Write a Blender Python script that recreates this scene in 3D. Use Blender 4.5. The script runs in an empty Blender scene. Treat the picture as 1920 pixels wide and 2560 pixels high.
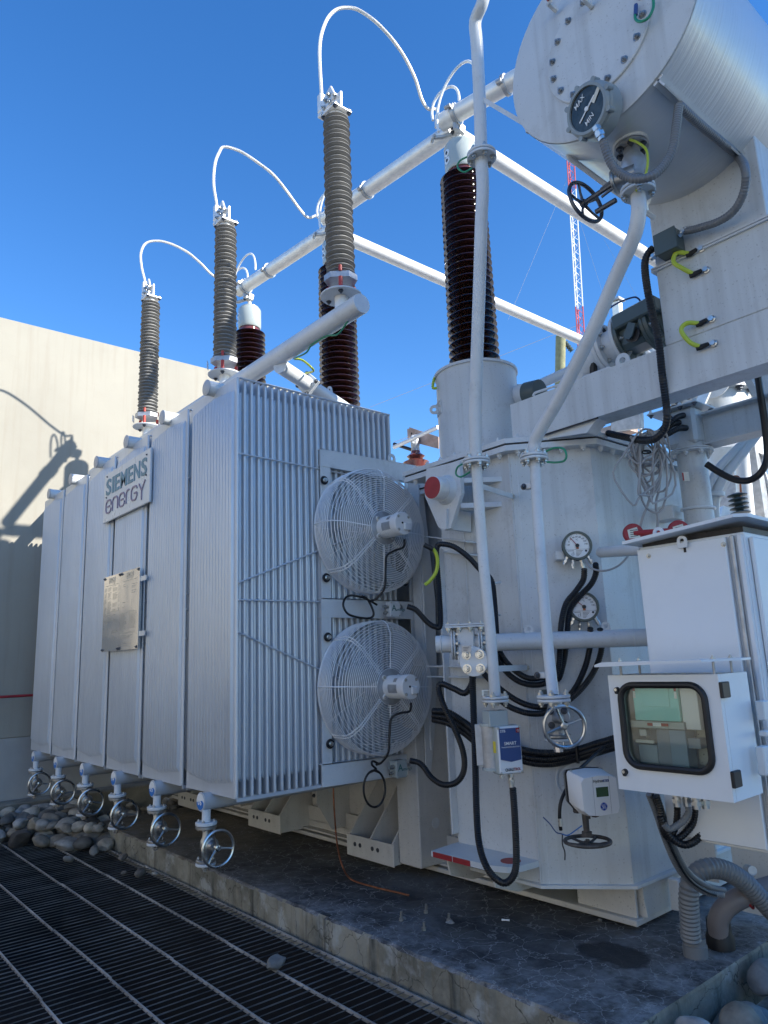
import bpy, bmesh, math, random
from mathutils import Vector, Matrix
random.seed(7)
rnd = random.Random(11)
V = Vector
PI = math.pi
sc = bpy.context.scene
COL = sc.collection

# ---------------------------------------------------------------- camera
YAW, PIT, ROL, FPX, CX, CY, EYE = 0.86381994, 0.20388801, -0.03909508, 1791.59, 960.0, 1280.0, V((0, 0, 1.6))
_f = V((-math.cos(PIT)*math.sin(YAW), math.cos(PIT)*math.cos(YAW), math.sin(PIT)))
_r = V((math.cos(YAW), math.sin(YAW), 0))
_u = _r.cross(_f)
R2 = _r*math.cos(ROL) + _u*math.sin(ROL)
U2 = -_r*math.sin(ROL) + _u*math.cos(ROL)
cam_d = bpy.data.cameras.new('camera')
cam = bpy.data.objects.new('camera', cam_d)
COL.objects.link(cam)
cam.matrix_world = Matrix(((R2.x, U2.x, -_f.x, EYE.x), (R2.y, U2.y, -_f.y, EYE.y), (R2.z, U2.z, -_f.z, EYE.z), (0, 0, 0, 1)))
cam_d.sensor_fit = 'VERTICAL'
cam_d.sensor_height = 36.0
cam_d.lens = FPX/2560*36.0
cam_d.clip_start = 0.05
cam_d.clip_end = 3000
sc.camera = cam

# ---------------------------------------------------------------- light
SUN_AZ = V((0.90, 0.44, 0)).normalized()          # horizontal direction towards the sun
SUN_EL = math.radians(30)
w = bpy.data.worlds.new("World")
sc.world = w
w.use_nodes = True
nt = w.node_tree
for n in list(nt.nodes): nt.nodes.remove(n)
sky = nt.nodes.new('ShaderNodeTexSky')
sky.sky_type = 'NISHITA'
sky.sun_disc = False
sky.sun_elevation = SUN_EL
sky.sun_rotation = math.atan2(SUN_AZ.x, SUN_AZ.y)
sky.air_density = 1.0
sky.dust_density = 0.0
sky.ozone_density = 2.6
bg = nt.nodes.new('ShaderNodeBackground')
bg.inputs['Strength'].default_value = 0.125
hs = nt.nodes.new('ShaderNodeHueSaturation')
hs.inputs['Saturation'].default_value = 1.30
hs.inputs['Hue'].default_value = 0.508
wo = nt.nodes.new('ShaderNodeOutputWorld')
nt.links.new(sky.outputs[0], hs.inputs['Color'])
nt.links.new(hs.outputs[0], bg.inputs['Color'])
nt.links.new(bg.outputs[0], wo.inputs['Surface'])
sd = bpy.data.lights.new('sun', 'SUN')
sd.energy = 4.3
sd.angle = math.radians(0.55)
sd.color = (1.0, 0.955, 0.88)
so = bpy.data.objects.new('sun', sd)
COL.objects.link(so)
sdir = V((SUN_AZ.x*math.cos(SUN_EL), SUN_AZ.y*math.cos(SUN_EL), math.sin(SUN_EL)))
so.rotation_euler = sdir.to_track_quat('Z', 'Y').to_euler()
so.location = sdir*30
sc.view_settings.view_transform = 'Standard'
sc.view_settings.look = 'None'
sc.view_settings.exposure = 1.15
sc.view_settings.gamma = 1
sc.view_settings.use_curve_mapping = False

# ---------------------------------------------------------------- helpers
def ray(px, py):
    return _f + R2*((px-CX)/FPX) - U2*((py-CY)/FPX)
def at(px, py, X=None, Y=None, Z=None, D=None):
    """the point of the place seen at this spot of the photograph, on a plane X=, Y=, Z= or at depth D="""
    d = ray(px, py)
    if X is not None: t = (X-EYE.x)/d.x
    elif Y is not None: t = (Y-EYE.y)/d.y
    elif Z is not None: t = (Z-EYE.z)/d.z
    else: t = D
    return EYE + d*t
def onplane(px, py, p0, n):
    d = ray(px, py); t = (V(p0)-EYE).dot(n)/d.dot(n)
    return EYE + d*t

def frame(z, x=None):
    z = V(z).normalized()
    if x is None:
        x = V((0, 0, 1)) if abs(z.z) < 0.95 else V((1, 0, 0))
    x = V(x); x = (x - z*x.dot(z)).normalized()
    y = z.cross(x)
    return Matrix(((x.x, y.x, z.x), (x.y, y.y, z.y), (x.z, y.z, z.z)))

class MB:
    """collects shapes into ONE mesh"""
    def __init__(s): s.v = []; s.f = []
    def add(s, vs, fs):
        b = len(s.v); s.v += [V(p) for p in vs]; s.f += [tuple(i+b for i in f) for f in fs]; return s
    def box(s, c, d, R=None, bev=0.0):
        c = V(c); hx, hy, hz = d[0]/2, d[1]/2, d[2]/2
        if bev > 0:
            b = min(bev, hx*.9, hy*.9, hz*.9); pts = []
            idx = {}
            for sx in (-1, 1):
                for sy in (-1, 1):
                    for sz in (-1, 1):
                        for k, p in enumerate(((hx, hy-b, hz-b), (hx-b, hy, hz-b), (hx-b, hy-b, hz))):
                            idx[(sx, sy, sz, k)] = len(pts); pts.append(V((sx*p[0], sy*p[1], sz*p[2])))
            F = []
            for sgn in (-1, 1):
                for k, (a, b2) in enumerate((((1), (2)), ((0), (2)), ((0), (1)))):
                    q = []
                    for (u, v2) in ((-1, -1), (1, -1), (1, 1), (-1, 1)):
                        t = [0, 0, 0]; t[k] = sgn; t[a] = u; t[b2] = v2; q.append(idx[(*t, k)])
                    F.append(q)
            for k, a, b2 in ((0, 1, 2), (1, 0, 2), (2, 0, 1)):      # edges along axis k
                for u in (-1, 1):
                    for v2 in (-1, 1):
                        t0 = [0, 0, 0]; t1 = [0, 0, 0]
                        t0[k] = -1; t1[k] = 1; t0[a] = t1[a] = u; t0[b2] = t1[b2] = v2
                        F.append([idx[(*t0, a)], idx[(*t1, a)], idx[(*t1, b2)], idx[(*t0, b2)]])
            for sx in (-1, 1):
                for sy in (-1, 1):
                    for sz in (-1, 1): F.append([idx[(sx, sy, sz, k)] for k in range(3)])
            pts = [(R @ p if R is not None else p) + c for p in pts]
            return s.add(pts, F)
        pts = [V((sx*hx, sy*hy, sz*hz)) for sx in (-1, 1) for sy in (-1, 1) for sz in (-1, 1)]
        pts = [(R @ p if R is not None else p) + c for p in pts]
        return s.add(pts, [(0, 1, 3, 2), (4, 6, 7, 5), (0, 4, 5, 1), (2, 3, 7, 6), (0, 2, 6, 4), (1, 5, 7, 3)])
    def bb(s, x0, x1, y0, y1, z0, z1, bev=0.0):
        return s.box(((x0+x1)/2, (y0+y1)/2, (z0+z1)/2), (abs(x1-x0), abs(y1-y0), abs(z1-z0)), None, bev)
    def prism(s, poly, off):
        """polygon (list of points) extruded by the vector off"""
        n = len(poly); off = V(off); p = [V(q) for q in poly]
        return s.add(p + [q+off for q in p], [tuple(range(n))[::-1], tuple(range(n, 2*n))] + [(i, (i+1) % n, n+(i+1) % n, n+i) for i in range(n)])
    def lathe(s, prof, o, axis=(0, 0, 1), n=24, cap=True, a0=0):
        """prof: (radius, height) pairs along axis from o"""
        F = frame(axis); o = V(o); k = len(prof); vs = []
        for (r, h) in prof:
            for i in range(n):
                a = 2*PI*i/n + a0; vs.append(o + F @ V((r*math.cos(a), r*math.sin(a), h)))
        fs = [(j*n+i, j*n+(i+1) % n, (j+1)*n+(i+1) % n, (j+1)*n+i) for j in range(k-1) for i in range(n)]
        if cap:
            if prof[0][0] > 1e-6: fs.append(tuple(range(n))[::-1])
            if prof[-1][0] > 1e-6: fs.append(tuple(range((k-1)*n, k*n)))
        return s.add(vs, fs)
    def cyl(s, p0, p1, r, n=16, bev=0, a0=0):
        p0 = V(p0); p1 = V(p1); L = (p1-p0).length
        pr = [(r, 0), (r, L)] if not bev else [(r-bev, 0), (r, bev), (r, L-bev), (r-bev, L)]
        return s.lathe(pr, p0, p1-p0, n, True, a0)
    def tube(s, pts, r, n=10, closed=False, cap=True, rib=None):
        """swept tube; r number or list; rib=(pitch, depth) for corrugated hose"""
        pts = [V(p) for p in pts]
        if rib:
            pts = resample(pts, rib[0]/2); r = [r*(1.0 if i % 2 else 1-rib[1]) for i in range(len(pts))]
        m = len(pts); rr = r if isinstance(r, (list, tuple)) else [r]*m
        T = []
        for i in range(m):
            a = pts[(i-1) % m] if (closed or i > 0) else pts[0]; b = pts[(i+1) % m] if (closed or i < m-1) else pts[-1]
            d = b-a; T.append(d.normalized() if d.length > 1e-9 else V((0, 0, 1)))
        N = T[0].orthogonal().normalized(); vs = []
        for i in range(m):
            if i:
                q = T[i-1].rotation_difference(T[i]); N = q @ N
            N = (N - T[i]*N.dot(T[i])).normalized(); B = T[i].cross(N)
            for j in range(n):
                a = 2*PI*j/n; vs.append(pts[i] + (N*math.cos(a) + B*math.sin(a))*rr[i])
        fs = [(i*n+j, i*n+(j+1) % n, ((i+1) % m)*n+(j+1) % n, ((i+1) % m)*n+j) for i in range(m if closed else m-1) for j in range(n)]
        if cap and not closed: fs += [tuple(range(n))[::-1], tuple(range((m-1)*n, m*n))]
        return s.add(vs, fs)
    def ring(s, c, axis, R, r, n=32, k=6):
        F = frame(axis); c = V(c)
        return s.tube([c + F @ V((R*math.cos(2*PI*i/n), R*math.sin(2*PI*i/n), 0)) for i in range(n)], r, k, closed=True)
    def ribbon(s, pts, nrm, wd, th):
        """flat stroke of width wd lying on a plane of normal nrm, raised by th"""
        nrm = V(nrm).normalized(); pts = [V(p) for p in pts]; m = len(pts); L = []; R_ = []
        for i in range(m):
            a = pts[max(i-1, 0)]; b = pts[min(i+1, m-1)]; t = (b-a).normalized(); sd_ = nrm.cross(t)
            L.append(pts[i]+sd_*wd/2); R_.append(pts[i]-sd_*wd/2)
        vs = L + R_ + [p+nrm*th for p in L] + [p+nrm*th for p in R_]; fs = []
        for i in range(m-1):
            fs += [(2*m+i, 3*m+i, 3*m+i+1, 2*m+i+1), (i, i+1, 2*m+i+1, 2*m+i), (m+i, 3*m+i, 3*m+i+1, m+i+1)]
        fs += [(0, 2*m, 3*m, m), (m-1, 2*m-1, 4*m-1, 3*m-1)]
        return s.add(vs, fs)
    def text(s, body, o, right, up, size, th=0.002, bold=0.0, spacing=1.0, width=None, align='LEFT'):
        vs, fs = text_geo(body, th/size, bold, spacing)
        right = V(right).normalized(); up = V(up).normalized(); n = right.cross(up)
        xs = [v[0] for v in vs]; sx = 1.0
        if width: sx = width/((max(xs)-min(xs))*size)
        x0 = min(xs) if align == 'LEFT' else (min(xs)+max(xs))/2
        return s.add([V(o) + right*((v[0]-x0)*size*sx) + up*(v[1]*size) + n*(v[2]*size) for v in vs], fs)
    def mesh(s, name, mat=None, org=(0, 0, 0), smooth=35, mats=None):
        me = bpy.data.meshes.new(name); o = V(org)
        me.from_pydata([tuple(p-o) for p in s.v], [], s.f)
        bm = bmesh.new(); bm.from_mesh(me); bmesh.ops.recalc_face_normals(bm, faces=bm.faces[:]); bm.to_mesh(me); bm.free()
        if smooth:
            me.shade_smooth(); me.set_sharp_from_angle(angle=math.radians(smooth))
        if mat: me.materials.append(mat)
        return me

_tc = {}
def text_geo(body, th, bold, spacing):
    key = (body, round(th, 4), bold, spacing)
    if key not in _tc:
        cu = bpy.data.curves.new('t', 'FONT'); cu.body = body; cu.size = 1.0; cu.extrude = max(th, 0.0005)/2; cu.offset = bold
        cu.space_character = spacing; cu.resolution_u = 3
        ob = bpy.data.objects.new('t', cu); COL.objects.link(ob)
        me = ob.to_mesh()
        _tc[key] = ([tuple(v.co) for v in me.vertices], [tuple(p.vertices) for p in me.polygons])
        ob.to_mesh_clear(); bpy.data.objects.remove(ob); bpy.data.curves.remove(cu)
    return _tc[key]

def resample(pts, step):
    pts = [V(p) for p in pts]; out = [pts[0]]; acc = 0
    for a, b in zip(pts, pts[1:]):
        L = (b-a).length
        if L < 1e-9: continue
        d = step-acc
        while d <= L: out.append(a+(b-a)*(d/L)); d += step
        acc = (acc+L) % step
    return out
def spline(pts, k=8):
    """Catmull-Rom through pts"""
    P = [V(p) for p in pts]; P = [P[0]*2-P[1]] + P + [P[-1]*2-P[-2]]; out = []
    for i in range(1, len(P)-2):
        a, b, c, d = P[i-1:i+3]
        for j in range(k):
            t = j/k
            out.append(0.5*((2*b) + (c-a)*t + (2*a-5*b+4*c-d)*t*t + (3*b-a-3*c+d)*t**3))
    out.append(P[-2]); return out
def rounded(pts, R, k=6):
    """polyline with rounded corners"""
    P = [V(p) for p in pts]; out = [P[0]]
    for i in range(1, len(P)-1):
        a, b, c = P[i-1:i+2]; u = (a-b); v = (c-b); r = min(R, u.length*.49, v.length*.49)
        p0 = b+u.normalized()*r; p2 = b+v.normalized()*r
        for j in range(k+1):
            t = j/k; out.append(p0*(1-t)**2 + b*2*t*(1-t) + p2*t*t)
    out.append(P[-1]); return out

GROUPLESS = None
def setp(o, label=None, cat=None, group=None, kind=None):
    if label: o['label'] = label
    if cat: o['category'] = cat
    if group: o['group'] = group
    if kind: o['kind'] = kind
    return o
def link(name, me, loc=(0, 0, 0), parent=None):
    o = bpy.data.objects.new(name, me); COL.objects.link(o); o.location = loc
    if parent: o.parent = parent
    return o
class T:
    """a thing: an Empty at its base with parts as children; shapes are given in world coordinates"""
    def __init__(s, name, label, cat, loc, group=None, kind=None):
        s.o = link(name, None, loc); s.o.empty_display_size = 0.1; s.loc = V(loc)
        setp(s.o, label, cat, group, kind)
    def part(s, name, mb, mat, parent=None, label=None, kind=None, smooth=35):
        o = link(name, mb.mesh(name, mat, s.loc, smooth), (0, 0, 0), parent or s.o)
        return setp(o, label, kind=kind)
    def inst(s, name, me, p, R=None, parent=None, sc_=None):
        o = link(name, me, V(p)-s.loc, parent or s.o)
        if R is not None: o.rotation_euler = R.to_euler()
        if sc_: o.scale = sc_
        return o
def single(name, mb, mat, label, cat, loc, group=None, kind=None, smooth=35):
    o = link(name, mb.mesh(name, mat, loc, smooth), loc)
    return setp(o, label, cat, group, kind)
def struct(name, mb, mat, smooth=0):
    return setp(link(name, mb.mesh(name, mat, (0, 0, 0), smooth)), kind='structure')
def copy_tree(o, parent=None):
    c = o.copy(); COL.objects.link(c); c.parent = parent
    for ch in list(o.children): copy_tree(ch, c)
    return c

# ---------------------------------------------------------------- materials
def mat(name, col, rough=0.5, metal=0.0, var=0.06, scale=3.0, bump=0.0, bscale=60, dirt=0.0, dirtcol=None, spec=0.5, streak=0.0, coat=0.0, speck=0.0, trans=0.0):
    m = bpy.data.materials.new(name); m.use_nodes = True; N = m.node_tree; L = N.links; b = N.nodes['Principled BSDF']
    geo = N.nodes.new('ShaderNodeNewGeometry'); pos = geo.outputs['Position']
    base = N.nodes.new('ShaderNodeRGB'); base.outputs[0].default_value = (*col, 1); cur = base.outputs[0]
    def noise(sc_, det=4, rg=0.6, vec=None):
        n = N.nodes.new('ShaderNodeTexNoise'); n.inputs['Scale'].default_value = sc_; n.inputs['Detail'].default_value = det; n.inputs['Roughness'].default_value = rg
        L.new(vec or pos, n.inputs['Vector']); return n.outputs['Fac']
    def ramp(f, a, b_):
        r = N.nodes.new('ShaderNodeMapRange'); r.inputs['From Min'].default_value = a; r.inputs['From Max'].default_value = b_
        L.new(f, r.inputs['Value']); return r.outputs[0]
    def mix(f, c2, mode='MIX', fac=None):
        nonlocal cur
        x = N.nodes.new('ShaderNodeMix'); x.data_type = 'RGBA'; x.blend_type = mode
        if fac is not None:
            mm = N.nodes.new('ShaderNodeMath'); mm.operation = 'MULTIPLY'; L.new(f, mm.inputs[0]); mm.inputs[1].default_value = fac; f = mm.outputs[0]
        L.new(f, x.inputs[0]); L.new(cur, x.inputs[6])
        x.inputs[7].default_value = (*c2, 1); cur = x.outputs[2]
    if var:
        mix(ramp(noise(scale), 0.35, 0.65), tuple(c*(1-var*2.2) for c in col), fac=1.0)
    if streak:
        mp = N.nodes.new('ShaderNodeMapping'); mp.inputs['Scale'].default_value = (14, 14, 0.7); L.new(pos, mp.inputs['Vector'])
        mix(ramp(noise(1.0, 3, 0.6, mp.outputs[0]), 0.5, 0.75), dirtcol or (0.25, 0.24, 0.22), fac=streak)
    if dirt:
        mix(ramp(noise(6.5, 8, 0.7), 0.55, 0.72), dirtcol or (0.2, 0.19, 0.17), fac=dirt)
    if speck:
        mix(ramp(noise(95, 2, 0.5), 0.66, 0.70), (0.12, 0.11, 0.1), fac=speck)
    L.new(cur, b.inputs['Base Color'])
    b.inputs['Metallic'].default_value = metal
    rr = N.nodes.new('ShaderNodeMapRange'); rr.inputs['To Min'].default_value = max(0, rough-0.07); rr.inputs['To Max'].default_value = min(1, rough+0.09)
    L.new(noise(9, 4), rr.inputs['Value']); L.new(rr.outputs[0], b.inputs['Roughness'])
    b.inputs['Specular IOR Level'].default_value = spec
    if coat: b.inputs['Coat Weight'].default_value = coat
    if bump:
        bp = N.nodes.new('ShaderNodeBump'); bp.inputs['Strength'].default_value = bump; bp.inputs['Distance'].default_value = 0.004
        L.new(noise(bscale, 4), bp.inputs['Height']); L.new(bp.outputs[0], b.inputs['Normal'])
    m.diffuse_color = (*col, 1)
    return m
M = dict(
 paint=mat('grey_tank_paint', (0.62, 0.645, 0.645), 0.42, var=0.05, scale=1.2, bump=0.16, bscale=45, streak=0.34, dirt=0.24, speck=0.35),
 paint2=mat('grey_pipe_paint', (0.66, 0.685, 0.69), 0.36, var=0.05, bump=0.10, dirt=0.24, speck=0.2),
 warm=mat('cream_base_paint', (0.60, 0.585, 0.54), 0.5, var=0.05, dirt=0.22, speck=0.5, bump=0.1, streak=0.15),
 rad=mat('radiator_galvanised_paint', (0.60, 0.635, 0.67), 0.36, metal=0.25, var=0.05, scale=0.8, bump=0.05, streak=0.20, dirtcol=(0.3, 0.33, 0.38)),
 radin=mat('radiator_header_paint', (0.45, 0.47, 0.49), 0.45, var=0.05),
 white=mat('white_cabinet_paint', (0.76, 0.79, 0.80), 0.45, var=0.02, scale=2, bump=0.05, bscale=120, dirt=0.10, dirtcol=(0.45, 0.45, 0.44)),
 whitep=mat('white_motor_paint', (0.78, 0.78, 0.76), 0.35, var=0.02),
 steel=mat('stainless_steel', (0.62, 0.62, 0.60), 0.28, metal=1.0, var=0.05, scale=20),
 wire=mat('bright_guard_wire', (0.86, 0.86, 0.85), 0.38, metal=0.2, var=0.0),
 castst=mat('cast_steel_valve', (0.42, 0.42, 0.41), 0.38, metal=0.85, var=0.12, scale=25, bump=0.2),
 galv=mat('galvanised_steel', (0.50, 0.51, 0.52), 0.45, metal=0.6, var=0.12, scale=14, bump=0.06),
 alu=mat('aluminium', (0.86, 0.85, 0.82), 0.42, metal=0.35, var=0.06, scale=12, bump=0.06, dirt=0.2, dirtcol=(0.3, 0.29, 0.27)),
 bolt=mat('zinc_bolt', (0.55, 0.55, 0.52), 0.35, metal=0.9, var=0.1, scale=30),
 dkbolt=mat('dark_bolt', (0.10, 0.11, 0.13), 0.4, metal=0.7, var=0.1, scale=30),
 rubber=mat('black_conduit_plastic', (0.009, 0.009, 0.010), 0.42, var=0.0),
 blk=mat('black_plastic', (0.012, 0.012, 0.013), 0.5, var=0.0),
 greyhose=mat('grey_hose_plastic', (0.19, 0.20, 0.21), 0.4, var=0.1, dirt=0.2),
 greycab=mat('grey_cable_sheath', (0.36, 0.355, 0.35), 0.5, var=0.05),
 brown=mat('brown_glazed_porcelain', (0.030, 0.010, 0.008), 0.10, var=0.08, scale=8, coat=0.6),
 brownl=mat('brown_glazed_neck', (0.17, 0.045, 0.035), 0.15, coat=0.5),
 sili=mat('grey_silicone_sheds', (0.27, 0.265, 0.25), 0.55, var=0.08, scale=6, dirt=0.15),
 headg=mat('grey_green_cap_paint', (0.40, 0.45, 0.44), 0.22, var=0.04, scale=4, coat=0.3),
 dgreen=mat('dark_grey_green_enamel', (0.085, 0.11, 0.105), 0.35, var=0.06, bump=0.1),
 cond=mat('weathered_white_conductor', (0.80, 0.79, 0.76), 0.55, metal=0.2, var=0.05),
 dkcast=mat('rusty_dark_cast_iron', (0.11, 0.10, 0.09), 0.6, metal=0.3, var=0.2, scale=30, bump=0.3, dirt=0.5, dirtcol=(0.16, 0.08, 0.05)),
 red=mat('red_paint', (0.35, 0.022, 0.028), 0.5, var=0.08, scale=20),
 redb=mat('red_insulator_post', (0.45, 0.05, 0.03), 0.35),
 yg=mat('yellow_green_earth_cable', (0.45, 0.55, 0.05), 0.4, var=0.02),
 green=mat('green_earth_wire', (0.02, 0.25, 0.13), 0.4, var=0.0),
 copper=mat('copper_wire', (0.42, 0.17, 0.09), 0.45, metal=0.7, var=0.2, scale=30),
 blue=mat('blue_number_decal', (0.015, 0.16, 0.52), 0.4, var=0.0),
 ink=mat('dark_ink', (0.02, 0.022, 0.03), 0.6, var=0.0),
 dial=mat('white_dial_print', (0.80, 0.81, 0.80), 0.4, var=0.0),
 teal=mat('teal_sign_letters', (0.05, 0.22, 0.33), 0.4, var=0.12, scale=5),
 mauve=mat('mauve_sign_letters', (0.24, 0.20, 0.31), 0.45, var=0.05),
 signp=mat('sign_board_paint', (0.55, 0.61, 0.66), 0.28, var=0.03, coat=0.2),
 glassm=mat('gauge_glass_dark', (0.05, 0.055, 0.05), 0.12, var=0.3, scale=35),
 orange=mat('orange_signal_paint', (0.75, 0.16, 0.03), 0.5, var=0.04),
 rustp=mat('rust_stained_cream_paint', (0.55, 0.40, 0.33), 0.6, var=0.25, scale=6, dirt=0.6, dirtcol=(0.30, 0.12, 0.06)),
 wood=mat('mossy_wooden_pole', (0.30, 0.30, 0.17), 0.8, var=0.15, scale=8, bump=0.3),
 towerr=mat('red_tower_paint', (0.5, 0.06, 0.06), 0.5, var=0.0),
 towerw=mat('white_tower_paint', (0.75, 0.76, 0.78), 0.5, var=0.0),
 yellow=mat('yellow_sticker', (0.62, 0.52, 0.05), 0.5, var=0.0),
 navy=mat('dark_blue_label', (0.035, 0.075, 0.22), 0.4, var=0.0),
 lcd=mat('green_lcd', (0.045, 0.09, 0.04), 0.25, var=0.0),
 paper=mat('paper_sticker', (0.72, 0.71, 0.62), 0.6, var=0.1, scale=20),
 brass=mat('brushed_nameplate', (0.90, 0.84, 0.78), 0.14, metal=0.85, var=0.03),
)
# ================================================================ SETTING
SLY, SLX0, SLX1, SLZ = 2.607, -7.56, -1.812, 0.16
GX0, GX1, GY0, GY1 = -8.30, 1.2, -1.6, SLY-0.012
def concrete_mat(name, top):
    m = bpy.data.materials.new(name); m.use_nodes = True; N = m.node_tree; L = N.links; b = N.nodes['Principled BSDF']
    geo = N.nodes.new('ShaderNodeNewGeometry'); pos = geo.outputs['Position']
    def noise(s, d=5, r=0.6, v=None):
        n = N.nodes.new('ShaderNodeTexNoise'); n.inputs['Scale'].default_value = s; n.inputs['Detail'].default_value = d; n.inputs['Roughness'].default_value = r
        L.new(v or pos, n.inputs['Vector']); return n
    def mr(f, a, b_, c=0, d=1):
        r = N.nodes.new('ShaderNodeMapRange'); r.inputs[1].default_value = a; r.inputs[2].default_value = b_; r.inputs[3].default_value = c; r.inputs[4].default_value = d
        L.new(f, r.inputs[0]); return r.outputs[0]
    def mix(a, bb, f):
        x = N.nodes.new('ShaderNodeMix'); x.data_type = 'RGBA'
        for s, i in ((f, 0), (a, 6), (bb, 7)):
            if isinstance(s, tuple): x.inputs[i].default_value = (*s, 1)
            elif isinstance(s, float): x.inputs[i].default_value = s
            else: L.new(s, x.inputs[i])
        return x.outputs[2]
    def math_(op, a, b_):
        x = N.nodes.new('ShaderNodeMath'); x.operation = op
        for s, i in ((a, 0), (b_, 1)):
            if isinstance(s, (int, float)): x.inputs[i].default_value = s
            else: L.new(s, x.inputs[i])
        return x.outputs[0]
    wn = noise(5, 4)
    vm = N.nodes.new('ShaderNodeVectorMath'); vm.operation = 'MULTIPLY_ADD'; L.new(wn.outputs['Color'], vm.inputs[0]); vm.inputs[1].default_value = (0.20,)*3; L.new(pos, vm.inputs[2])
    vor = N.nodes.new('ShaderNodeTexVoronoi'); vor.feature = 'DISTANCE_TO_EDGE'; vor.inputs['Scale'].default_value = 8.0 if top else 4.5; L.new(vm.outputs[0], vor.inputs['Vector'])
    crack = mr(vor.outputs['Distance'], 0.0, 0.022 if top else 0.014, 1, 0)
    crack = math_('MULTIPLY', crack, mr(noise(1.7, 4).outputs[0], 0.30, 0.50))
    if top:
        c = mix((0.120, 0.118, 0.115), (0.030, 0.030, 0.032), mr(noise(1.6, 9, 0.72).outputs[0], 0.40, 0.58))
        c = mix(c, (0.115, 0.10, 0.075), math_('MULTIPLY', mr(noise(3.3, 6).outputs[0], 0.5, 0.75), 0.5))
        # weathered pale margin along the front and right edges, brown dusty far end
        sx = N.nodes.new('ShaderNodeSeparateXYZ'); L.new(pos, sx.inputs[0])
        e1 = mr(sx.outputs[1], SLY, SLY+0.45, 1, 0); e2 = mr(sx.outputs[0], SLX1-0.8, SLX1, 0, 1)
        e = math_('MULTIPLY', math_('MAXIMUM', e1, e2), mr(noise(4.5, 10, 0.78).outputs[0], 0.42, 0.60))
        c = mix(c, (0.34, 0.34, 0.34), math_('MULTIPLY', e, 0.85))
        c = mix(c, (0.25, 0.21, 0.15), math_('MULTIPLY', mr(sx.outputs[0], -4.4, -6.2, 0, 0.85), mr(noise(2.5, 6).outputs[0], 0.35, 0.6, 0.35, 1)))
        c = mix(c, (0.38, 0.38, 0.37), math_('MULTIPLY', crack, 0.85))
        # oil patch
        op = at(1535, 2387, Z=SLZ); od = N.nodes.new('ShaderNodeVectorMath'); od.operation = 'SUBTRACT'; L.new(vm.outputs[0], od.inputs[0]); od.inputs[1].default_value = (op.x+.10, op.y+.10, SLZ+.10)
        sc3 = N.nodes.new('ShaderNodeVectorMath'); sc3.operation = 'MULTIPLY'; sc3.inputs[1].default_value = (1.0, 1.25, 0); L.new(od.outputs[0], sc3.inputs[0])
        ln = N.nodes.new('ShaderNodeVectorMath'); ln.operation = 'LENGTH'; L.new(sc3.outputs[0], ln.inputs[0])
        oil = mr(ln.outputs['Value'], 0.150, 0.185, 1, 0)
        c = mix(c, (0.014, 0.014, 0.016), math_('MULTIPLY', oil, 0.88))
        L.new(mr(noise(7).outputs[0], 0.3, 0.7, 0.75, 0.95), b.inputs['Roughness'])
    else:
        c = mix((0.31, 0.30, 0.25), (0.16, 0.155, 0.125), mr(noise(3, 7, 0.7).outputs[0], 0.4, 0.62))
        c = mix(c, (0.45, 0.47, 0.46), math_('MULTIPLY', mr(noise(5.2, 6, 0.6).outputs[0], 0.56, 0.66), 0.6))
        mp = N.nodes.new('ShaderNodeMapping'); mp.inputs['Scale'].default_value = (6, 6, 0.5); L.new(pos, mp.inputs[0])
        c = mix(c, (0.03, 0.032, 0.028), math_('MULTIPLY', mr(noise(1, 5, 0.65, mp.outputs[0]).outputs[0], 0.56, 0.68), 0.85))
        c = mix(c, (0.03, 0.03, 0.025), math_('MULTIPLY', crack, 0.8))
        b.inputs['Roughness'].default_value = 0.9
    L.new(c, b.inputs['Base Color'])
    bp = N.nodes.new('ShaderNodeBump'); bp.inputs['Strength'].default_value = 0.55; bp.inputs['Distance'].default_value = 0.012
    h = math_('SUBTRACT', noise(28, 7, 0.7).outputs[0], math_('MULTIPLY', crack, 0.6)); L.new(h, bp.inputs['Height']); L.new(bp.outputs[0], b.inputs['Normal'])
    return m
MT_TOP = concrete_mat('oil_stained_cracked_concrete', True); MT_SIDE = concrete_mat('mossy_concrete_face', False)
MT_KERB = mat('pale_concrete', (0.30, 0.27, 0.21), 0.85, var=0.2, scale=5, bump=0.5, bscale=40, dirt=0.35, dirtcol=(0.12, 0.11, 0.09))
MT_PIT = mat('pit_shade_concrete', (0.006, 0.006, 0.008), 0.9, var=0.1)  # near-black colour puts the deep shade of the pit into its concrete
MT_GRAV = mat('pale_concrete_yard', (0.52, 0.48, 0.42), 0.9, var=0.25, scale=14, bump=0.6, bscale=25)
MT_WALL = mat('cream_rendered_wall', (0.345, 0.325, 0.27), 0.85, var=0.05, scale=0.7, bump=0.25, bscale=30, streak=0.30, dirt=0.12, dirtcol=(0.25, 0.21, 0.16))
MT_OPP = mat('pale_bounce_wall', (0.70, 0.66, 0.57), 0.85, var=0.05, scale=0.7)  # for the added building that bounces fill light
MT_WALL2 = mat('grey_rendered_wall_base', (0.42, 0.41, 0.38), 0.85, var=0.10, scale=1.1, bump=0.3, bscale=30, dirt=0.1)
MT_GRATE = mat('weathered_grating_steel', (0.52, 0.51, 0.49), 0.5, metal=0.2, var=0.25, scale=3.0, bump=0.1)

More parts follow.
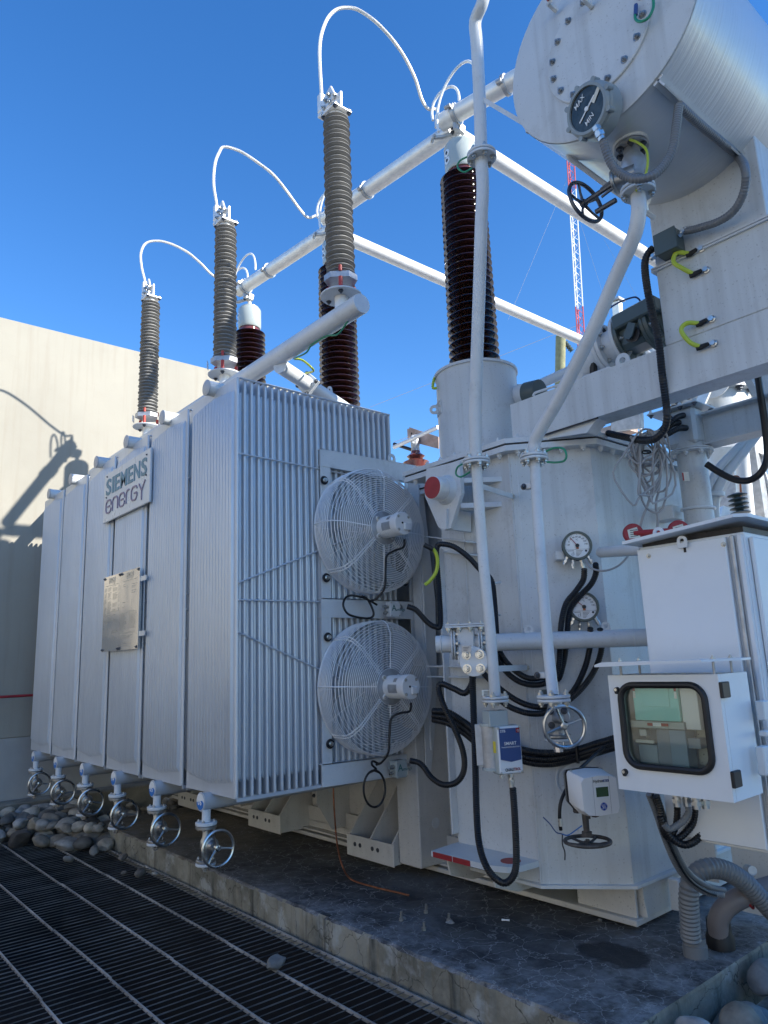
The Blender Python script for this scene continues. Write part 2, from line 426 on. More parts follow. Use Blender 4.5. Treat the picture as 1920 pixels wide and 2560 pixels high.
# ground: one sheet to the horizon with an opening over the pit
g = MB(); x = [-900, GX0-0.1, GX1+0.1, 900]; y = [-900, GY0, GY1, 900]
for i in range(3):
    for j in range(3):
        if i == 1 and j == 1: continue
        g.add([(x[i], y[j], -.06), (x[i+1], y[j], -.06), (x[i+1], y[j+1], -.06), (x[i], y[j+1], -.06)], [(0, 1, 2, 3)])
struct('ground', g, MT_GRAV)
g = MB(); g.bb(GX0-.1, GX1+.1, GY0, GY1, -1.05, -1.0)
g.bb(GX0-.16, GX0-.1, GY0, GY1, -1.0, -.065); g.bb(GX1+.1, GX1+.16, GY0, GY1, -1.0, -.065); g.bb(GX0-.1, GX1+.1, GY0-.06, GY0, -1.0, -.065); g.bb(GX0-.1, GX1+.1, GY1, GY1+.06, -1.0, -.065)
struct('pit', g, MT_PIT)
# steel grating: panels of thin bearing bars on long flat rails
root = link('grating', None, (0, 0, 0)); setp(root, kind='structure')
MT_BAR = mat('dark_bearing_bar_steel', (0.18, 0.18, 0.18), 0.45, metal=0.2, var=0.3, scale=3.0)
GP = 0.060; nper = 17; px_ = GX0; k = 0
rails = [SLY-0.03-0.002] + [2.255-0.345*i for i in range(12)]
while px_ < GX1-0.2:
    mb = MB(); x1 = px_+GP*nper
    for i in range(nper):
        xx = px_+GP*(i+.5)+rnd.uniform(-.003, .003); dz = rnd.uniform(-.0015, .0015)
        mb.bb(xx-.0014, xx+.0014, GY0, GY1, -.009, -.004+dz)
    rb = MB()
    for yy in rails:
        yo = rnd.uniform(-.005, .005)
        rb.add([(px_+.004, yy-.0042+yo, -.014), (x1-.004, yy-.0042+yo, -.014), (x1-.004, yy+.0042+yo, -.014), (px_+.004, yy+.0042+yo, -.014),
                (px_+.004, yy-.0042+yo, .0), (x1-.004, yy-.0042+yo, .0), (x1-.004, yy+.0042+yo, .0), (px_+.004, yy+.0042+yo, .0)],
               [(3, 2, 1, 0), (4, 5, 6, 7), (0, 1, 5, 4), (1, 2, 6, 5), (2, 3, 7, 6), (3, 0, 4, 7)])
    o = link('grating_panel', mb.mesh('grating_panel', MT_BAR, (px_, 0, 0), 0), (px_+0.0, 0, rnd.uniform(-.003, .003)), root)
    o.rotation_euler = (rnd.uniform(-.001, .001), rnd.uniform(-.003, .003), 0)
    link('flat_rails', rb.mesh('flat_rails', MT_GRATE, (px_, 0, 0), 0), (0, 0, 0), o)
    px_ = x1; k += 1
# concrete slab with an uneven arris
mb = MB(); n = 150; top = []; bot = []
xs = [SLX0+(SLX1-SLX0)*i/n for i in range(n+1)]
def chip(i, s=.006): return s*(math.sin(i*1.7)+math.sin(i*.61+1)+rnd.uniform(-1, 1))*.5
F0 = [V((xx, SLY+abs(chip(i, .012)), SLZ-.012+chip(i, .004))) for i, xx in enumerate(xs)]
F1 = [V((xx, SLY+.022+chip(i), SLZ)) for i, xx in enumerate(xs)]
Fb = [V((xx, SLY, -.9)) for xx in xs]
Bk = [V((xx, 8.5, SLZ)) for xx in xs]
m_ = n+1
mb.add(Fb+F0+F1+Bk, [(r*m_+i, r*m_+i+1, (r+1)*m_+i+1, (r+1)*m_+i) for r in range(3) for i in range(n)])
ny = 60; ys = [SLY+.03+(8.5-SLY-.03)*(i/ny) for i in range(ny+1)]
for X_, sgn in ((SLX1, 1), (SLX0, -1)):
    a = [V((X_, yy, -.9)) for yy in ys]; b_ = [V((X_+sgn*abs(chip(i, .008)), yy, SLZ-.012)) for i, yy in enumerate(ys)]; c_ = [V((X_-sgn*.0, yy, SLZ)) for yy in ys]
    q = len(ys); mb.add(a+b_+c_, [(r*q+i, r*q+i+1, (r+1)*q+i+1, (r+1)*q+i) for r in range(2) for i in range(q-1)])
    mb.add([(X_, SLY, -.9), (X_, SLY, SLZ-.012), (X_, SLY+.03, SLZ), (X_, SLY+.03, -.9)], [(0, 1, 2, 3)])
me = mb.mesh('slab', MT_TOP, (0, 0, 0), 0); me.materials.append(MT_SIDE)
for p in me.polygons:
    if abs(p.normal.z) < 0.6 : p.material_index = 1
setp(link('slab', me), kind='structure')
# kerb and boundary wall
mb = MB(); mb.bb(-8.76, -8.5, -14, 7.6, -.06, .30, .012); struct('kerb', mb, MT_KERB)
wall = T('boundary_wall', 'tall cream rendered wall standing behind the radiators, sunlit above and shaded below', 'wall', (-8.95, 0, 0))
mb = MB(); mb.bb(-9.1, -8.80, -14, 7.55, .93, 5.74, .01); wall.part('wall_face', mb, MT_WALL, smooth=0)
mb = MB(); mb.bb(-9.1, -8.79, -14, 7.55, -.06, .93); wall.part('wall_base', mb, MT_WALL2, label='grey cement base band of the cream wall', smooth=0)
mb = MB(); mb.tube([(-8.6, -6, 1.39), (-8.6, 2.3, 1.375), (-8.6, 5.6, 1.37)], .014, 8)
single('red_pipe', mb, M['red'], 'thin red horizontal pipe running along the shaded lower part of the wall', 'pipe', (-8.6, 0, 1.38))

# ---------------------------------------------------------------- stones
MT_ROCK = [mat('river_stone_'+n_, c, 0.8, var=0.22, scale=9, bump=0.5, bscale=35, dirt=0.3, dirtcol=d) for n_, c, d in
           (('tan', (0.30, 0.26, 0.20), (0.14, 0.12, 0.09)), ('grey', (0.25, 0.25, 0.24), (0.10, 0.10, 0.10)), ('pale', (0.36, 0.34, 0.30), (0.17, 0.15, 0.12)), ('dark', (0.13, 0.12, 0.11), (0.05, 0.05, 0.05)))]
for m_ in MT_ROCK:
    N = m_.node_tree; b_ = N.nodes['Principled BSDF']; src = b_.inputs['Base Color'].links[0].from_socket; oi = N.nodes.new('ShaderNodeObjectInfo'); h_ = N.nodes.new('ShaderNodeHueSaturation'); r_ = N.nodes.new('ShaderNodeMapRange'); r_.inputs[3].default_value = .5; r_.inputs[4].default_value = 1.7
    N.links.new(oi.outputs['Random'], r_.inputs[0]); N.links.new(r_.outputs[0], h_.inputs['Value']); N.links.new(src, h_.inputs['Color']); N.links.new(h_.outputs[0], b_.inputs['Base Color'])
import mathutils.noise as mn
def rock_mesh(k, ang=0.0):
    bm = bmesh.new(); bmesh.ops.create_icosphere(bm, subdivisions=3, radius=0.5); r = random.Random(k)
    sx, sy, sz = 1, r.uniform(.65, .95), r.uniform(.45, .72)
    dirs = [(V((r.gauss(0, 1), r.gauss(0, 1), r.gauss(0, 1))).normalized(), r.uniform(.30, .42)) for _ in range(9 if ang else 5)]
    ph = [r.uniform(0, 6) for _ in range(6)]
    for v in bm.verts:
        p = v.co.copy()
        for d, h in dirs:
            t = p.dot(d)-h
            if t > 0: p -= d*t*(0.95 if ang else 0.6)
        q = p*7; p *= 1+.035*(math.sin(q.x+ph[0])+math.sin(q.y*1.3+ph[1])+math.sin(q.z*1.7+ph[2]))
        p *= 1+.05*mn.fractal(p*5+V((k*3.1, 0, 0)), 1.0, 2.0, 4)
        v.co = V((p.x*sx, p.y*sy, p.z*sz))
    me = bpy.data.meshes.new('stone'); bm.to_mesh(me); bm.free(); me.shade_smooth()
    if ang: me.set_sharp_from_angle(angle=math.radians(30))
    return me
ROCKS = []
for k in range(12):
    me = rock_mesh(k, 1 if k % 3 == 2 else 0); me.materials.append(MT_ROCK[[0, 1, 2, 3, 0, 1, 2, 1, 0, 2, 1, 3][k]]); ROCKS.append(me)
def rock(p, s, label, group=None, k=None, rot=None):
    me = ROCKS[rnd.randrange(12) if k is None else k]
    o = link('stone', me, p); o.scale = (s,)*3; o.rotation_euler = rot or (rnd.uniform(-.5, .5), rnd.uniform(-.5, .5), rnd.uniform(0, 6.3))
    return setp(o, label, 'stone', group)
placed = []
def bed(n, xr, yr, zf, sr, label, group, ok=lambda x, y: True, mind=.62):
    c = 0; tries = 0
    while c < n and tries < n*60:
        tries += 1; xx = rnd.uniform(*xr); yy = rnd.uniform(*yr); s = rnd.uniform(*sr)
        if not ok(xx, yy): continue
        z = zf(xx, yy)
        if any((xx-a)**2+(yy-b)**2+((z-c2)*1.2)**2 < (mind*(s+t)/2)**2 for a, b, c2, t in placed): continue
        placed.append((xx, yy, z, s)); rock((xx, yy, z), s, label, group); c += 1
LBL_A = 'rounded river stone in the heap between the kerb and the grating corner'
ed = lambda x_, y_: (y_ < 2.57 or x_ < SLX0-.06) and x_ < -8.12 + max(0, (y_-1.80))*1.55
bed(80, (-8.44, -6.85), (0.6, 2.58), lambda a, b: .05+.08*max(0, -7.6-a), (.14, .27), LBL_A, 'stones in the heap beside the grating', ed)
bed(52, (-8.44, -7.2), (0.7, 2.7), lambda a, b: .17+.08*max(0, -7.6-a), (.12, .23), LBL_A, 'stones in the heap beside the grating', lambda a, b: ed(a+.12, b))
LBL_B = 'pale river stone lying in the strip behind the concrete slab, under the wall'
bed(60, (-8.42, -7.62), (2.6, 7.2), lambda a, b: .03, (.12, .20), LBL_B, 'stones in the strip along the kerb')
bed(34, (-8.42, -7.62), (2.6, 5.2), lambda a, b: .12, (.11, .18), LBL_B, 'stones in the strip along the kerb')
LBL_C = 'rounded grey stone in the bed to the right of the slab corner'
bed(34, (-1.73, -0.9), (2.2, 4.6), lambda a, b: .0, (.17, .26), LBL_C, 'stones in the bed right of the slab')
bed(30, (-1.71, -1.0), (2.3, 4.5), lambda a, b: .10, (.15, .24), LBL_C, 'stones in the bed right of the slab')
# loose stones on the grating
for (px, py, s, k, lb) in ((690, 2405, .115, 5, 'lone pale stone leaning against the slab face, nearest the camera on the grating'),
                           (352, 2182, .12, 3, 'pointed dark stone on the grating below the fifth handwheel'),
                           (389, 2184, .06, 7, 'small flat stone chip beside the pointed dark stone on the grating'),
                           (308, 2142, .10, 11, 'dark stone against the slab foot where the grating begins'),
                           (171, 2148, .105, 7, 'angular pale stone sitting alone on the grating in front of the heap'),
                           (191, 2112, .20, 8, 'large blocky grey stone at the front of the heap, on the grating'),
                           (236, 2126, .12, 1, 'small rounded stone on the grating right of the large blocky one'),
                           (310, 2181, .05, 11, 'small dark flake of stone on the grating left of the pointed stone')):
    p = at(px, py, Z=.03); rock(p, s, lb, k=k)
# building added unseen beyond the right edge, sized to shade the yard floor
bd = T('shade_building', 'tall plain concrete building added unseen right of the yard to shade the transformer', 'building', (20, 14, 0))
mb = MB(); mb.bb(20, 32, 7.3, 20.0, -.05, 18.85); bd.part('wall', mb, MT_WALL2, smooth=0)
mb = MB(); mb.bb(19.9, 32.1, 7.2, 20.1, 18.85, 19.1); bd.part('parapet', mb, MT_KERB, smooth=0)
ob = T('bounce_building', 'long cream building added unseen behind the camera to bounce sunlight onto the transformer', 'building', (2, -10.5, 0))  # unseen building added behind the camera as a warm fill reflector
mb = MB(); mb.bb(-22, 26, -17, -10.5, -.05, 6.5); ob.part('wall', mb, MT_OPP, smooth=0)
mb = MB(); mb.bb(-22.1, 26.1, -17.1, -10.4, 6.5, 6.8); ob.part('parapet', mb, MT_KERB, smooth=0)
# ================================================================ TRANSFORMER TANK
TZ0, TZ1 = 0.39, 2.80
tank = T('transformer_tank', 'grey painted transformer tank with bolted cover and octagonal end standing on the slab', 'transformer tank', (-4.5, 4.3, SLZ))
nose = [(-3.30, 3.76), (-3.30, 3.31), (-2.68, 3.31), (-2.325, 3.62), (-2.325, 4.75), (-2.68, 5.10), (-3.30, 5.10)]
P3 = lambda pl, z: [V((a, b, z)) for a, b in pl]
mb = MB(); mb.prism(P3(nose, TZ0), (0, 0, TZ1-TZ0)); mb.bb(-8.0, -3.302, 3.76, 5.0, TZ0-.1, TZ1)
tank.part('tank_wall', mb, M['paint'], smooth=0)
def outset(pl, d):
    c = V((sum(a for a, b in pl)/len(pl), sum(b for a, b in pl)/len(pl)))
    n = len(pl); out = []
    for i in range(n):
        p0, p1, p2 = V(pl[i-1]), V(pl[i]), V(pl[(i+1) % n])
        e0 = (p1-p0).normalized(); e1 = (p2-p1).normalized(); n0 = V((e0.y, -e0.x)); n1 = V((e1.y, -e1.x))
        if (p1-c).dot(n0+n1) < 0: n0, n1 = -n0, -n1
        b = (n0+n1).normalized(); out.append(tuple(p1 + b*(d/max(.3, b.dot(n0)))))
    return out
oct_ = [(-8.0, 3.52), (-3.50, 3.52), (-3.50, 3.31), (-2.68, 3.31), (-2.325, 3.62), (-2.325, 4.75), (-2.68, 5.10), (-8.0, 5.10)]
lid = outset(oct_, .075)
mb = MB(); mb.prism(P3(lid, 2.842), (0, 0, .030)); tank.part('cover_plate', mb, M['paint2'], smooth=0)
mb = MB(); mb.prism(P3(outset(oct_, .07), 2.797), (0, 0, .034)); tank.part('rim_flange', mb, M['paint2'], smooth=0)
mb = MB(); mb.prism(P3(outset(oct_, .062), 2.831), (0, 0, .011)); tank.part('gasket', mb, M['blk'], smooth=0)
mb = MB(); mb.prism(P3(outset(nose, .03), TZ0-.016), (0, 0, .016)); mb.bb(-8.1, -3.32, 3.70, 5.05, .285, .29); tank.part('bottom_plate', mb, M['paint2'], smooth=0)
# bolts round the rim
def hexbolt_mesh(name, r, h, m, stud=0.0, washer=True):
    b = MB()
    if washer: b.lathe([(r*1.45, 0), (r*1.45, h*.22), (r*1.2, h*.24)], (0, 0, 0), n=14)
    b.lathe([(r, h*.2), (r, h*.85), (r*.86, h)], (0, 0, 0), n=6)
    if stud: b.lathe([(r*.5, h*.9), (r*.5, h+stud)], (0, 0, 0), n=8)
    return b.mesh(name, m, smooth=30)
BOLT = hexbolt_mesh('bolt', .0125, .016, M['bolt'], .008)
BOLTP = hexbolt_mesh('bolt', .0155, .020, M['paint2'], .010)
BOLTD = hexbolt_mesh('bolt', .012, .014, M['dkbolt'], .006)
BOLTS = hexbolt_mesh('bolt', .0075, .009, M['bolt'], .004)
DOWN = frame((0, 0, -1))
def bolts_line(t, a, b, n, z, me=BOLTP, up=True):
    a = V(a); b = V(b)
    for i in range(n):
        p = a+(b-a)*((i+.5)/n); q = V((p.x, p.y, z)); t.inst('bolt', me, q, DOWN)
        if up: t.inst('bolt', me, V((p.x, p.y, 2.872)))
rl = outset(oct_, .042)
bolts_line(tank, rl[2], rl[3], 7, 2.797); bolts_line(tank, rl[3], rl[4], 4, 2.797); bolts_line(tank, rl[4], rl[5], 9, 2.797)
# weld seams and soft knuckle on the chamfer
mb = MB()
for (x_, y_) in ((-2.69, 3.308), (-2.655, 3.335), (-3.10, 3.308)):
    mb.tube([(x_, y_, TZ0), (x_, y_, TZ1)], .004, 6)
tank.part('weld_seam', mb, M['paint2'])
# vertical box stiffener at the left of the nose and plates beside it
mb = MB(); mb.bb(-3.40, -3.30, 3.36, 3.76, .56, 2.36, .01); tank.part('stiffener', mb, M['paint'])
mb = MB(); mb.bb(-3.304, -3.292, 3.26, 3.31, .56, 2.30); tank.part('stiffener', mb, M['paint2'])
# lifting lug plate (big pointed gusset with the red ended trunnion)
gp = [at(*q, Y=3.10) for q in ((1066, 1172), (1148, 1152), (1153, 1232), (1126, 1320), (1112, 1326), (1096, 1318), (1062, 1240))]
mb = MB(); mb.prism(gp, (0, .03, 0)); tank.part('lifting_gusset', mb, M['paint2'], smooth=0)
gp = [at(*q, Y=3.08) for q in ((1100, 1300), (1103, 1285), (1116, 1272), (1116, 1322), (1113, 1324), (1102, 1322))]
mb = MB(); mb.prism(gp, (0, .22, 0)); tank.part('gusset_rib', mb, M['paint2'], smooth=0)
for (py, h) in ((1207, .03), (1270, .03)):
    a = at(1153, py, Y=3.12); mb = MB()
    mb.prism([a, a+V((.16, .19, 0)), a+V((.02, .19, 0)), a+V((-.06, .04, 0))], (0, 0, h)); tank.part('bracket', mb, M['paint2'], smooth=0)
# channel arms that carry the radiator frame
for (y0, y1, x1p) in ((1340, 1372, 1166), (1664, 1690, 1190)):
    a = at(1066, y0, Y=3.42); b = at(x1p, y0+ (12 if y0 < 1500 else 2), Y=3.16); c = at(1066, y1, Y=3.42); d = at(x1p, y1+(12 if y0 < 1500 else 2), Y=3.16)
    mb = MB(); mb.prism([a, b, b+V((.0, .12, 0)), a+V((0, .12, 0))], (0, 0, -.008)); mb.prism([c, d, d+V((0, .12, 0)), c+V((0, .12, 0))], (0, 0, -.008)); mb.prism([a+V((0, .115, 0)), b+V((0, .115, 0)), d+V((0, .115, 0)), c+V((0, .115, 0))], (0, .008, 0))
    tank.part('bracket_channel', mb, M['paint2'], smooth=0)
# skid base along the slab
mb = MB(); mb.bb(-8.1, -2.33, 3.62, 5.2, SLZ+.02, SLZ+.05, .004)
mb.bb(-2.72, -2.35, 3.66, 3.675, SLZ+.05, TZ0-.018)
mb.prism([V((-3.02, 3.70, TZ0-.018)), V((-2.335, 3.70, TZ0-.018)), V((-2.31, 3.70, SLZ+.052)), V((-2.60, 3.70, SLZ+.052))], (0, .015, 0))
mb.bb(-2.345, -2.325, 3.70, 4.9, SLZ+.05, TZ0-.02)
tank.part('skid_base', mb, M['warm'], smooth=0)
mb = MB(); mb.bb(-8.1, -3.1, 3.70, 3.72, SLZ+.05, .40); mb.bb(-8.1, -3.05, 3.63, 3.74, .225, .238); tank.part('skid_flange', mb, M['warm'], smooth=0)
mb = MB(); mb.bb(-8.05, -3.42, 3.742, 3.757, .395, 1.25); tank.part('lower_wall_strake', mb, M['warm'], smooth=0)
# jacking brackets, stiffener columns, plates with holes (in the shade under the radiator)
def holes(t, par, pts, n, r, m=None):
    for p in pts:
        b = MB(); b.lathe([(r, 0), (r, .003)], V(p), n, 14); t.part('hole', b, m or M['blk'], par)
def col(x0, x1, z0, z1, y0=3.46):
    mb = MB(); mb.bb(x0, x1, y0, 3.757, z0, z1, .006); return tank.part('stiffener_column', mb, M['warm'], smooth=0)
c1 = col(-4.02, -3.80, .235, 1.55, 3.45)
holes(tank, c1, [(-3.80, 3.60, .50)], (1, 0, 0), .035, M['paint'])
for xo in (0, -1.45, -2.9):
    p = tank.part
    X0 = -4.55+xo; X1 = -4.02+xo
    mb = MB(); mb.bb(X0, X1, 3.40, 3.412, .215, .36, .003); j = p('jacking_plate', mb, M['warm'], smooth=0)
    holes(tank, j, [(X0+.10, 3.40, .30), (X0+.16, 3.40, .30), (X0+.30, 3.40, .30), (X0+.36, 3.40, .30)], (0, -1, 0), .015, M['dkbolt'])
    for xx in (X0+.02, X0+.26, X1-.03):
        mb = MB(); mb.prism([V((xx, 3.41, .36)), V((xx, 3.70, .70)), V((xx, 3.75, .70)), V((xx, 3.75, .22)), V((xx, 3.41, .22))], (.014, 0, 0)); p('gusset', mb, M['warm'], smooth=0)
    mb = MB(); mb.bb(X0-.35, X1+.02, 3.52, 3.75, .76, .775); p('ledge', mb, M['warm'], smooth=0)
    xx = X0-.42
    mb = MB(); mb.prism([V((xx, 3.757, 1.5)), V((xx, 3.42, 1.5)), V((xx, 3.42, .52)), V((xx, 3.56, .30)), V((xx, 3.757, .30))], (.014, 0, 0)); gs = p('gusset', mb, M['warm'], smooth=0)
    holes(tank, gs, [(xx+.014, 3.56, .62)], (1, 0, 0), .04, M['paint'])
    for k2 in (0, 1):
        xb = X0-.62-k2*.3
        mb = MB(); mb.bb(xb, xb+.07, 3.725, 3.741, .42, 1.0, .004); st = p('bolting_strip', mb, M['warm'], smooth=0)
        for zz in (.48, .94): tank.inst('bolt', BOLTD, (xb+.035, 3.725, zz), frame((0, -1, 0)), st)
for (pa, pb) in (((1055, 2003), (1062, 2108)), ((1100, 2010), (1106, 2090))):
    a = at(*pa, Y=3.72); b = at(*pb, Y=3.72); mb = MB(); mb.bb(a.x-.045, a.x+.045, 3.722, 3.742, b.z, a.z, .006); st = tank.part('bolting_strip', mb, M['warm'], smooth=0)
    tank.inst('bolt', BOLTD, (a.x, 3.722, a.z-.06), frame((0, -1, 0)), st); tank.inst('bolt', BOLTD, (a.x, 3.722, b.z+.06), frame((0, -1, 0)), st)
# ledge with red painted edge and lashing ring under the nose
LZ = at(1200, 2105, Y=3.02).z
mb = MB(); q = [at(*c, Z=.49) for c in ((1072, 2082), (1072+8, 2092), (1195, 2122), (1265, 2131), (1283, 2125), (1330, 2106))]
mb = MB(); mb.prism([V((-3.28, 3.06, .475)), V((-2.84, 3.06, .475)), V((-2.74, 3.10, .475)), V((-2.70, 3.16, .475)), V((-2.69, 3.32, .475)), V((-3.32, 3.44, .475))], (0, 0, .03)); lg = tank.part('jacking_ledge', mb, M['paint2'], smooth=0)
mb = MB(); mb.bb(-3.26, -3.11, 3.055, 3.06, .476, .504); mb.bb(-3.10, -2.97, 3.055, 3.06, .476, .504); tank.part('red_edge', mb, M['red'], lg, smooth=0)
mb = MB(); mb.lathe([(.055, 0), (.055, .003)], (-2.80, 3.20, .505), n=24); tank.part('red_disc', mb, M['red'], lg)
for xx in (-3.20, -2.86):
    mb = MB(); mb.prism([V((xx, 3.10, .475)), V((xx, 3.66, .475)), V((xx, 3.66, .32)), V((xx, 3.30, .32)), V((xx, 3.12, .38))], (.014, 0, 0)); gs = tank.part('gusset', mb, M['warm'], smooth=0)
    holes(tank, gs, [(xx+.014, 3.30, .41)], (1, 0, 0), .032, M['paint'])
for (a, b) in (((1160, 2090), (1215, 2070)), ((1175, 2096), (1232, 2078))):
    mb = MB(); mb.tube([at(*a, Z=.525), at(*b, Z=.52)], .014, 10); single('steel_bar_offcut', mb, M['galv'], 'short grey pipe offcut lying on the red edged ledge, %s one' % ('front' if a[0] > 1165 else 'rear'), 'pipe offcut', at(*a, Z=.5))
# trunnion stub with red blank face
tr = T('blanked_trunnion', 'red faced round blanked pipe stub on the tank gusset beside the upper fan', 'pipe stub', at(1110, 1220, Y=3.08))
c0 = at(1081, 1219, Y=2.985)
mb = MB(); mb.cyl(c0, c0+V((0, .13, 0)), .072, 28, .003); tr.part('stub', mb, M['alu'])
mb = MB(); mb.lathe([(.068, 0), (.068, .004)], c0, (0, -1, 0), 28); tr.part('red_face', mb, M['red'])
mb = MB(); mb.lathe([(.10, 0), (.085, .03), (.078, .05)], c0+V((0, .125, 0)), (0, -1, 0), 28); tr.part('collar', mb, M['paint2'])
# ================================================================ RADIATORS
RW, RX6, RY0, RPITCH, RP = 0.645, -3.935, 2.144, 0.728, 0.0515
RZ0, RZ1 = 0.85, 3.44
NF = 26
def fin_mesh():
    b = MB(); n = 14; h = RW/2; zt = RZ1-.045; zb = RZ0+.05
    zs = [RZ0, zb, zb+.03, zt-.03, zt, RZ1]
    # cross-section of one side: a flat border, then pressed vertical flutes
    xs = [-h, -h+.022]; pr = [0, 0]
    st = (RW-.06)/n
    for i in range(n):
        x0 = -h+.03+i*st
        xs += [x0+st*.02, x0+st*.16, x0+st*.44, x0+st*.50, x0+st*.56, x0+st*.84, x0+st*.98]; pr += [0, .0175, .0175, .0120, .0175, .0175, 0]
    xs += [h-.022, h]; pr += [0, 0]
    m = len(xs)
    for sgn in (-1, 1):
        vs = []
        for zi, z in enumerate(zs):
            for x_, p_ in zip(xs, pr):
                amp = 0 if zi in (0, 1, 4, 5) else 1
                zz = z
                if zi in (1, 2): zz = z+.035*(1-abs(x_)/h)*-1+.035
                if zi in (3, 4): zz = z-.035+.035*(1-abs(x_)/h)
                vs.append((x_, sgn*(.0095+p_*amp), zz))
        b.add(vs, [(r*m+i, r*m+i+1, (r+1)*m+i+1, (r+1)*m+i) for r in range(5) for i in range(m-1)])
    for x_ in (-h, h):      # rounded side edge
        b.tube([(x_-math.copysign(.004, x_), 0, RZ0+.004), (x_-math.copysign(.004, x_), 0, RZ1-.004)], .0110, 8)
    b.bb(-h, h, -.0095, .0095, RZ0-.004, RZ0+.004); b.bb(-h, h, -.0095, .0095, RZ1-.004, RZ1+.004)
    return b.mesh('fin', M['rad'], smooth=40)
FIN = fin_mesh()
YD = RP*(NF-1)
RL = ['farthest radiator, first from the left by the wall', 'second radiator from the left, numbered 02', 'third radiator from the left, left of the name sign',
      'fourth radiator from the left, behind the sign and nameplates', 'fifth radiator from the left, plain, numbered 05', 'nearest radiator at the right end, carrying the fans']
def radiator():
    t = T('radiator', RL[5]+', tall light grey finned panels', 'radiator', (0, 0, 0), 'radiators in the row along the tank')
    for i in range(NF): t.inst('fin', FIN, (0, RP*i, 0))
    for z, nm in ((RZ1+.022, 'top_header'), (RZ0-.047, 'bottom_header')):
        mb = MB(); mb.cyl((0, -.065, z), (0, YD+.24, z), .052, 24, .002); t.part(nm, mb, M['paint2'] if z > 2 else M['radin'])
    mb = MB(); mb.lathe([(.056, 0), (.056, .006), (.053, .008)], (0, -.060, RZ1+.022), (0, -1, 0), 28); t.part('end_cap', mb, M['radin'])
    mb = MB(); mb.lathe([(.056, 0), (.056, .006), (.053, .008)], (0, -.060, RZ0-.047), (0, -1, 0), 28); t.part('end_cap', mb, M['radin'])
    for s_ in (-1, 1):
        xx = s_*(RW/2+.012)
        for (za, zb_, ya, yb, r) in () if s_ < 0 else ((2.925, 2.905, 0, YD*.72, .006), (2.10, 2.50, 0, YD*.78, .006), (1.995, 1.998, 0, YD*.72, .006), (1.80, 1.42, 0, YD*.72, .006), (RZ1-.005, RZ1-.005, 0, YD, .007)):
            mb = MB(); mb.cyl((xx, ya, za), (xx, yb, zb_), r, 8); t.part('tie_rod', mb, M['rad'])
        mb = MB(); mb.bb(xx-.006 if s_ > 0 else xx, xx if s_ > 0 else xx+.006, -.005, YD+.01, RZ0-.02, RZ0+.0); t.part('bottom_edge_strip', mb, M['rad'], smooth=0)
    return t
rx = [RX6-RW/2-RPITCH*k for k in range(6)]
r0 = radiator(); rads = []
for k in range(6):
    o = r0.o if k == 0 else copy_tree(r0.o)
    o.location = (rx[k], RY0+.012, 0); o['label'] = RL[5-k]+', tall light grey finned panels'; rads.append(o)
# lifting eyes on the near header and number decals under each radiator
for k, (o, num) in enumerate(zip(rads, ('06', '05', '04', '03', '02', '01'))):
    z = RZ0-.047; c = V((0, -.0695, z))
    d = MB(); d.lathe([(.048, 0), (.048, .0012)], c, (0, -1, 0), 28); p1 = link('number_disc', d.mesh('number_disc', M['dial']), (0, 0, 0), o)
    # blue lower field below a wavy line
    F = [c+V((.046*math.cos(a), -.0018, .046*math.sin(a))) for a in [PI*1.02+i*PI*.96/14 for i in range(15)]]
    d = MB(); d.prism([F[-1]+V((-.02, 0, .014))]+[F[-1]+V((-.045, 0, .006))]+F, (0, -.0006, 0)); link('blue_field', d.mesh('blue_field', M['blue'], smooth=0), (0, 0, 0), p1)
    d = MB(); d.text(num[0], c+V((-.030, -.0024, -.017)), (1, 0, 0), (0, 0, 1), .045, .001, .02); d.text(num[1], c+V((-.002, -.0024, -.017)), (1, 0, 0), (0, 0, 1), .045, .001, .02)
    link('number', d.mesh('number', M['dial'], smooth=0), (0, 0, 0), p1)
# ---------------------------------------------------------------- gate valves under the radiators
def wheel(t, par, c, ax, R, m, spokes=3, tub=.009, a0=.5, name='handwheel'):
    F = frame(ax); c = V(c); mb = MB(); mb.ring(c, ax, R, tub, 36, 8); w_ = t.part(name, mb, m, par)
    mb = MB(); mb.lathe([(.018, -.012), (.018, .012), (.010, .014), (.010, .02)], c-F @ V((0, 0, .012)), ax, 14); t.part('hub', mb, m, w_) if par is None else t.part('hub', mb, m, par)
    for i in range(spokes):
        a = a0+2*PI*i/spokes; e = c+F @ V((math.cos(a)*R, math.sin(a)*R, 0)); i0 = c-F @ V((0, 0, .014))
        mb = MB(); mb.tube([i0, i0+(e-i0)*.55-F @ V((0, 0, .003)), e], [.009, .006, .007], 7); (t.part('spoke', mb, m, w_) if par is None else t.part('spoke', mb, m, par))
    return w_
def flange(mb, c, ax, R, h, n=28): mb.lathe([(R-.003, 0), (R, .003), (R, h-.003), (R-.003, h)], c, ax, n)
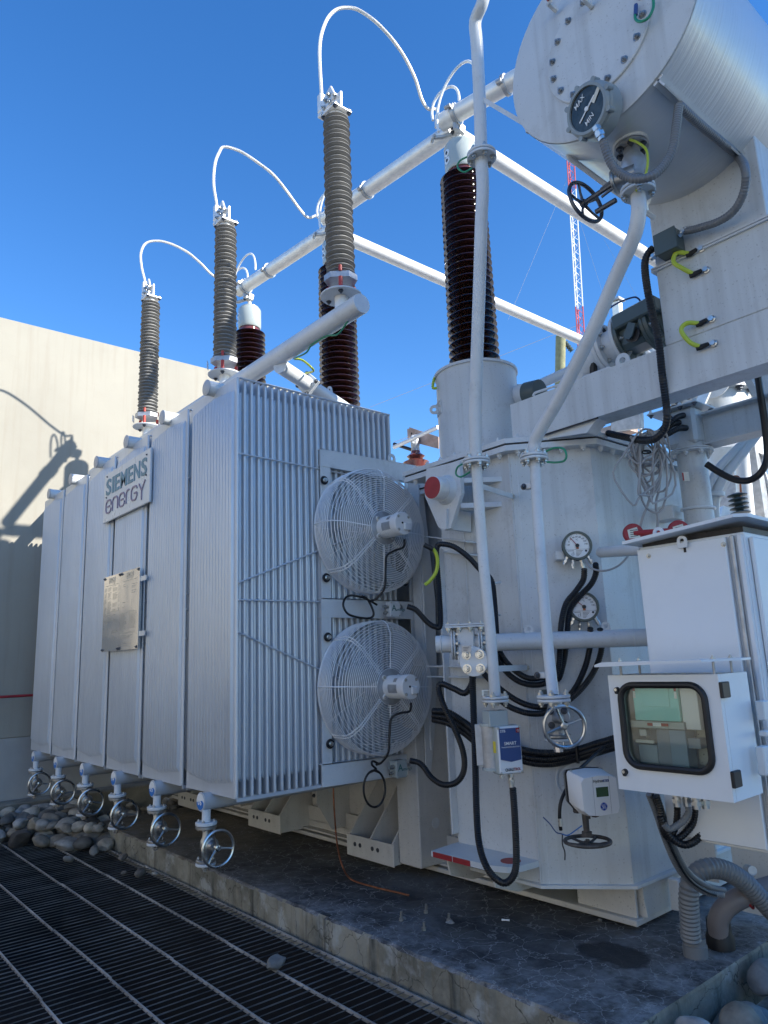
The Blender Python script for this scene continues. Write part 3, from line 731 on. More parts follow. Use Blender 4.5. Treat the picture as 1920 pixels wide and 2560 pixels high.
def drain_valve():
    t = T('drain_valve', '', 'valve', (0, 0, 0), 'drain valves hanging under the radiators')
    z = RZ0-.047
    mb = MB(); mb.cyl((0, 0, z-.04), (0, 0, z-.11), .026, 18); mb.lathe([(.024, 0), (.030, .01)], (0, 0, z-.105), (0, 0, -1), 18); t.part('neck_pipe', mb, M['paint2'])
    mb = MB(); flange(mb, (0, 0, z-.128), (0, 0, 1), .064, .020); t.part('upper_flange', mb, M['paint2'])
    mb = MB(); flange(mb, (0, 0, z-.130), (0, 0, -1), .062, .018); t.part('counter_flange', mb, M['castst'])
    for i in range(4):
        a = PI/4+i*PI/2; t.inst('bolt', BOLTS, (.048*math.cos(a), .048*math.sin(a), z-.108)); t.inst('bolt', BOLTS, (.048*math.cos(a), .048*math.sin(a), z-.148), DOWN)
    zc = z-.235
    mb = MB(); mb.lathe([(.022, .09), (.022, .045), (.034, .02), (.036, 0), (.034, -.02), (.024, -.045), (.024, -.09)], (0, 0, zc), (0, 0, 1), 20)
    mb.cyl((0, 0, zc), (.055, 0, zc), .030, 18); mb.lathe([(.046, 0), (.046, .012)], (.05, 0, zc), (1, 0, 0), 22); mb.lathe([(.046, 0), (.046, .010), (.034, .014), (.026, .04)], (.065, 0, zc), (1, 0, 0), 22)
    mb.cyl((.09, 0, zc), (.155, 0, zc), .009, 10); mb.bb(.09, .14, -.030, -.022, zc-.006, zc+.006); mb.bb(.09, .14, .022, .030, zc-.006, zc+.006)
    t.part('valve_body', mb, M['castst'])
    mb = MB(); flange(mb, (0, 0, z-.318), (0, 0, -1), .058, .016); t.part('lower_flange', mb, M['castst'])
    mb = MB(); flange(mb, (0, 0, z-.336), (0, 0, -1), .060, .016); t.part('blank_flange', mb, M['paint2'])
    for i in range(4):
        a = PI/4+i*PI/2; t.inst('bolt', BOLTS, (.046*math.cos(a), .046*math.sin(a), z-.317)); t.inst('bolt', BOLTS, (.046*math.cos(a), .046*math.sin(a), z-.353), DOWN)
    mb = MB(); mb.cyl((0, 0, z-.352), (0, 0, z-.385), .017, 8); mb.cyl((0, 0, z-.36), (0, 0, z-.375), .022, 6); t.part('drain_plug', mb, M['brass'])
    wheel(t, None, (.155, 0, zc), (1, 0, 0), .098, M['steel'], 3, .0085, .35)
    return t
v0 = drain_valve()
VL = ['sixth and nearest', 'fifth', 'fourth', 'third', 'second', 'first and farthest']
for k in range(6):
    o = v0.o if k == 0 else copy_tree(v0.o)
    o.location = (rx[k]+.035, RY0-.035, 0); o['label'] = 'steel drain valve with bright handwheel under radiator 0%d, the %s of the row' % (6-k, VL[k])
    for ch in o.children:
        if ch.name.startswith('handwheel'): ch.rotation_euler = (0, 0, 0)
# ================================================================ FANS AND THEIR FRAME
FX = -3.895
fr = T('fan_mounting_rack', 'light grey flat bar frame on the nearest radiator carrying the two round fans', 'frame', (FX, 3.2, .85))
def xbar(p, nm='crossbar', th=.012, X=FX):
    P = [at(a, b, X=X) for a, b in p]; mb = MB(); mb.prism(P, (-th, 0, 0)); return fr.part(nm, mb, M['paint2'], smooth=0)
tb = xbar([(801, 1121), (1040, 1164), (1040, 1206), (801, 1162)])
xbar([(804, 1495), (1046, 1503), (1047, 1546), (804, 1541)]); xbar([(806, 1911), (1072, 1877), (1078, 1926), (807, 1966)])
for (a, b, c, d) in (((801, 1121), (1038, 1164), 0, 0), ((804, 1495), (1046, 1503), 0, 0), ((806, 1911), (1070, 1878), 0, 0), ((801, 1162), (1036, 1205), 0, 0), ((804, 1541), (1046, 1546), 0, 0), ((807, 1966), (1076, 1927), 0, 0)):
    p = at(*a, X=FX); q = at(*b, X=FX); mb = MB(); mb.prism([p, q, q+V((-.05, 0, 0)), p+V((-.05, 0, 0))], (0, 0, -.006)); fr.part('flange_strip', mb, M['paint2'], smooth=0)
xbar([(801, 1163), (826, 1168), (830, 1915), (807, 1915)], 'upright', .008, FX-.004)
p0 = at(1030, 1300, X=FX).y
mb = MB(); mb.bb(FX-.012, FX-.004, p0-.05, p0+.02, .98, 2.93); fr.part('upright', mb, M['paint2'], smooth=0)
wp = [at(*q, X=-3.78) for q in ((1042, 1166), (1054, 1166), (1058, 1230), (1088, 1500), (1092, 1680), (1086, 1840), (1078, 1930), (1066, 1930), (1044, 1180))]
mb = MB(); mb.prism(wp, (-.010, 0, 0)); fr.part('edge_plate', mb, M['paint2'], smooth=0)
a = at(1066, 1700, X=-3.79); mb = MB(); mb.bb(-3.88, -3.768, a.y-.006, a.y+.006, .98, 2.96); fr.part('edge_angle', mb, M['paint2'], smooth=0)
def eye(t, c, nrm, R=.030, th=.010, m=None, par=None, up=(0, 0, 1), hole=.45, base=.03):
    F = frame(nrm, up); c = V(c); mb = MB(); n = 20; ri = R*hole
    out = [(-base, -R), (-base, R)] + [(R*math.sin(a), R*math.cos(a)) for a in [PI*i/12 for i in range(13)]]
    O = []
    for i in range(n):
        a = 2*PI*i/n; x_, y_ = math.cos(a)*R, math.sin(a)*R
        if x_ < 0: x_ = -base*min(1, abs(math.cos(a))*1.6); y_ = math.copysign(R*min(1, abs(math.sin(a))*1.35), y_)
        O.append((x_, y_, a))
    vs = []
    for z_ in (-th/2, th/2):
        vs += [c+F @ V((x_, y_, z_)) for x_, y_, a in O]; vs += [c+F @ V((ri*math.cos(a), ri*math.sin(a), z_)) for x_, y_, a in O]
    fs = []
    for i in range(n):
        j = (i+1) % n
        fs += [(i, j, n+j, n+i), (2*n+i, 2*n+j, 3*n+j, 3*n+i), (i, j, 2*n+j, 2*n+i), (n+i, n+j, 3*n+j, 3*n+i)]
    mb.add(vs, fs); return t.part('lifting_eye', mb, m or M['paint2'], par)
eye(fr, at(979, 1146, X=FX), (1, 0, 0), .035)
def make_fan(label, c, group):
    """c: centre of the front of the guard; the fan faces +X"""
    t = T('cooling_fan', label, 'fan', c, group); c = V(c); R = .432; dp = .212
    def P(r, a, x_): return c+V((x_, r*math.sin(a), r*math.cos(a)))
    mb = MB(); radii = [.118+.0149*i for i in range(21)]
    for r in radii:
        x_ = 0 if r < .34 else -.055*((r-.34)/.08)**2
        mb.ring(c+V((x_, 0, 0)), (1, 0, 0), r, .0026, 56, 5)
    t.part('front_guard', mb, M['wire'])
    mb = MB()
    for i in range(9):
        x_ = -.065-(dp-.065)*(i+.3)/9; mb.ring(c+V((x_, 0, 0)), (1, 0, 0), R-.001+.006*math.sin(i/8*PI), .0026, 56, 5)
    mb.ring(c+V((-dp, 0, 0)), (1, 0, 0), R, .005, 56, 6); t.part('side_guard', mb, M['wire'])
    mb = MB()
    for r in [.10+.055*i for i in range(6)]: mb.ring(c+V((-dp, 0, 0)), (1, 0, 0), r, .0018, 44, 4)
    for i in range(12): mb.tube([P(.06, i*PI/6, -dp), P(R, i*PI/6, -dp)], .0022, 4)
    t.part('rear_guard', mb, M['wire'])
    for i in range(8):
        a = i*PI/4+.05
        for da in ((-.025, .025) if i % 2 else (0,)):
            mb = MB(); mb.tube([P(.10, a+da*3, -.004), P(.345, a+da, -.004), P(.41, a+da, -.035), P(R+.003, a+da, -.075), P(R+.004, a+da, -dp)], .0042, 6); t.part('guard_spoke', mb, M['wire'])
    # back plate of the motor and the motor itself
    mb = MB(); mb.lathe([(.117, 0), (.117, .004), (.112, .006)], c+V((-.002, 0, 0)), (1, 0, 0), 36); t.part('motor_plate', mb, M['galv'])
    mb = MB(); mb.lathe([(.074, 0), (.074, .15), (.078, .155), (.078, .195), (.074, .2)], c, (1, 0, 0), 36)
    for i in range(9): mb.ring(c+V((.02+i*.014, 0, 0)), (1, 0, 0), .0742, .0016, 32, 4)
    mo = t.part('motor', mb, M['whitep'])
    for i in range(4):
        a = PI/4+i*PI/2
        mb = MB(); mb.prism([P(.068, a-.22, .0), P(.098, a-.13, .0), P(.104, a, .0), P(.098, a+.13, .0), P(.068, a+.22, .0)], (.016, 0, 0)); t.part('motor_foot', mb, M['whitep'], mo, smooth=0)
        t.inst('bolt', BOLTS, P(.090, a, .016), frame((1, 0, 0)), mo); t.inst('bolt', BOLTS, P(.063, a, .199), frame((1, 0, 0)), mo)
    mb = MB(); mb.box(P(.028, 2.5, .208), (.018, .05, .05), None, .006); t.part('terminal_cover', mb, M['whitep'], mo)
    mb = MB(); mb.lathe([(.007, 0), (.007, .004)], P(.012, -1.4, .199), (1, 0, 0), 10); t.part('vent_hole', mb, M['blk'], mo)
    mb = MB(); F = []
    for i in range(7): a = -2.05+i*.12; F.append((P(.0755, a, .055), P(.0755, a, .14)))
    vs = [q for pr_ in F for q in pr_]; mb.add(vs, [(2*i, 2*i+1, 2*i+3, 2*i+2) for i in range(6)]); t.part('rating_label', mb, M['galv'], mo)
    mb = MB()
    for q in range(7):
        F = [P(.0757, -1.1+q*0.055, .10), P(.0757, -1.1+q*.055+.028, .10), P(.0757, -1.1+q*.055+.028, .13), P(.0757, -1.1+q*.055, .13)]; mb.add(F, [(0, 1, 2, 3)])
    t.part('print_lines', mb, M['ink'], mo, smooth=0)
    # blades
    for k in range(3):
        a0 = 2*PI*k/3+1.02; mb = MB(); n = 9; vs = []
        for i in range(n):
            f = i/(n-1); r = .07+f*(R-.10); aw = .15+.24*math.sin(PI*min(1, f*.62+.22)); off = -.55*f*f
            for s_ in (-1, 0, 1):
                for z_ in (0, 1): vs.append(P(r, a0+off+s_*aw*(1-.35*f), -.085 + s_*(.045-.02*f)+.008*(1-abs(s_)) + z_*.004))
        fs = []
        for i in range(n-1):
            b = i*6; d = b+6
            fs += [(b, b+2, d+2, d), (b+2, b+4, d+4, d+2), (b+1, b+3, d+3, d+1), (b+3, b+5, d+5, d+3), (b, b+1, d+1, d), (b+4, b+5, d+5, d+4)]
        fs += [(0, 1, 3, 2), (2, 3, 5, 4), ((n-1)*6, (n-1)*6+2, (n-1)*6+3, (n-1)*6+1), ((n-1)*6+2, (n-1)*6+4, (n-1)*6+5, (n-1)*6+3)]
        mb.add(vs, fs); t.part('blade', mb, M['radin'], smooth=50)
    mb = MB(); mb.lathe([(.07, 0), (.075, .01), (.075, .05), (.05, .06)], c+V((-.12, 0, 0)), (1, 0, 0), 24); t.part('blade_hub', mb, M['paint2'])
    # rubber mounts
    for dy, dz in ((-1, 1), (-1, -1), (1, 1), (1, -1)):
        q = c+V((-dp+.01, dy*.352, dz*.335)); mb = MB(); mb.ring(q, (1, 0, 0), .022, .009, 20, 8); ru = t.part('rubber_mount', mb, M['blk'])
        mb = MB(); mb.lathe([(.016, 0), (.016, .008), (.011, .01), (.011, .022)], q+V((.004, 0, 0)), (1, 0, 0), 12); t.part('mount_bolt', mb, M['steel'], ru)
    return t
FC1 = at(961, 1320, X=-3.68); FC2 = at(977, 1717, X=-3.68)
GF = 'fans on the nearest radiator'
make_fan('upper wire guarded cooling fan with white motor on the nearest radiator', FC1, GF)
make_fan('lower wire guarded cooling fan with white motor on the nearest radiator', FC2, GF)
def jbox(label, px, py, x, w_, h, d, sub, txt=True, cat='box'):
    """small grey junction box facing +X"""
    c = at(px, py, X=x); t = T('fan_junction_box', label, 'junction box', c, 'fan junction boxes')
    mb = MB(); mb.box(c+V((-d/2, 0, 0)), (d, w_, h), None, .005); b = t.part('box_body', mb, sub)
    mb = MB(); mb.box(c+V((.004, 0, 0)), (.008, w_+.006, h+.006), None, .003); l = t.part('lid', mb, sub)
    for a in (-1, 1):
        for e in (-1, 1): t.inst('bolt', BOLTS, c+V((.008, a*(w_/2-.008), e*(h/2-.008))), frame((1, 0, 0)), l, (.5,)*3)
    mb = MB(); mb.text('A', c+V((.009, -w_*.40, -.012)), (0, 1, 0), (0, 0, 1), .062, .001, .006); mb.text('umings', c+V((.009, -w_*.40+.036, -.012)), (0, 1, 0), (0, 0, 1), .030, .001, .002, 1.05)
    mb.bb(c.x+.0085, c.x+.0092, c.y-w_*.30, c.y+w_*.02, c.z+.004, c.z+.006); t.part('lettering', mb, mat('green_lettering', (.03, .14, .13), .5, var=0) if 'green_lettering' not in bpy.data.materials else bpy.data.materials['green_lettering'], l, smooth=0)
    return t, c
def gland(t, p, d, r=.013, L=.045, par=None):
    d = V(d).normalized(); p = V(p)
    mb = MB(); mb.lathe([(r, 0), (r, L*.28)], p, d, 6); mb.lathe([(r*.82, 0), (r*.82, L)], p, d, 12); mb.lathe([(r*1.08, 0), (r*1.08, L*.30)], p+d*L*.45, d, 6)
    return t.part('cable_gland', mb, M['steel'], par)
j1, jc1 = jbox('pale grey lettered junction box between the two fans', 987, 1523, -3.80, .088, .105, .05, M['paint2'])
j2, jc2 = jbox('grey green lettered junction box below the lower fan', 1003, 1922, -3.76, .088, .105, .07, M['headg'])
for t, c in ((j1, jc1), (j2, jc2)):
    gland(t, c+V((-.02, .044, .015)), (0, 1, 0)); gland(t, c+V((-.02, -.044, .015)), (0, -1, 0)); gland(t, c+V((-.02, -.055, -.02)), (0, -1, -.3), .011, .03)
def cable(nm, label, pts, r, m, rib=None, cat='cable', k=8, group=None, sp=True, n=10):
    mb = MB(); mb.tube(spline(pts, k) if sp else pts, r, n, rib=rib)
    return single(nm, mb, m, label, cat, pts[0], group)
# motor leads that hang down to the boxes
for (P_, lb) in ((((1012, 1348), (1008, 1368), (985, 1377), (967, 1390), (964, 1420), (961, 1470), (940, 1497), (925, 1502)), 'thin black lead from the upper fan motor down its guard'),
                 (((1028, 1757), (1024, 1778), (1000, 1783), (978, 1797), (974, 1840), (971, 1880), (955, 1905), (940, 1912)), 'thin black lead from the lower fan motor down its guard')):
    xs_ = [-3.50, -3.52, -3.62, -3.66, -3.665, -3.67, -3.72, -3.76]
    cable('motor_lead', lb, [at(*p, X=x_) for p, x_ in zip(P_, xs_)], .0075, M['rubber'])
L1 = [(942, 1512), (925, 1502), (900, 1492), (870, 1490), (858, 1510), (868, 1533), (893, 1543), (925, 1545), (934, 1532), (920, 1500), (905, 1490)]
cable('motor_lead_coil', 'loop of thin black cable hanging between the two fans', [at(*p, X=-3.80+.012*(i % 3)) for i, p in enumerate(L1)], .0075, M['rubber'])
ring_ = [(948, 1910), (932, 1903), (930, 1912), (940, 1922)] + [(936+27*math.sin(2*PI*i/10*1.0), 1972-46*math.cos(2*PI*i/10)) for i in range(21)]
cable('motor_lead_coil', 'oval coil of thin black cable hanging below the lower fan', [at(*p, X=-3.76+.008*(i % 3)) for i, p in enumerate(ring_)], .0070, M['rubber'])
# ================================================================ BUSHINGS, ARRESTERS, BUS PIPES
def sheds(z0, z1, n, rc0, rs0, rc1=None, rs1=None):
    rc1 = rc1 or rc0; rs1 = rs1 or rs0; pr = [(rc0, z0)]; p = (z1-z0)/n
    for i in range(n):
        f = i/n; rc = rc0+(rc1-rc0)*f; rs = rs0+(rs1-rs0)*f; z = z0+i*p
        if i % 2 and rs0 < .12: rs -= .006
        pr += [(rc, z+p*.12), (rs-.010, z+p*.34), (rs, z+p*.40), (rs-.001, z+p*.50), (rs-.014, z+p*.60), (rc+.012, z+p*.90)]
    pr.append((rc1, z1)); return pr
HX, HY, HZ = [-3.28, -4.92, -6.55], 3.73, 3.61
def hv(x, label):
    c = V((x, HY, HZ)); t = T('high_voltage_bushing', label, 'bushing', c, 'brown porcelain bushings')
    mb = MB(); mb.lathe(sheds(.03, 1.62, 29, .128, .186, .118, .172), c, n=44); t.part('porcelain_insulator', mb, M['brown'], smooth=50)
    mb = MB(); mb.lathe([(.16, 0), (.16, .025), (.14, .04)], c, n=36); t.part('clamp_ring', mb, M['alu'])
    mb = MB(); mb.lathe([(.108, 1.60), (.108, 1.685)], c, n=32); t.part('neck', mb, M['brownl'])
    mb = MB(); mb.lathe([(.118, 1.66), (.128, 1.68), (.128, 1.875), (.122, 1.888), (.105, 1.892), (.105, 1.912), (.095, 1.92), (0, 1.925)], c, n=40); cap = t.part('head_cap', mb, M['headg'])
    for dz in (1.735, 1.80):
        a = -1.80; d = V((math.cos(a), math.sin(a), 0)); mb = MB(); mb.lathe([(.030, 0), (.030, .006), (.020, .007)], c+d*.124+V((0, 0, dz)), d, 20); f_ = t.part('sight_flange', mb, M['alu'], cap)
        mb = MB(); mb.lathe([(.014, 0), (.013, .003)], c+d*.130+V((0, 0, dz)), d, 14); t.part('sight_window', mb, M['blk'], f_)
    mb = MB(); mb.lathe([(.034, 1.92), (.018, 1.99), (.018, 2.01)], c, n=20); t.part('terminal_stud', mb, M['alu'])
    mb = MB(); mb.box(c+V((0, 0, 2.045)), (.085, .075, .085), frame((.1, .2, 1)), .012); cl = t.part('terminal_clamp', mb, M['galv'])
    for (a, b, e) in ((-.03, -.04, .02), (.03, -.04, .02), (-.03, -.04, -.02), (.03, -.04, -.02)): t.inst('bolt', BOLTD, c+V((a, b, 2.045+e)), frame((0, -1, 0)), cl)
    mb = MB(); mb.tube([c+V((-.03, -.02, 2.03)), c+V((-.10, -.08, 2.01)), c+V((-.16, -.12, 2.02))], [.016, .018, .016], 8); mb.lathe([(.036, 0), (.036, .014)], c+V((-.16, -.12, 2.01)), (-.5, -.6, .4), 14); t.part('clamp_arm', mb, M['galv'], cl)
    return t
hv(HX[0], 'nearest brown porcelain bushing rising from the round turret marked H3'); hv(HX[1], 'middle brown porcelain bushing half hidden behind the tallest grey arrester'); hv(HX[2], 'farthest brown porcelain bushing with its grey green head cap against the sky')
# turret H3 and (hidden behind the radiators) its fellows
def turret(x, lab, mark):
    c = V((x, HY, 2.875)); t = T('bushing_turret', lab, 'turret', c, 'bushing turrets on the tank cover')
    mb = MB(); mb.lathe([(.290, .015), (.290, .715), (.302, .717), (.302, .735), (.20, .737)], c, n=56); b = t.part('turret_wall', mb, M['paint'])
    mb = MB(); flange(mb, c+V((0, 0, .018)), (0, 0, 1), .365, .020, 48); t.part('turret_flange', mb, M['paint2']); mb = MB(); flange(mb, c+V((0, 0, 0)), (0, 0, 1), .365, .016, 48); t.part('cover_ring', mb, M['paint2'])
    for i in range(24):
        a = 2*PI*i/24; p = c+V((.338*math.cos(a), .338*math.sin(a), .038)); t.inst('bolt', BOLT, p); 
    for a, z in ((-2.45, .50), (.75, .60)):
        d = V((math.cos(a), math.sin(a), 0)); eye(t, c+d*.315+V((0, 0, z)), (-d.y, d.x, 0), .034, .012, up=d)
    if mark:
        a0 = -2.1
        def S(u, v, r=.2925): a = a0+u/.29; return c+V((r*math.cos(a), r*math.sin(a), .47+v))
        mb = MB()
        for (u0, v0, u1, v1) in ((-.055, -.05, .055, -.05), (.055, -.05, .055, .05), (.055, .05, -.055, .05), (-.055, .05, -.055, -.05)): mb.tube([S(u0+(u1-u0)*i/4, v0+(v1-v0)*i/4) for i in range(5)], .0035, 5)
        for st in (((-.042, -.032), (-.042, .032)), ((-.042, 0), (-.012, 0)), ((-.012, -.032), (-.012, .032)), ((.006, .030), (.034, .032), (.038, .016), (.020, .002), (.038, -.014), (.034, -.032), (.006, -.030))):
            mb.tube([S(*q) for q in st], .0042, 5)
        t.part('embossed_mark', mb, M['paint2'], b, label='raised H3 mark in a square border')
    return t
tu = turret(HX[0], 'round grey turret embossed H3 under the nearest brown bushing', True)
turret(HX[1], 'middle round grey turret behind the radiators', False); turret(HX[2], 'farthest round grey turret behind the radiators', False)
a = at(1102, 938, Z=3.62); b = at(1082, 968, Z=3.50)
cable('earth_strap', 'short yellow green earth strap at the rim of the H3 turret', [a+V((.03, .02, .02)), a, a+V((-.03, -.03, -.01)), b, b+V((.02, .02, -.01))], .010, M['yg'])
cable('earth_strap_sleeve', 'black sleeve on the earth strap at the rim of the H3 turret', [a+V((.035, .025, .023)), a+V((0, 0, .003)), a+V((-.033, -.03, -.008))], .014, M['blk'])
# grey arresters on their support pipe
GXS, GY, GZ = [-3.45, -5.062, -6.68], 2.65, 3.955
def arrester(x, label):
    c = V((x, GY, GZ)); t = T('surge_arrester', label, 'surge arrester', c, 'grey surge arresters on the pipe support')
    mb = MB(); mb.lathe(sheds(.145, 1.36, 36, .066, .100, .060, .094), c, n=36); t.part('silicone_housing', mb, M['sili'], smooth=50)
    mb = MB(); mb.lathe([(.135, 0), (.138, .003), (.138, .009), (.135, .012)], c, n=40); mp_ = t.part('mounting_plate', mb, M['paint2'])
    mb = MB(); mb.lathe([(.045, -.12), (.045, -.002)], c, n=24); t.part('support_stub', mb, M['alu'])
    mb = MB()
    P = [(c+V((.118*math.cos(a), .118*math.sin(a), 0))) for a in (PI/6, PI/2+.35, PI*5/6+.35, 3*PI/2-.3, 3*PI/2+.3, -PI/6+.35)]
    mb.prism([p+V((0, 0, .095)) for p in P], (0, 0, .040)); mb.lathe([(.07, .13), (.066, .15)], c, n=24); t.part('base_casting', mb, M['galv'], smooth=30)
    for i in range(3):
        a = PI/6+2*PI*i/3+.9; q = c+V((.098*math.cos(a), .098*math.sin(a), 0)); mb = MB(); mb.lathe([(.014, .012), (.014, .095)], q, n=12); mb.lathe([(.012, .135), (.012, .175)], q, n=12); t.part('red_insulating_post', mb, M['redb'])
        t.inst('bolt', BOLTD, q+V((0, 0, -.002)), DOWN)
    mb = MB(); mb.lathe([(.055, 1.35), (.055, 1.385)], c, n=24); mb.box(c+V((0, 0, 1.395)), (.17, .15, .014), None, .003); t.part('top_plate', mb, M['alu'])
    for a in (-1, 1):
        for e in (-1, 1): t.inst('bolt', BOLT, c+V((a*.07, e*.06, 1.400))); t.inst('bolt', BOLTD, c+V((a*.07, e*.06, 1.389)), DOWN)
    mb = MB(); mb.box(c+V((.01, 0, 1.470)), (.115, .018, .14), None, .004); tp = t.part('terminal_palm', mb, M['alu']); mb = MB(); mb.box(c+V((-.075, -.018, 1.545)), (.17, .020, .12), frame((-.45, 0, 1)), .005); t.part('palm_plate', mb, M['alu'], tp)
    for (u, v) in ((-.03, 1.50), (-.075, 1.54), (-.035, 1.56), (-.10, 1.50), (.03, 1.45), (.035, 1.51)): t.inst('bolt', BOLT, c+V((u, -.03, v)), frame((0, -1, 0)), tp)
    mb = MB(); mb.box(c+V((-.155, -.01, 1.58)), (.05, .05, .15), None, .008); mb.box(c+V((-.15, -.01, 1.475)), (.04, .06, .035), None, .005); tc_ = t.part('cable_clamp', mb, M['alu'])
    for v in (1.52, 1.56, 1.60): t.inst('bolt', BOLTD, c+V((-.18, -.01, v)), frame((-1, 0, 0)), tc_)
    return t
arrester(GXS[0], 'tallest looking grey ribbed arrester, nearest, standing at the capped end of the support pipe')
arrester(GXS[1], 'middle grey ribbed arrester standing just above the nearest radiator')
arrester(GXS[2], 'farthest grey ribbed arrester seen against the cream wall')
for x_ in GXS:
    c = V((x_-.11, GY-.10, GZ+.105)); mb = MB(); mb.box(c, (.055, .004, .065), frame((0, 0, 1), (.8, -.6, 0)))
    single('arrester_counter_plate', mb, M['signp'], 'small pale rectangular plate on the foot of the %s grey arrester' % ('nearest' if x_ > -4 else 'middle' if x_ > -6 else 'farthest'), 'plate', c)
sp = T('arrester_support', 'long horizontal grey pipe with round end cap carrying the grey arresters', 'pipe support', (-3.3, GY, 3.8))
mb = MB(); mb.cyl((-3.245, GY, 3.822), (-8.2, GY, 3.822), .066, 32, .002); sp.part('pipe', mb, M['paint2']); mb = MB(); mb.lathe([(.066, 0), (.064, .008)], (-3.246, GY, 3.822), (1, 0, 0), 32); sp.part('end_cap', mb, M['paint2'])
br0 = at(700, 915, Y=GY); br1 = at(845, 1010, Y=3.42); 
d = (br1-br0).normalized(); fm = br0+d*((br1-br0).length*.45)
mb = MB(); mb.cyl(br0, br1+d*.5, .055, 26); sp.part('brace_pipe', mb, M['paint2'])
mb = MB(); flange(mb, fm-d*.016, d, .105, .014, 4); mb2 = MB(); flange(mb2, fm+d*.002, d, .105, .014, 4); sp.part('brace_flange', mb, M['paint2'], smooth=0); sp.part('brace_flange', mb2, M['paint2'], smooth=0)
F = frame(d)
for i in range(4): a = PI/2*i; sp.inst('bolt', BOLTD, fm-d*.018+F @ V((.085*math.cos(a), .085*math.sin(a), 0)), frame(-d))
for i in range(4): a = PI/2*i; sp.inst('bolt', BOLTD, fm+d*.018+F @ V((.085*math.cos(a), .085*math.sin(a), 0)), frame(d))
eye(sp, fm+d*.33+V((0, 0, .078)), (0, 1, .2), .028, .010, up=(0, 0, 1)); eye(sp, at(694, 880, Y=GY), (.6, 1, 0), .030, .010); eye(sp, at(767, 985, Y=3.0), (0, 1, 0), .022, .010)
cable('earth_cable', 'green earth wire clipped under the arrester support pipe', [at(872, 800, Y=GY), at(845, 835, Y=GY), at(818, 840, Y=GY), at(780, 862, Y=GY), at(765, 882, Y=GY), at(735, 897, Y=2.7)], .006, M['green'])
cable('earth_cable', 'yellow green earth loop over the bolted flange of the arrester pipe brace', [at(735, 897, Y=2.7), at(755, 900, Y=2.75), at(778, 918, Y=2.8), at(783, 928, Y=2.85), at(765, 933, Y=2.9)], .008, M['yg'])
# bus pipes
BR = .068
def bus(x0, x1, label, slope=.085, y0=3.62, z=5.72):
    a = V((x0, y0, z)); b = V((x1, y0+slope*(x1-x0), z)); t = T('bus_pipe', label, 'bus pipe', a, 'aluminium bus pipes')
    d = (b-a).normalized(); n = 28
    # open end: outer skin, lip, inner skin
    mb = MB(); mb.lathe([(BR-.008, .30), (BR-.008, 0), (BR, 0), (BR, (b-a).length)], a, d, n, cap=False); mb.lathe([(BR, 0), (0, .001)], b, d, n); t.part('pipe', mb, M['alu'])
    mb = MB(); mb.lathe([(BR-.009, 0), (0, .001)], a+d*.29, d, n); t.part('bore_shade_disc', mb, M['blk'])  # black disc inside the open pipe paints the shade of its bore
    for u in (.12,):
        q = a+d*u; mb = MB(); mb.lathe([(BR+.001, 0), (BR+.016, .004), (BR+.016, .034), (BR+.001, .038)], q, d, n); cl = t.part('pipe_clamp', mb, M['galv'])
        mb = MB(); mb.box(q+V((.01, .0, -BR-.035)), (.03, .045, .07), None, .006); t.part('clamp_foot', mb, M['galv'], cl)
        for s_ in (-1, 1): mb = MB(); mb.lathe([(.016, 0), (.016, .05)], q+V((0, -.02, 0))+V((0, s_*(BR+.012), .01)), d, 10); t.part('clamp_lug', mb, M['galv'], cl)
    q = a+d*.56; mb = MB(); mb.lathe([(BR+.001, 0), (BR+.012, .004), (BR+.012, .03), (BR+.001, .034)], q, d, n); cl = t.part('pipe_clamp', mb, M['galv'])
    for s_ in (-1, 1): mb = MB(); mb.lathe([(.02, 0), (.02, .04)], q+V((0, s_*(BR+.016), s_*.02)), d, 10); t.part('clamp_lug', mb, M['galv'], cl)
    # jumper loops of stranded cable over the clamp
    for (o1, o2, hgt, nm) in ((V((.06, -.10, -.17)), V((.40, -.02, BR+.0)), .30, 'jumper'), (V((-.02, -.07, .0)), V((.20, .0, BR+.0)), .17, 'jumper')):
        p0 = a+o1; p1 = a+o2; mb = MB(); mb.tube([p0+(p1-p0)*(.5-.5*math.cos(PI*i/18)*(1+.25*math.sin(PI*i/18)))+V((0, -.02*math.sin(PI*i/18), hgt*math.sin(PI*i/18))) for i in range(19)], .011, 8); t.part('jumper_cable', mb, M['alu'])
    return t
bus(-3.36, -.2, 'nearest bright bus pipe with open end on the H3 bushing, running off behind the conservator', .2)
bus(-4.93, -3.36, 'bright bus pipe from the middle bushing up to below the nearest bushing head')
bus(-6.60, -5.02, 'bright bus pipe with open end on the farthest bushing head', .09)
for (x0, y0, z0, x1, y1, lb) in ((-3.33, 3.74, 5.66, -3.36, 8.6, 'bright bus pipe receding to the right below the nearest bushing head'), (-4.98, 3.77, 5.66, -5.0, 9.0, 'bright bus pipe receding behind the nearest brown bushing to a distant clamp')):
    mb = MB(); mb.cyl((x0, y0, z0), (x1, y1, z0), .062, 26); t = T('bus_pipe', lb, 'bus pipe', (x0, y0, z0), 'aluminium bus pipes'); t.part('pipe', mb, M['alu'])
    mb = MB(); mb.cyl((x0, y1+.02, z0), (x0, y1+.14, z0), .085, 20); mb.box((x0, y1+.1, z0-.12), (.12, .14, .16), None, .02); mb.tube(spline([(x0-.1, y1-.1, z0-.05), (x0-.05, y1, z0+.2), (x0, y1+.2, z0+.22), (x0+.05, y1+.3, z0)], 6), .02, 8); t.part('end_clamp', mb, M['galv'])
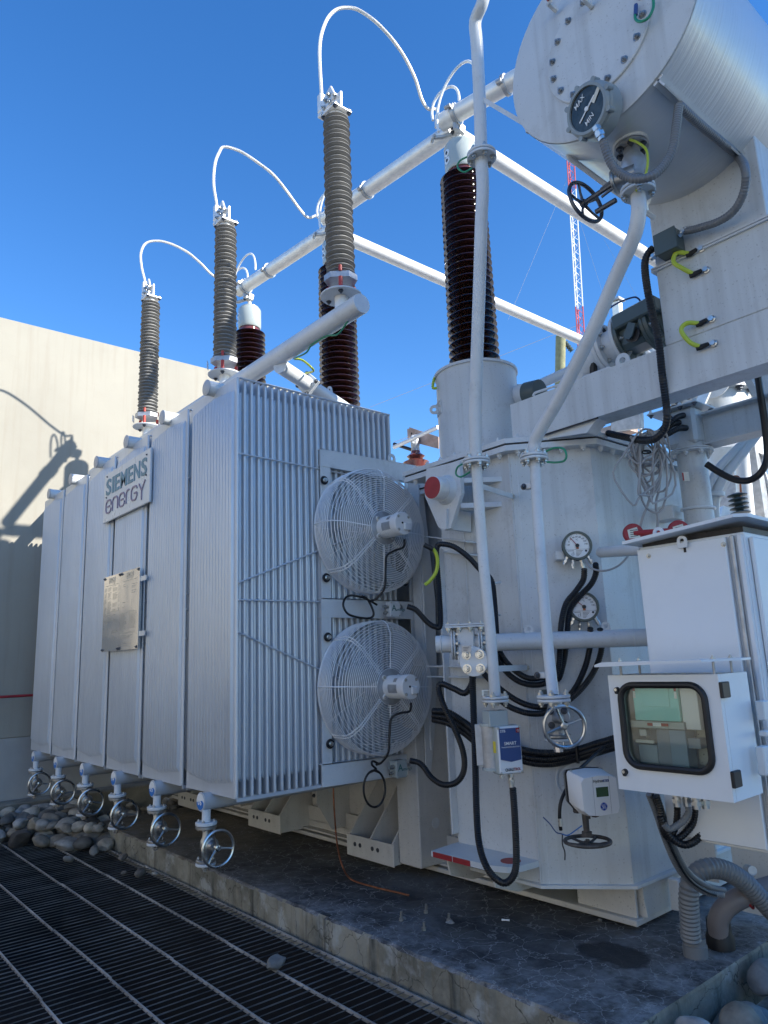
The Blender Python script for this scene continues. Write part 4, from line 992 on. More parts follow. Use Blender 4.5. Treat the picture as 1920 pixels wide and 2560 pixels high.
# stranded conductors from arresters to bushing heads
def dep(p): return (V(p)-EYE).dot(_f)
def conductor(px, p0, p1, label):
    p0, p1 = V(p0), V(p1); d0, d1 = dep(p0), dep(p1); L = [0]
    for q, r in zip(px, px[1:]): L.append(L[-1]+math.hypot(r[0]-q[0], r[1]-q[1]))
    pts = spline([p0-V((0, 0, .10)), p0]+[at(*q, D=d0+(d1-d0)*(l/L[-1])**1.3) for q, l in list(zip(px, L))[1:]]+[p1], 10)
    t = T('conductor', label, 'cable', pts[0], 'stranded conductors looping from the arresters')
    mb = MB(); R = .0125; T_ = resample(pts, .012); n = 7
    # strands: seven wires laid round each other
    for s_ in range(n):
        P = []
        for i, p in enumerate(T_):
            a_ = T_[max(i-1, 0)]; b_ = T_[min(i+1, len(T_)-1)]; tg = (b_-a_).normalized(); u_ = tg.cross(V((.3, .8, .2))).normalized(); v_ = tg.cross(u_); an = i*.42+2*PI*s_/n
            P.append(p+(u_*math.cos(an)+v_*math.sin(an))*R*.55)
        mb.tube(P, R*.50, 5)
    t.part('strands', mb, M['cond'])
    e = pts[-1]; e0 = pts[-4]; mb = MB(); mb.tube([e0, e, e+(e-e0).normalized()*.07], .021, 8); t.part('end_lug', mb, M['alu']); return t
tg = lambda i: V((GXS[i]-.155, GY-.01, GZ+1.66))
conductor([(802, 212), (799, 120), (812, 60), (835, 28), (865, 19), (900, 27), (950, 65), (1000, 125), (1035, 190), (1055, 250), (1072, 273), (1092, 273)], tg(0), (-3.38, 3.60, 5.76), 'longest white conductor loop, from the nearest grey arrester to the H3 bushing head')
conductor([(528, 520), (534, 460), (537, 412), (547, 383), (561, 367), (602, 379), (642, 405), (683, 437), (718, 480), (747, 520), (770, 544), (793, 538)], tg(1), (-4.98, 3.6, 5.75), 'middle white conductor loop, from the middle grey arrester to the middle bushing')
conductor([(347, 722), (354, 668), (352, 634), (364, 609), (393, 602), (428, 610), (469, 631), (503, 660), (531, 688), (570, 712), (594, 708)], tg(2), (-6.66, 3.6, 5.75), 'smallest white conductor loop, from the farthest grey arrester to the far bushing')
# ================================================================ CONSERVATOR, BEAM, COLUMN
MT_CYL = mat('brushed_grey_paint', (0.63, 0.65, 0.655), 0.34, metal=0.25, var=0.03, bump=0.0, coat=0.2)
cn = MT_CYL.node_tree; tx = cn.nodes.new('ShaderNodeTexNoise'); tx.inputs['Scale'].default_value = 1.0; tx.inputs['Detail'].default_value = 5
mp_ = cn.nodes.new('ShaderNodeMapping'); mp_.inputs['Scale'].default_value = (1.5, 60, 1.5); cg = cn.nodes.new('ShaderNodeNewGeometry')
cn.links.new(cg.outputs['Position'], mp_.inputs[0]); cn.links.new(mp_.outputs[0], tx.inputs['Vector']); bp = cn.nodes.new('ShaderNodeBump'); bp.inputs['Strength'].default_value = .35; bp.inputs['Distance'].default_value = .006
cn.links.new(tx.outputs[0], bp.inputs['Height']); cn.links.new(bp.outputs[0], cn.nodes['Principled BSDF'].inputs['Normal'])
CC = V((-1.425, 2.60, 4.372)); CR = .488
cs = T('conservator', 'big grey cylindrical oil conservator tank lying on its column at top right', 'oil tank', (CC.x, 3.4, 3.9))
mb = MB(); mb.lathe([(CR, .012), (CR, 3.4)], CC, (0, 1, 0), 96, cap=False); cs.part('shell', mb, MT_CYL)
mb = MB(); mb.lathe([(CR, 3.4), (0, 3.41)], CC, (0, 1, 0), 48); cs.part('rear_end_plate', mb, M['paint'])
mb = MB(); mb.lathe([(CR-.012, 0), (CR-.002, .004), (CR-.002, .014)], CC, (0, 1, 0), 96); cs.part('end_plate', mb, M['paint'])
bc = V((-1.4226, 2.60, 4.322)); mb = MB(); mb.lathe([(.272, 0), (.272, .010), (.268, .013)], bc, (0, -1, 0), 64); cv = cs.part('cover_plate', mb, M['paint'])
BOLTX = hexbolt_mesh('bolt', .012, .014, M['castst'], .006)
for i in range(16):
    a = 2*PI*i/16+.16; cs.inst('bolt', BOLTX, bc+V((.237*math.cos(a), -.013, .237*math.sin(a))), frame((0, -1, 0)), cv)
for (p0, p1) in (((1375, 0), (1392, 28)), ((1465, -5), (1480, 18))):
    mb = MB(); q = at(*p1, Y=2.585); r_ = at(*p0, Y=2.50); mb.tube([q, q+V((-.01, -.05, .02)), r_], .012, 8); h_ = cs.part('cover_handle', mb, M['paint2'], cv)
    mb = MB(); mb.tube([r_+V((0, .0, 0)), r_+V((-.02, -.01, .05))], .0125, 8); cs.part('red_grip', mb, M['red'], h_)
cable('earth_wire', 'green earth wire across the rim of the conservator cover plate', [at(1590, 15, Y=2.57), at(1588, 45, Y=2.56), at(1600, 54, Y=2.55), at(1620, 45, Y=2.55), at(1633, 20, Y=2.56), at(1633, -6, Y=2.57)], .006, M['green'])
mb = MB(); mb.tube([at(1590, 12, Y=2.57), at(1589, 38, Y=2.565)], .009, 8); single('earth_wire_lug', mb, M['navy'], 'dark blue sleeve at the lower end of the green earth wire on the conservator cover', 'cable lug', at(1590, 30, Y=2.57))
# stiffening angle / conduit tray along the shell on the right
rp = at(1656, 208, Y=2.615); rvx = V((rp.x-CC.x, 0, rp.z-CC.z)).normalized(); r0p = V((CC.x, 2.615, CC.z))+rvx*(CR+.006); F = frame((0, 1, 0), rvx)
mb = MB(); mb.box(r0p+V((0, 1.2, 0)), (.012, .05, 2.4), F); mb.box(r0p+V((0, 1.2, 0))+rvx*.02, (.05, .008, 2.4), F); cs.part('conduit_rail', mb, M['paint2'], smooth=0)
rX = (r0p+rvx*.035).x
tray = [at(1697, 262, X=rX), at(1740, 303, X=rX), at(1800, 352, X=rX), at(1842, 388, X=rX-.02), at(1862, 420, Y=3.22), at(1862, 470, Y=3.24), at(1840, 520, Y=3.27), at(1800, 552, Y=3.29), at(1740, 572, Y=3.31), at(1710, 578, Y=3.32)]
cable('conduit', 'dark grey corrugated conduit from the conservator rail down to the small box on the column', tray, .020, M['greyhose'], rib=(.014, .12))
# oil level gauge
gc = at(1469, 273, Y=2.50); gn = V((-.12, -1, -.22)).normalized(); gg = T('oil_level_gauge', 'round oil level gauge with black dial marked MAX and MIN on the conservator end', 'gauge', gc)
F = frame(gn, (0, 0, 1)); UPg = F.col[0]; RTg = -F.col[1] if F.col[1].x < 0 else F.col[1]; UPg = gn.cross(RTg)*-1 if (gn.cross(RTg)).z < 0 else gn.cross(RTg)
mb = MB(); mb.lathe([(.118, -.085), (.118, -.02), (.110, -.012), (.114, 0), (.104, .012), (.092, .012), (.090, .004)], gc, gn, 40, cap=False); gh = gg.part('housing', mb, M['dgreen'] if 0 else mat('blue_grey_cast_paint', (.27, .31, .32), .35, var=.05))
for i in range(8):
    a = 2*PI*i/8+.2; mb = MB(); mb.lathe([(.012, -.03), (.012, .008)], gc+F @ V((.115*math.cos(a), .115*math.sin(a), 0)), gn, 10); gg.part('lug', mb, bpy.data.materials['blue_grey_cast_paint'], gh)
mb = MB(); mb.lathe([(.092, .003), (0, .004)], gc, gn, 36); gg.part('dial', mb, M['glassm'])
gf = gc+gn*.006
mb = MB(); mb.text('MAX', gf-RTg*.052+UPg*.028, (RTg+UPg*.45), (UPg-RTg*.3), .030, .001, .003); mb.text('MIN', gf-RTg*.02-UPg*.068, (RTg+UPg*.45), (UPg-RTg*.3), .030, .001, .003); gg.part('lettering', mb, M['dial'], smooth=0)
mb = MB(); mb.ribbon([gf-RTg*.05-UPg*.035, gf+RTg*.05+UPg*.03], gn, .006, .002); mb.lathe([(.010, 0), (.010, .004)], gf, gn, 12); gg.part('needle', mb, M['dial'])
mb = MB(); mb.ribbon([gf+RTg*.035+UPg*.005, gf+RTg*.08+UPg*.045], gn, .018, .001); gg.part('sticker', mb, M['paper'])
mb = MB(); mb.cyl(gc+V((.01, .03, 0)), gc+V((.01, .12, 0)), .06, 24); gg.part('stem', mb, M['paint2'])
ga = at(1490, 318, Y=2.50); gland(gg, ga, at(1512, 362, Y=2.52)-ga, .02, .07)
hose = [at(1508, 352, Y=2.52), at(1516, 380, Y=2.53), at(1530, 412, Y=2.55), at(1555, 436, Y=2.56), at(1590, 448, Y=2.57), at(1630, 440, Y=2.60), at(1662, 410, Y=2.65), at(1682, 370, Y=2.68), at(1690, 320, Y=2.70), at(1697, 264, X=rX)]
cable('corrugated_conduit', 'grey corrugated conduit looping from the oil level gauge to the conservator rail', hose, .0195, M['greyhose'], rib=(.013, .14))
# support beam, column and gussets
BY = 3.38
bm_ = T('support_beam', 'long horizontal grey beam on the tank cover carrying the conservator column', 'beam', (-2.6, BY, 2.9))
z0, z1 = 2.890, 3.115
mb = MB(); mb.bb(-2.705, .4, BY, BY+.012, z0, z1); mb.bb(-2.705, .4, BY, BY+.16, z0-.014, z0); mb.bb(-2.705, .4, BY, BY+.16, z1, z1+.014); mb.bb(-2.705, -2.695, BY+.012, BY+.16, z0, z1); bm_.part('beam_web', mb, M['paint'], smooth=0)
mb = MB(); mb.bb(-2.7, -2.1, BY-.004, BY+.004, z0-.024, z0-.016); bm_.part('bearing_strip', mb, M['blk'], smooth=0)
mb = MB(); mb.prism([at(1350, 1077, Y=BY+.02), at(1503, 1031, Y=BY+.02), at(1466, 1082, Y=BY+.02), at(1350, 1100, Y=BY+.02)], (0, .012, 0)); mb.prism([at(1503, 1031, Y=BY+.02), at(1466, 1082, Y=BY+.02), at(1466, 1082, Y=BY+.02)+V((0, .1, 0)), at(1503, 1031, Y=BY+.02)+V((0, .1, 0))], (.008, 0, .004)); mb.bb(-2.70, -2.16, BY+.01, BY+.17, 2.873, z0-.015); bm_.part('foot_gusset', mb, M['paint2'], smooth=0)
cl = T('conservator_column', 'square grey column between the beam and the conservator, with earth loops', 'column', (-1.4, BY, 3.13))
zc0 = z1+.015
mb = MB(); mb.bb(-1.665, -1.10, BY-.004, BY+.5, zc0, 4.08, .004); cl.part('column_shaft', mb, M['paint'], smooth=0)
mb = MB(); mb.bb(-1.685, -1.08, BY-.02, BY+.52, 3.548, 3.558); mb.bb(-1.685, -1.08, BY-.02, BY+.52, 3.562, 3.572); cl.part('column_joint_flange', mb, M['paint2'], smooth=0)
# small dark junction box on the column with conduit
jb = T('column_junction_box', 'small dark grey green junction box on the left edge of the conservator column', 'junction box', at(1675, 615, Y=BY-.06))
bc_ = at(1674, 611, Y=BY-.055); mb = MB(); mb.box(bc_, (.115, .09, .115), None, .006); jb.part('box_body', mb, M['dgreen']); mb = MB(); mb.box(bc_+V((0, -.048, 0)), (.118, .008, .118), None, .002); jb.part('lid', mb, M['dgreen'])
gland(jb, bc_+V((.057, -.01, .02)), (1, 0, .3), .017, .05); gland(jb, bc_+V((-.057, -.01, -.02)), (-1, 0, -.3), .017, .05)
cable('conduit', 'black corrugated conduit hanging from the column junction box down past the beam', [at(1634, 620, Y=BY-.06), at(1622, 632, Y=BY-.07), at(1612, 660, Y=BY-.08), at(1618, 720, Y=BY-.08), at(1632, 790, Y=BY-.06), at(1646, 850, Y=BY-.05), at(1656, 940, Y=BY-.03), at(1664, 1000, Y=BY-.0), at(1668, 1040, Y=BY), at(1660, 1075, Y=BY+.02), at(1635, 1098, Y=BY+.03), at(1600, 1100, Y=3.5), at(1560, 1092, Y=3.6), at(1520, 1083, Y=3.7)], .0205, M['rubber'], rib=(.014, .12))
def loop(p0, p1, bulge, label, y=BY-.02):
    a = at(*p0, Y=y); b = at(*p1, Y=y); e0 = a+V((-.055, -.0, -.005)); e1 = b+V((-.06, 0, .0)); t = T('earth_bonding_loop', label, 'earth cable', a, 'earth loops on the column')
    m0 = at(p0[0]-60, p0[1]+12, Y=y-.03); m1 = at(p1[0]-58, p1[1]-2, Y=y-.03); mb = MB(); mb.tube(spline([e0, m0, at(*bulge, Y=y-.04), m1, e1], 8), .0115, 10); t.part('cable', mb, M['yg'])
    for q, e in ((a, e0), (b, e1)):
        mb = MB(); mb.tube([q+V((-.02, -.005, 0)), e, e+V((-.02, -.004, 0))], [.010, .014, .014], 10); t.part('sleeve', mb, M['blk'])
        mb = MB(); mb.lathe([(.017, 0), (.017, .012), (.012, .014), (.012, .026)], q+V((0, .018, 0)), (0, -1, 0), 16); t.part('terminal_bolt', mb, M['steel'])
loop((1752, 620), (1764, 673), (1684, 655), 'upper yellow green earth loop with black sleeves on the conservator column')
loop((1778, 796), (1782, 857), (1703, 826), 'lower yellow green earth loop bridging the column and the beam')
# bent bracket rods under the conservator
mb = MB(); mb.tube(rounded([at(1418, 366, Y=2.75), at(1420, 392, Y=2.75), at(1520, 466, Y=2.95), at(1636, 545, Y=3.2)], .05), .014, 8); single('bent_bracket', mb, M['paint2'], 'bent grey flat bracket under the conservator end, left of the valve', 'bracket', at(1420, 390, Y=2.75))
mb = MB(); a = at(1205, 247, Y=2.66); b = at(1322, 316, Y=2.62); mb.box((a+b)/2, (.022, .006, (b-a).length), frame(b-a, (0, 0, 1))); mb.box(b+V((.01, 0, -.005)), (.05, .02, .05)); single('pipe_stay', mb, M['paint2'], 'flat grey stay from the tall vent pipe to the conservator end', 'stay bar', a)
# ---------------------------------------------------------------- flanged pipes
def fpair(t, c, ax, R=.062, h=.014, bolts=4, rb=.047, m=None, me=None):
    c = V(c); ax = V(ax).normalized(); F = frame(ax)
    for s_ in (-1, 1):
        mb = MB(); flange(mb, c+ax*s_*.0015, ax*s_, R, h); t.part('flange', mb, m or M['paint2'])
        for i in range(bolts):
            a = 2*PI*i/bolts+.5; t.inst('bolt', me or BOLT, c+ax*s_*(h+.001)+F @ V((rb*math.cos(a), rb*math.sin(a), 0)), frame(ax*s_))
PY = 2.98
p1 = T('vent_pipe', 'tall grey vent pipe rising past the brown bushing and bending away at the top', 'pipe', at(1237, 1745, Y=2.85))
P_ = [at(1216, -40, Y=2.6), at(1205, 10, Y=2.6), at(1188, 55, Y=2.62), at(1192, 110, Y=2.64), at(1199, 250, Y=2.66), at(1203, 388, Y=2.68)]
mb = MB(); mb.tube(spline(P_, 6), .034, 18); p1.part('pipe', mb, M['paint2'])
P_ = [at(1203, 395, Y=2.68), at(1207, 470, Y=2.69), at(1203, 560, Y=2.70), at(1199, 700, Y=2.72), at(1192, 900, Y=2.75), at(1188, 1060, Y=2.77), at(1190, 1150, Y=2.78)]
mb = MB(); mb.tube(spline(P_, 5), .034, 18); p1.part('pipe', mb, M['paint2'])
fpair(p1, at(1204, 391, Y=2.68), (0, 0, 1), .080, .016, 6, .06); fpair(p1, at(1191, 1155, Y=2.79), (0, 0, 1), .074, .014, 6, .056)
P_ = [at(1191, 1160, Y=2.79), at(1197, 1250, Y=2.80), at(1208, 1400, Y=2.82), at(1224, 1560, Y=2.83), at(1238, 1738, Y=2.85)]
mb = MB(); mb.tube(spline(P_, 5), .0285, 18); p1.part('pipe', mb, M['paint2']); fpair(p1, at(1238, 1748, Y=2.85), (0, 0, 1), .068, .013, 4, .052)
for (pa, pb) in (((1204, 1216), (1284, 1242)), ((1236, 1672), (1320, 1669))):
    a = at(*pa, Y=2.83); b = at(*pb, Y=3.30); mb = MB(); mb.box((a+b)/2, (.03, .006, (b-a).length), frame(b-a, (0, 0, 1))); st = p1.part('stay_bar', mb, M['paint2']); p1.inst('bolt', BOLT, b+V((0, -.01, 0)), frame((0, -1, 0)), st)
cable('earth_wire', 'thin green earth loop at the middle flange of the tall vent pipe', [at(1172, 390, Y=2.62), at(1150, 402, Y=2.6), at(1144, 418, Y=2.6), at(1160, 430, Y=2.62), at(1180, 420, Y=2.65)], .005, M['green'])
cable('earth_wire', 'thin green earth loop at the lower flange of the tall vent pipe', [at(1160, 1158, Y=2.78), at(1144, 1168, Y=2.77), at(1140, 1185, Y=2.77), at(1152, 1192, Y=2.77), at(1175, 1180, Y=2.78)], .005, M['green'])
p2 = T('drain_pipe', 'grey pipe bending from the conservator valve down across the octagonal tank end', 'pipe', at(1383, 1740, Y=2.75))
P_ = [at(1595, 486, Y=2.72), at(1597, 530, Y=2.72), at(1585, 590, Y=2.74), at(1545, 680, Y=2.78), at(1480, 830, Y=2.84), at(1400, 990, Y=2.90), at(1348, 1080, Y=2.93), at(1336, 1110, Y=2.94), at(1335, 1140, Y=2.94)]
mb = MB(); mb.tube(spline(P_, 6), .033, 18); p2.part('pipe', mb, M['paint2']); fpair(p2, at(1335, 1145, Y=2.94), (0, 0, 1), .072, .014, 6, .056)
P_ = [at(1337, 1152, Y=2.94), at(1345, 1300, Y=2.92), at(1358, 1480, Y=2.88), at(1370, 1620, Y=2.84), at(1383, 1738, Y=2.80)]
mb = MB(); mb.tube(spline(P_, 6), .027, 18); p2.part('pipe', mb, M['paint2']); fpair(p2, at(1384, 1746, Y=2.80), (0, 0, 1), .076, .014, 4, .058)
for q in ((1322, 1216), (1357, 1688)):
    a = at(*q, Y=2.93); mb = MB(); mb.box(a, (.05, .03, .03), None, .004); st = p2.part('pipe_clip', mb, M['paint2']); p2.inst('bolt', BOLTD, a+V((-.02, -.016, 0)), frame((0, -1, 0)), st)
cable('earth_wire', 'green earth loop with black ends at the upper flange of the drain pipe', [at(1366, 1128, Y=2.93), at(1385, 1120, Y=2.92), at(1408, 1122, Y=2.92), at(1416, 1138, Y=2.92), at(1410, 1152, Y=2.92), at(1390, 1156, Y=2.92), at(1368, 1155, Y=2.93)], .0055, M['green'])
# valve below the conservator
cvv = T('conservator_valve', 'grey gate valve with dark handwheel under the conservator', 'valve', at(1590, 440, Y=2.74))
a = at(1578, 372, Y=2.80); b = at(1595, 478, Y=2.72)
mb = MB(); flange(mb, a+V((0, 0, .03)), (0, 0, -1), .080, .018); mb.cyl(a+V((0, 0, .02)), a+V((0, 0, .09)), .05, 20); cvv.part('neck_flange', mb, M['paint2']); mb = MB(); flange(mb, a+V((0, 0, .008)), (0, 0, -1), .078, .014); cvv.part('flange', mb, M['castst'])
for i in range(6): an = PI/3*i; cvv.inst('bolt', BOLTD, a+V((.058*math.cos(an), .058*math.sin(an), -.006)), DOWN)
mb = MB(); mb.lathe([(.036, 0), (.036, .05), (.055, .10), (.055, .14), (.036, .17), (.036, .22)], a, b-a, 22); vb = cvv.part('valve_body', mb, M['galv'])
vm_ = at(1592, 432, Y=2.75); mb = MB(); mb.cyl(vm_, vm_+V((-.09, -.02, 0)), .042, 20); flange(mb, vm_+V((-.09, -.02, 0)), (-1, -.2, 0), .055, .014); cvv.part('bonnet', mb, M['castst'])
flg = MB(); flange(flg, b+V((0, 0, .016)), (0, 0, -1), .074, .014); cvv.part('flange', flg, M['paint2']); flg = MB(); flange(flg, b+V((0, 0, -.002)), (0, 0, -1), .074, .014); cvv.part('flange', flg, M['paint2'])
for i in range(4): an = PI/2*i+.6; cvv.inst('bolt', BOLT, b+V((.056*math.cos(an), .056*math.sin(an), -.016)), DOWN); cvv.inst('bolt', BOLT, b+V((.056*math.cos(an), .056*math.sin(an), .017)))
wc = at(1464, 505, Y=2.72); wx = (vm_-wc).normalized()
mb = MB(); mb.tube([vm_+V((-.1, -.02, 0)), wc], .012, 8); mb.tube([vm_+V((-.10, -.02, .02)), wc+wx*.08+V((0, 0, .02))], .007, 6); mb.tube([vm_+V((-.10, -.02, -.02)), wc+wx*.08+V((0, 0, -.02))], .007, 6); cvv.part('yoke', mb, M['dkbolt'])
mb = MB(); mb.cyl(at(1540, 500, Y=2.70), at(1490, 530, Y=2.70), .012, 8); cvv.part('locking_rod', mb, M['dkbolt'])
wheel(cvv, None, wc, V((1, -.15, .12)), .105, M['dkbolt'], 5, .0095, .2)
cable('earth_wire', 'yellow green earth wire bridging the flanges of the conservator valve', [at(1547, 342, Y=2.76), at(1570, 348, Y=2.74), at(1597, 358, Y=2.72), at(1617, 378, Y=2.70), at(1618, 420, Y=2.69), at(1605, 460, Y=2.68), at(1590, 478, Y=2.68)], .0055, M['yg'])
# ================================================================ INSTRUMENTS AND FITTINGS ON THE TANK END
CN = V((.657, -.753, 0)).normalized(); CT = V((.753, .657, 0)).normalized(); CP0 = V((-2.68, 3.31, 1.5)); UP = V((0, 0, 1))
def onch(px, py, off=.0): return onplane(px, py, CP0+CN*off, CN)
def bx(t, nm, c, n, wd, dp, ht, m, bev=.004, par=None, label=None):
    """box whose front face (width wd, height ht) is centred on c and faces n; depth dp goes back"""
    n = V(n).normalized(); r = UP.cross(n).normalized(); Rm = Matrix(((r.x, n.x, 0), (r.y, n.y, 0), (r.z, n.z, 1)))
    mb = MB(); mb.box(V(c)-n*dp/2, (wd, dp, ht), Rm, bev); return t.part(nm, mb, m, par, label)
# horizontal oil pipe across the tank end
a = at(1090, 1611, D=4.02); b = at(1660, 1592, D=3.86); d = (b-a).normalized()
hp = T('oil_pipe', 'thick horizontal grey oil pipe crossing the tank end below the dials', 'pipe', a)
mb = MB(); mb.cyl(a, b, .0475, 28); hp.part('pipe', mb, M['paint2'])
def along(px): return a+(b-a)*((px-1090)/(1660-1090))
for px, R in ((1104, .054), (1585, .0495)): mb = MB(); mb.lathe([(.046, -.006), (R, 0), (.046, .006)], along(px), d, 28); hp.part('weld_bead', mb, M['paint2'])
for px in (1136, 1205): 
    for s_ in (-1, 1): mb = MB(); flange(mb, along(px)+d*s_*.002, d*s_, .088, .010, 32); hp.part('flange', mb, M['paint2'])
    for i in range(8): an = PI/4*i; F = frame(d); hp.inst('bolt', BOLT, along(px)+d*.013+F @ V((.072*math.cos(an), .072*math.sin(an), 0)), frame(d))
for px in (1330, 1522): eye(hp, along(px)+V((0, 0, .068)), -d.cross(UP), .023, .008, hole=.5, base=.034)
vb = T('oil_valve_box', 'rectangular grey valve body with bolted top plate on the horizontal oil pipe', 'valve', along(1168))
vc = along(1168); bx(vb, 'body', vc+CN*.062+V((0, 0, -.012)), CN, .098, .124, .20, M['paint2'], .008); bx(vb, 'top_plate', vc+CN*.085+V((0, 0, .102)), CN, .215, .17, .010, M['paint2'], .002); bx(vb, 'top_plate', vc+CN*.085+V((0, 0, .090)), CN, .215, .17, .010, M['paint2'], .002)
for i in range(4):
    q = vc+CN*.074+CT*(-.09+i*.06); vb.inst('bolt', BOLTS, q+V((0, 0, .107))); vb.inst('bolt', BOLT, q+V((0, 0, .085)), DOWN)
BOLTC = hexbolt_mesh('bolt', .017, .020, M['steel'], .010)
# round blank flange joined to the vent pipe
bn = V((.45, -.89, 0)).normalized(); bc2 = at(1184, 1654, D=3.70)
bf = T('blank_flange', 'round white blank flange with four big bolts in front of the oil pipe valve', 'flange', bc2); F = frame(bn)
mb = MB(); flange(mb, bc2-bn*.016, bn, .076, .016, 36); bf.part('blank_disc', mb, M['paint2']); mb = MB(); flange(mb, bc2-bn*.034, bn, .074, .016, 36); bf.part('rear_disc', mb, M['paint2'])
for i in range(4): an = PI/4+PI/2*i; bf.inst('bolt', BOLTC, bc2+F @ V((.050*math.cos(an), .050*math.sin(an), 0)), frame(bn))
mb = MB(); mb.tube(spline([bc2-bn*.034, bc2-bn*.08+V((.04, .02, 0)), at(1232, 1648, Y=2.84)], 5), .026, 16); bf.part('elbow', mb, M['paint2'])
def tag_plate(px, py, D, w_, h_, m, label, n=CN):
    c = at(px, py, D=D); t = T('tag_plate', label, 'tag', c); bx(t, 'plate', c, n, w_, .003, h_, m, .001)
    mb = MB(); r = UP.cross(n).normalized()
    for i in range(3): mb.ribbon([c+n*.001-r*w_*.3+UP*(h_*(.22-i*.22)), c+n*.001+r*w_*(.3-.1*i)+UP*(h_*(.22-i*.22))], n, h_*.06, .0008)
    t.part('engraving', mb, M['ink'], smooth=0)
tag_plate(1166, 1622, 3.66, .052, .034, M['galv'], 'small grey engraved tag wired above the round blank flange', bn); tag_plate(1219, 1732, 3.66, .060, .030, M['paper'], 'small cream engraved tag at the foot of the tall vent pipe'); tag_plate(1366, 1731, 3.62, .062, .030, M['dgreen'], 'small dark engraved tag at the foot of the drain pipe')
# dial thermometers
def dial(px, py, R, label, needle, hasn):
    c = onch(px, py, .13); t = T('dial_thermometer', label, 'thermometer', c, 'dial thermometers on the tank end'); n = (CN+V((0, 0, -.03))).normalized(); F = frame(n, UP)
    r = UP.cross(n).normalized(); u = n.cross(r)
    mb = MB(); mb.lathe([(R*.9, -.055), (R, -.045), (R, .004), (R*.97, .008), (R*.83, .008), (R*.82, 0)], c, n, 48, cap=False); mb.lathe([(R*.9, -.055), (0, -.056)], c, n, 48); t.part('bezel', mb, mat('olive_grey_bezel', (.10, .12, .10), .5, var=.03) if 'olive_grey_bezel' not in bpy.data.materials else bpy.data.materials['olive_grey_bezel'])
    mb = MB(); mb.lathe([(R*.83, .001), (0, .0012)], c, n, 48); f = t.part('dial_face', mb, M['dial'])
    P = lambda ang, rr, z=.0016: c + r*math.cos(ang)*rr + u*math.sin(ang)*rr + n*z
    mb = MB()
    for i in range(41):
        an = math.radians(200-i*5.6); L = .08 if i % 5 == 0 else .045
        mb.ribbon([P(an, R*(.80-L)), P(an, R*.80)], n, .0016 if i % 5 == 0 else .0009, .0004)
    mb.ribbon([P(math.radians(60-i*4), R*.825) for i in range(18)], n, .003, .0004)
    for i, s_ in enumerate(('-20', '0', '20', '40', '60', '80', '100', '120', '140')):
        an = math.radians(172-i*20.5); q = P(an, R*.60); mb.text(s_, q-u*.004, r, u, .013, .0006, .006, align='CENTER')
    mb.text('\u00b0C', P(PI/2, R*.36), r, u, .013, .0006, .006, align='CENTER')
    y0 = -.26
    mb.ribbon([c+n*.0016-r*R*.78+u*R*y0, c+n*.0016+r*R*.78+u*R*y0], n, .001, .0004)
    for i in range(5): mb.ribbon([c+n*.0016-r*R*.12+u*R*(y0-.10-i*.085), c+n*.0016+r*R*(.35-.07*i)+u*R*(y0-.10-i*.085)], n, .0022, .0004)
    mb.ribbon([c+n*.0016-r*R*.66+u*R*(y0-.08), c+n*.0016-r*R*.25+u*R*(y0-.08)], n, .0022, .0004); mb.lathe([(R*.075, .0016), (R*.075, .0021)], c+r*R*.55+u*R*(y0-.12), n, 16)
    mb.ribbon([c+n*.0016-r*R*.27+u*R*(y0-.14), c+n*.0016-r*R*.27+u*R*(y0-.36)], n, .0022, .0004); mb.ribbon([c+n*.0016-r*R*.36+u*R*(y0-.2), c+n*.0016-r*R*.42+u*R*(y0-.36), c+n*.0016-r*R*.30+u*R*(y0-.40)], n, .0016, .0004)
    t.part('dial_print', mb, M['ink'], f, smooth=0)
    mb = MB(); mb.ribbon([P(needle, -R*.14, .006), P(needle, R*.72, .006)], n, .0035, .001); t.part('needle', mb, M['red'], f); mb = MB(); mb.lathe([(R*.13, .004), (R*.13, .010)], c, n, 20); t.part('needle_hub', mb, M['blk'], f)
    mb = MB(); mb.box(c-u*R*.16+n*.006, (.014, .004, .012), frame(u, r)); t.part('pointer_tail', mb, M['copper'], f)
    for i, an in enumerate((-2.35, -1.85, -1.33, -.83)):
        dd = r*math.cos(an)+u*math.sin(an); gland(t, c+dd*R*.97-n*.025, dd-u*.6, .0125, .05)
    mb = MB(); mb.box(c-r*R*1.15-u*R*.55-n*.09, (.05, .10, .05), frame(UP, r), .004); t.part('wall_bracket', mb, M['paint2'])
    return c, r, u, n
g1 = dial(1443, 1364, .083, 'upper round dial thermometer on the tank end above the oil pipe', math.radians(127), 1)
g2 = dial(1460, 1517, .083, 'lower round dial thermometer just above the oil pipe', math.radians(139), 1)
# black corrugated conduits
def cond(label, px, D, r=.0175, m='rubber', rib=(.011, .13), group='black corrugated conduits over the tank'):
    if not isinstance(D, (list, tuple)): D = [D]*len(px)
    if len(D) == 2: D = [D[0]+(D[1]-D[0])*i/(len(px)-1) for i in range(len(px))]
    return cable('conduit', label, [at(*p, D=q) for p, q in zip(px, D)], r, M[m], rib=rib, group=group)
cond('black conduit from the upper fan box up and over, draped behind the vent pipe', [(1018, 1516), (1040, 1525), (1068, 1555), (1088, 1567), (1101, 1560), (1098, 1480), (1092, 1400), (1093, 1368), (1104, 1360), (1135, 1367), (1170, 1392), (1200, 1424), (1228, 1450), (1236, 1500), (1240, 1560), (1246, 1620), (1275, 1665), (1320, 1695), (1368, 1692)], [4.28, 4.28, 4.3, 4.3, 4.3, 4.35, 4.35, 4.35, 4.33, 4.3, 4.25, 4.2, 4.15, 4.12, 4.1, 4.08, 4.03, 3.98, 3.96])
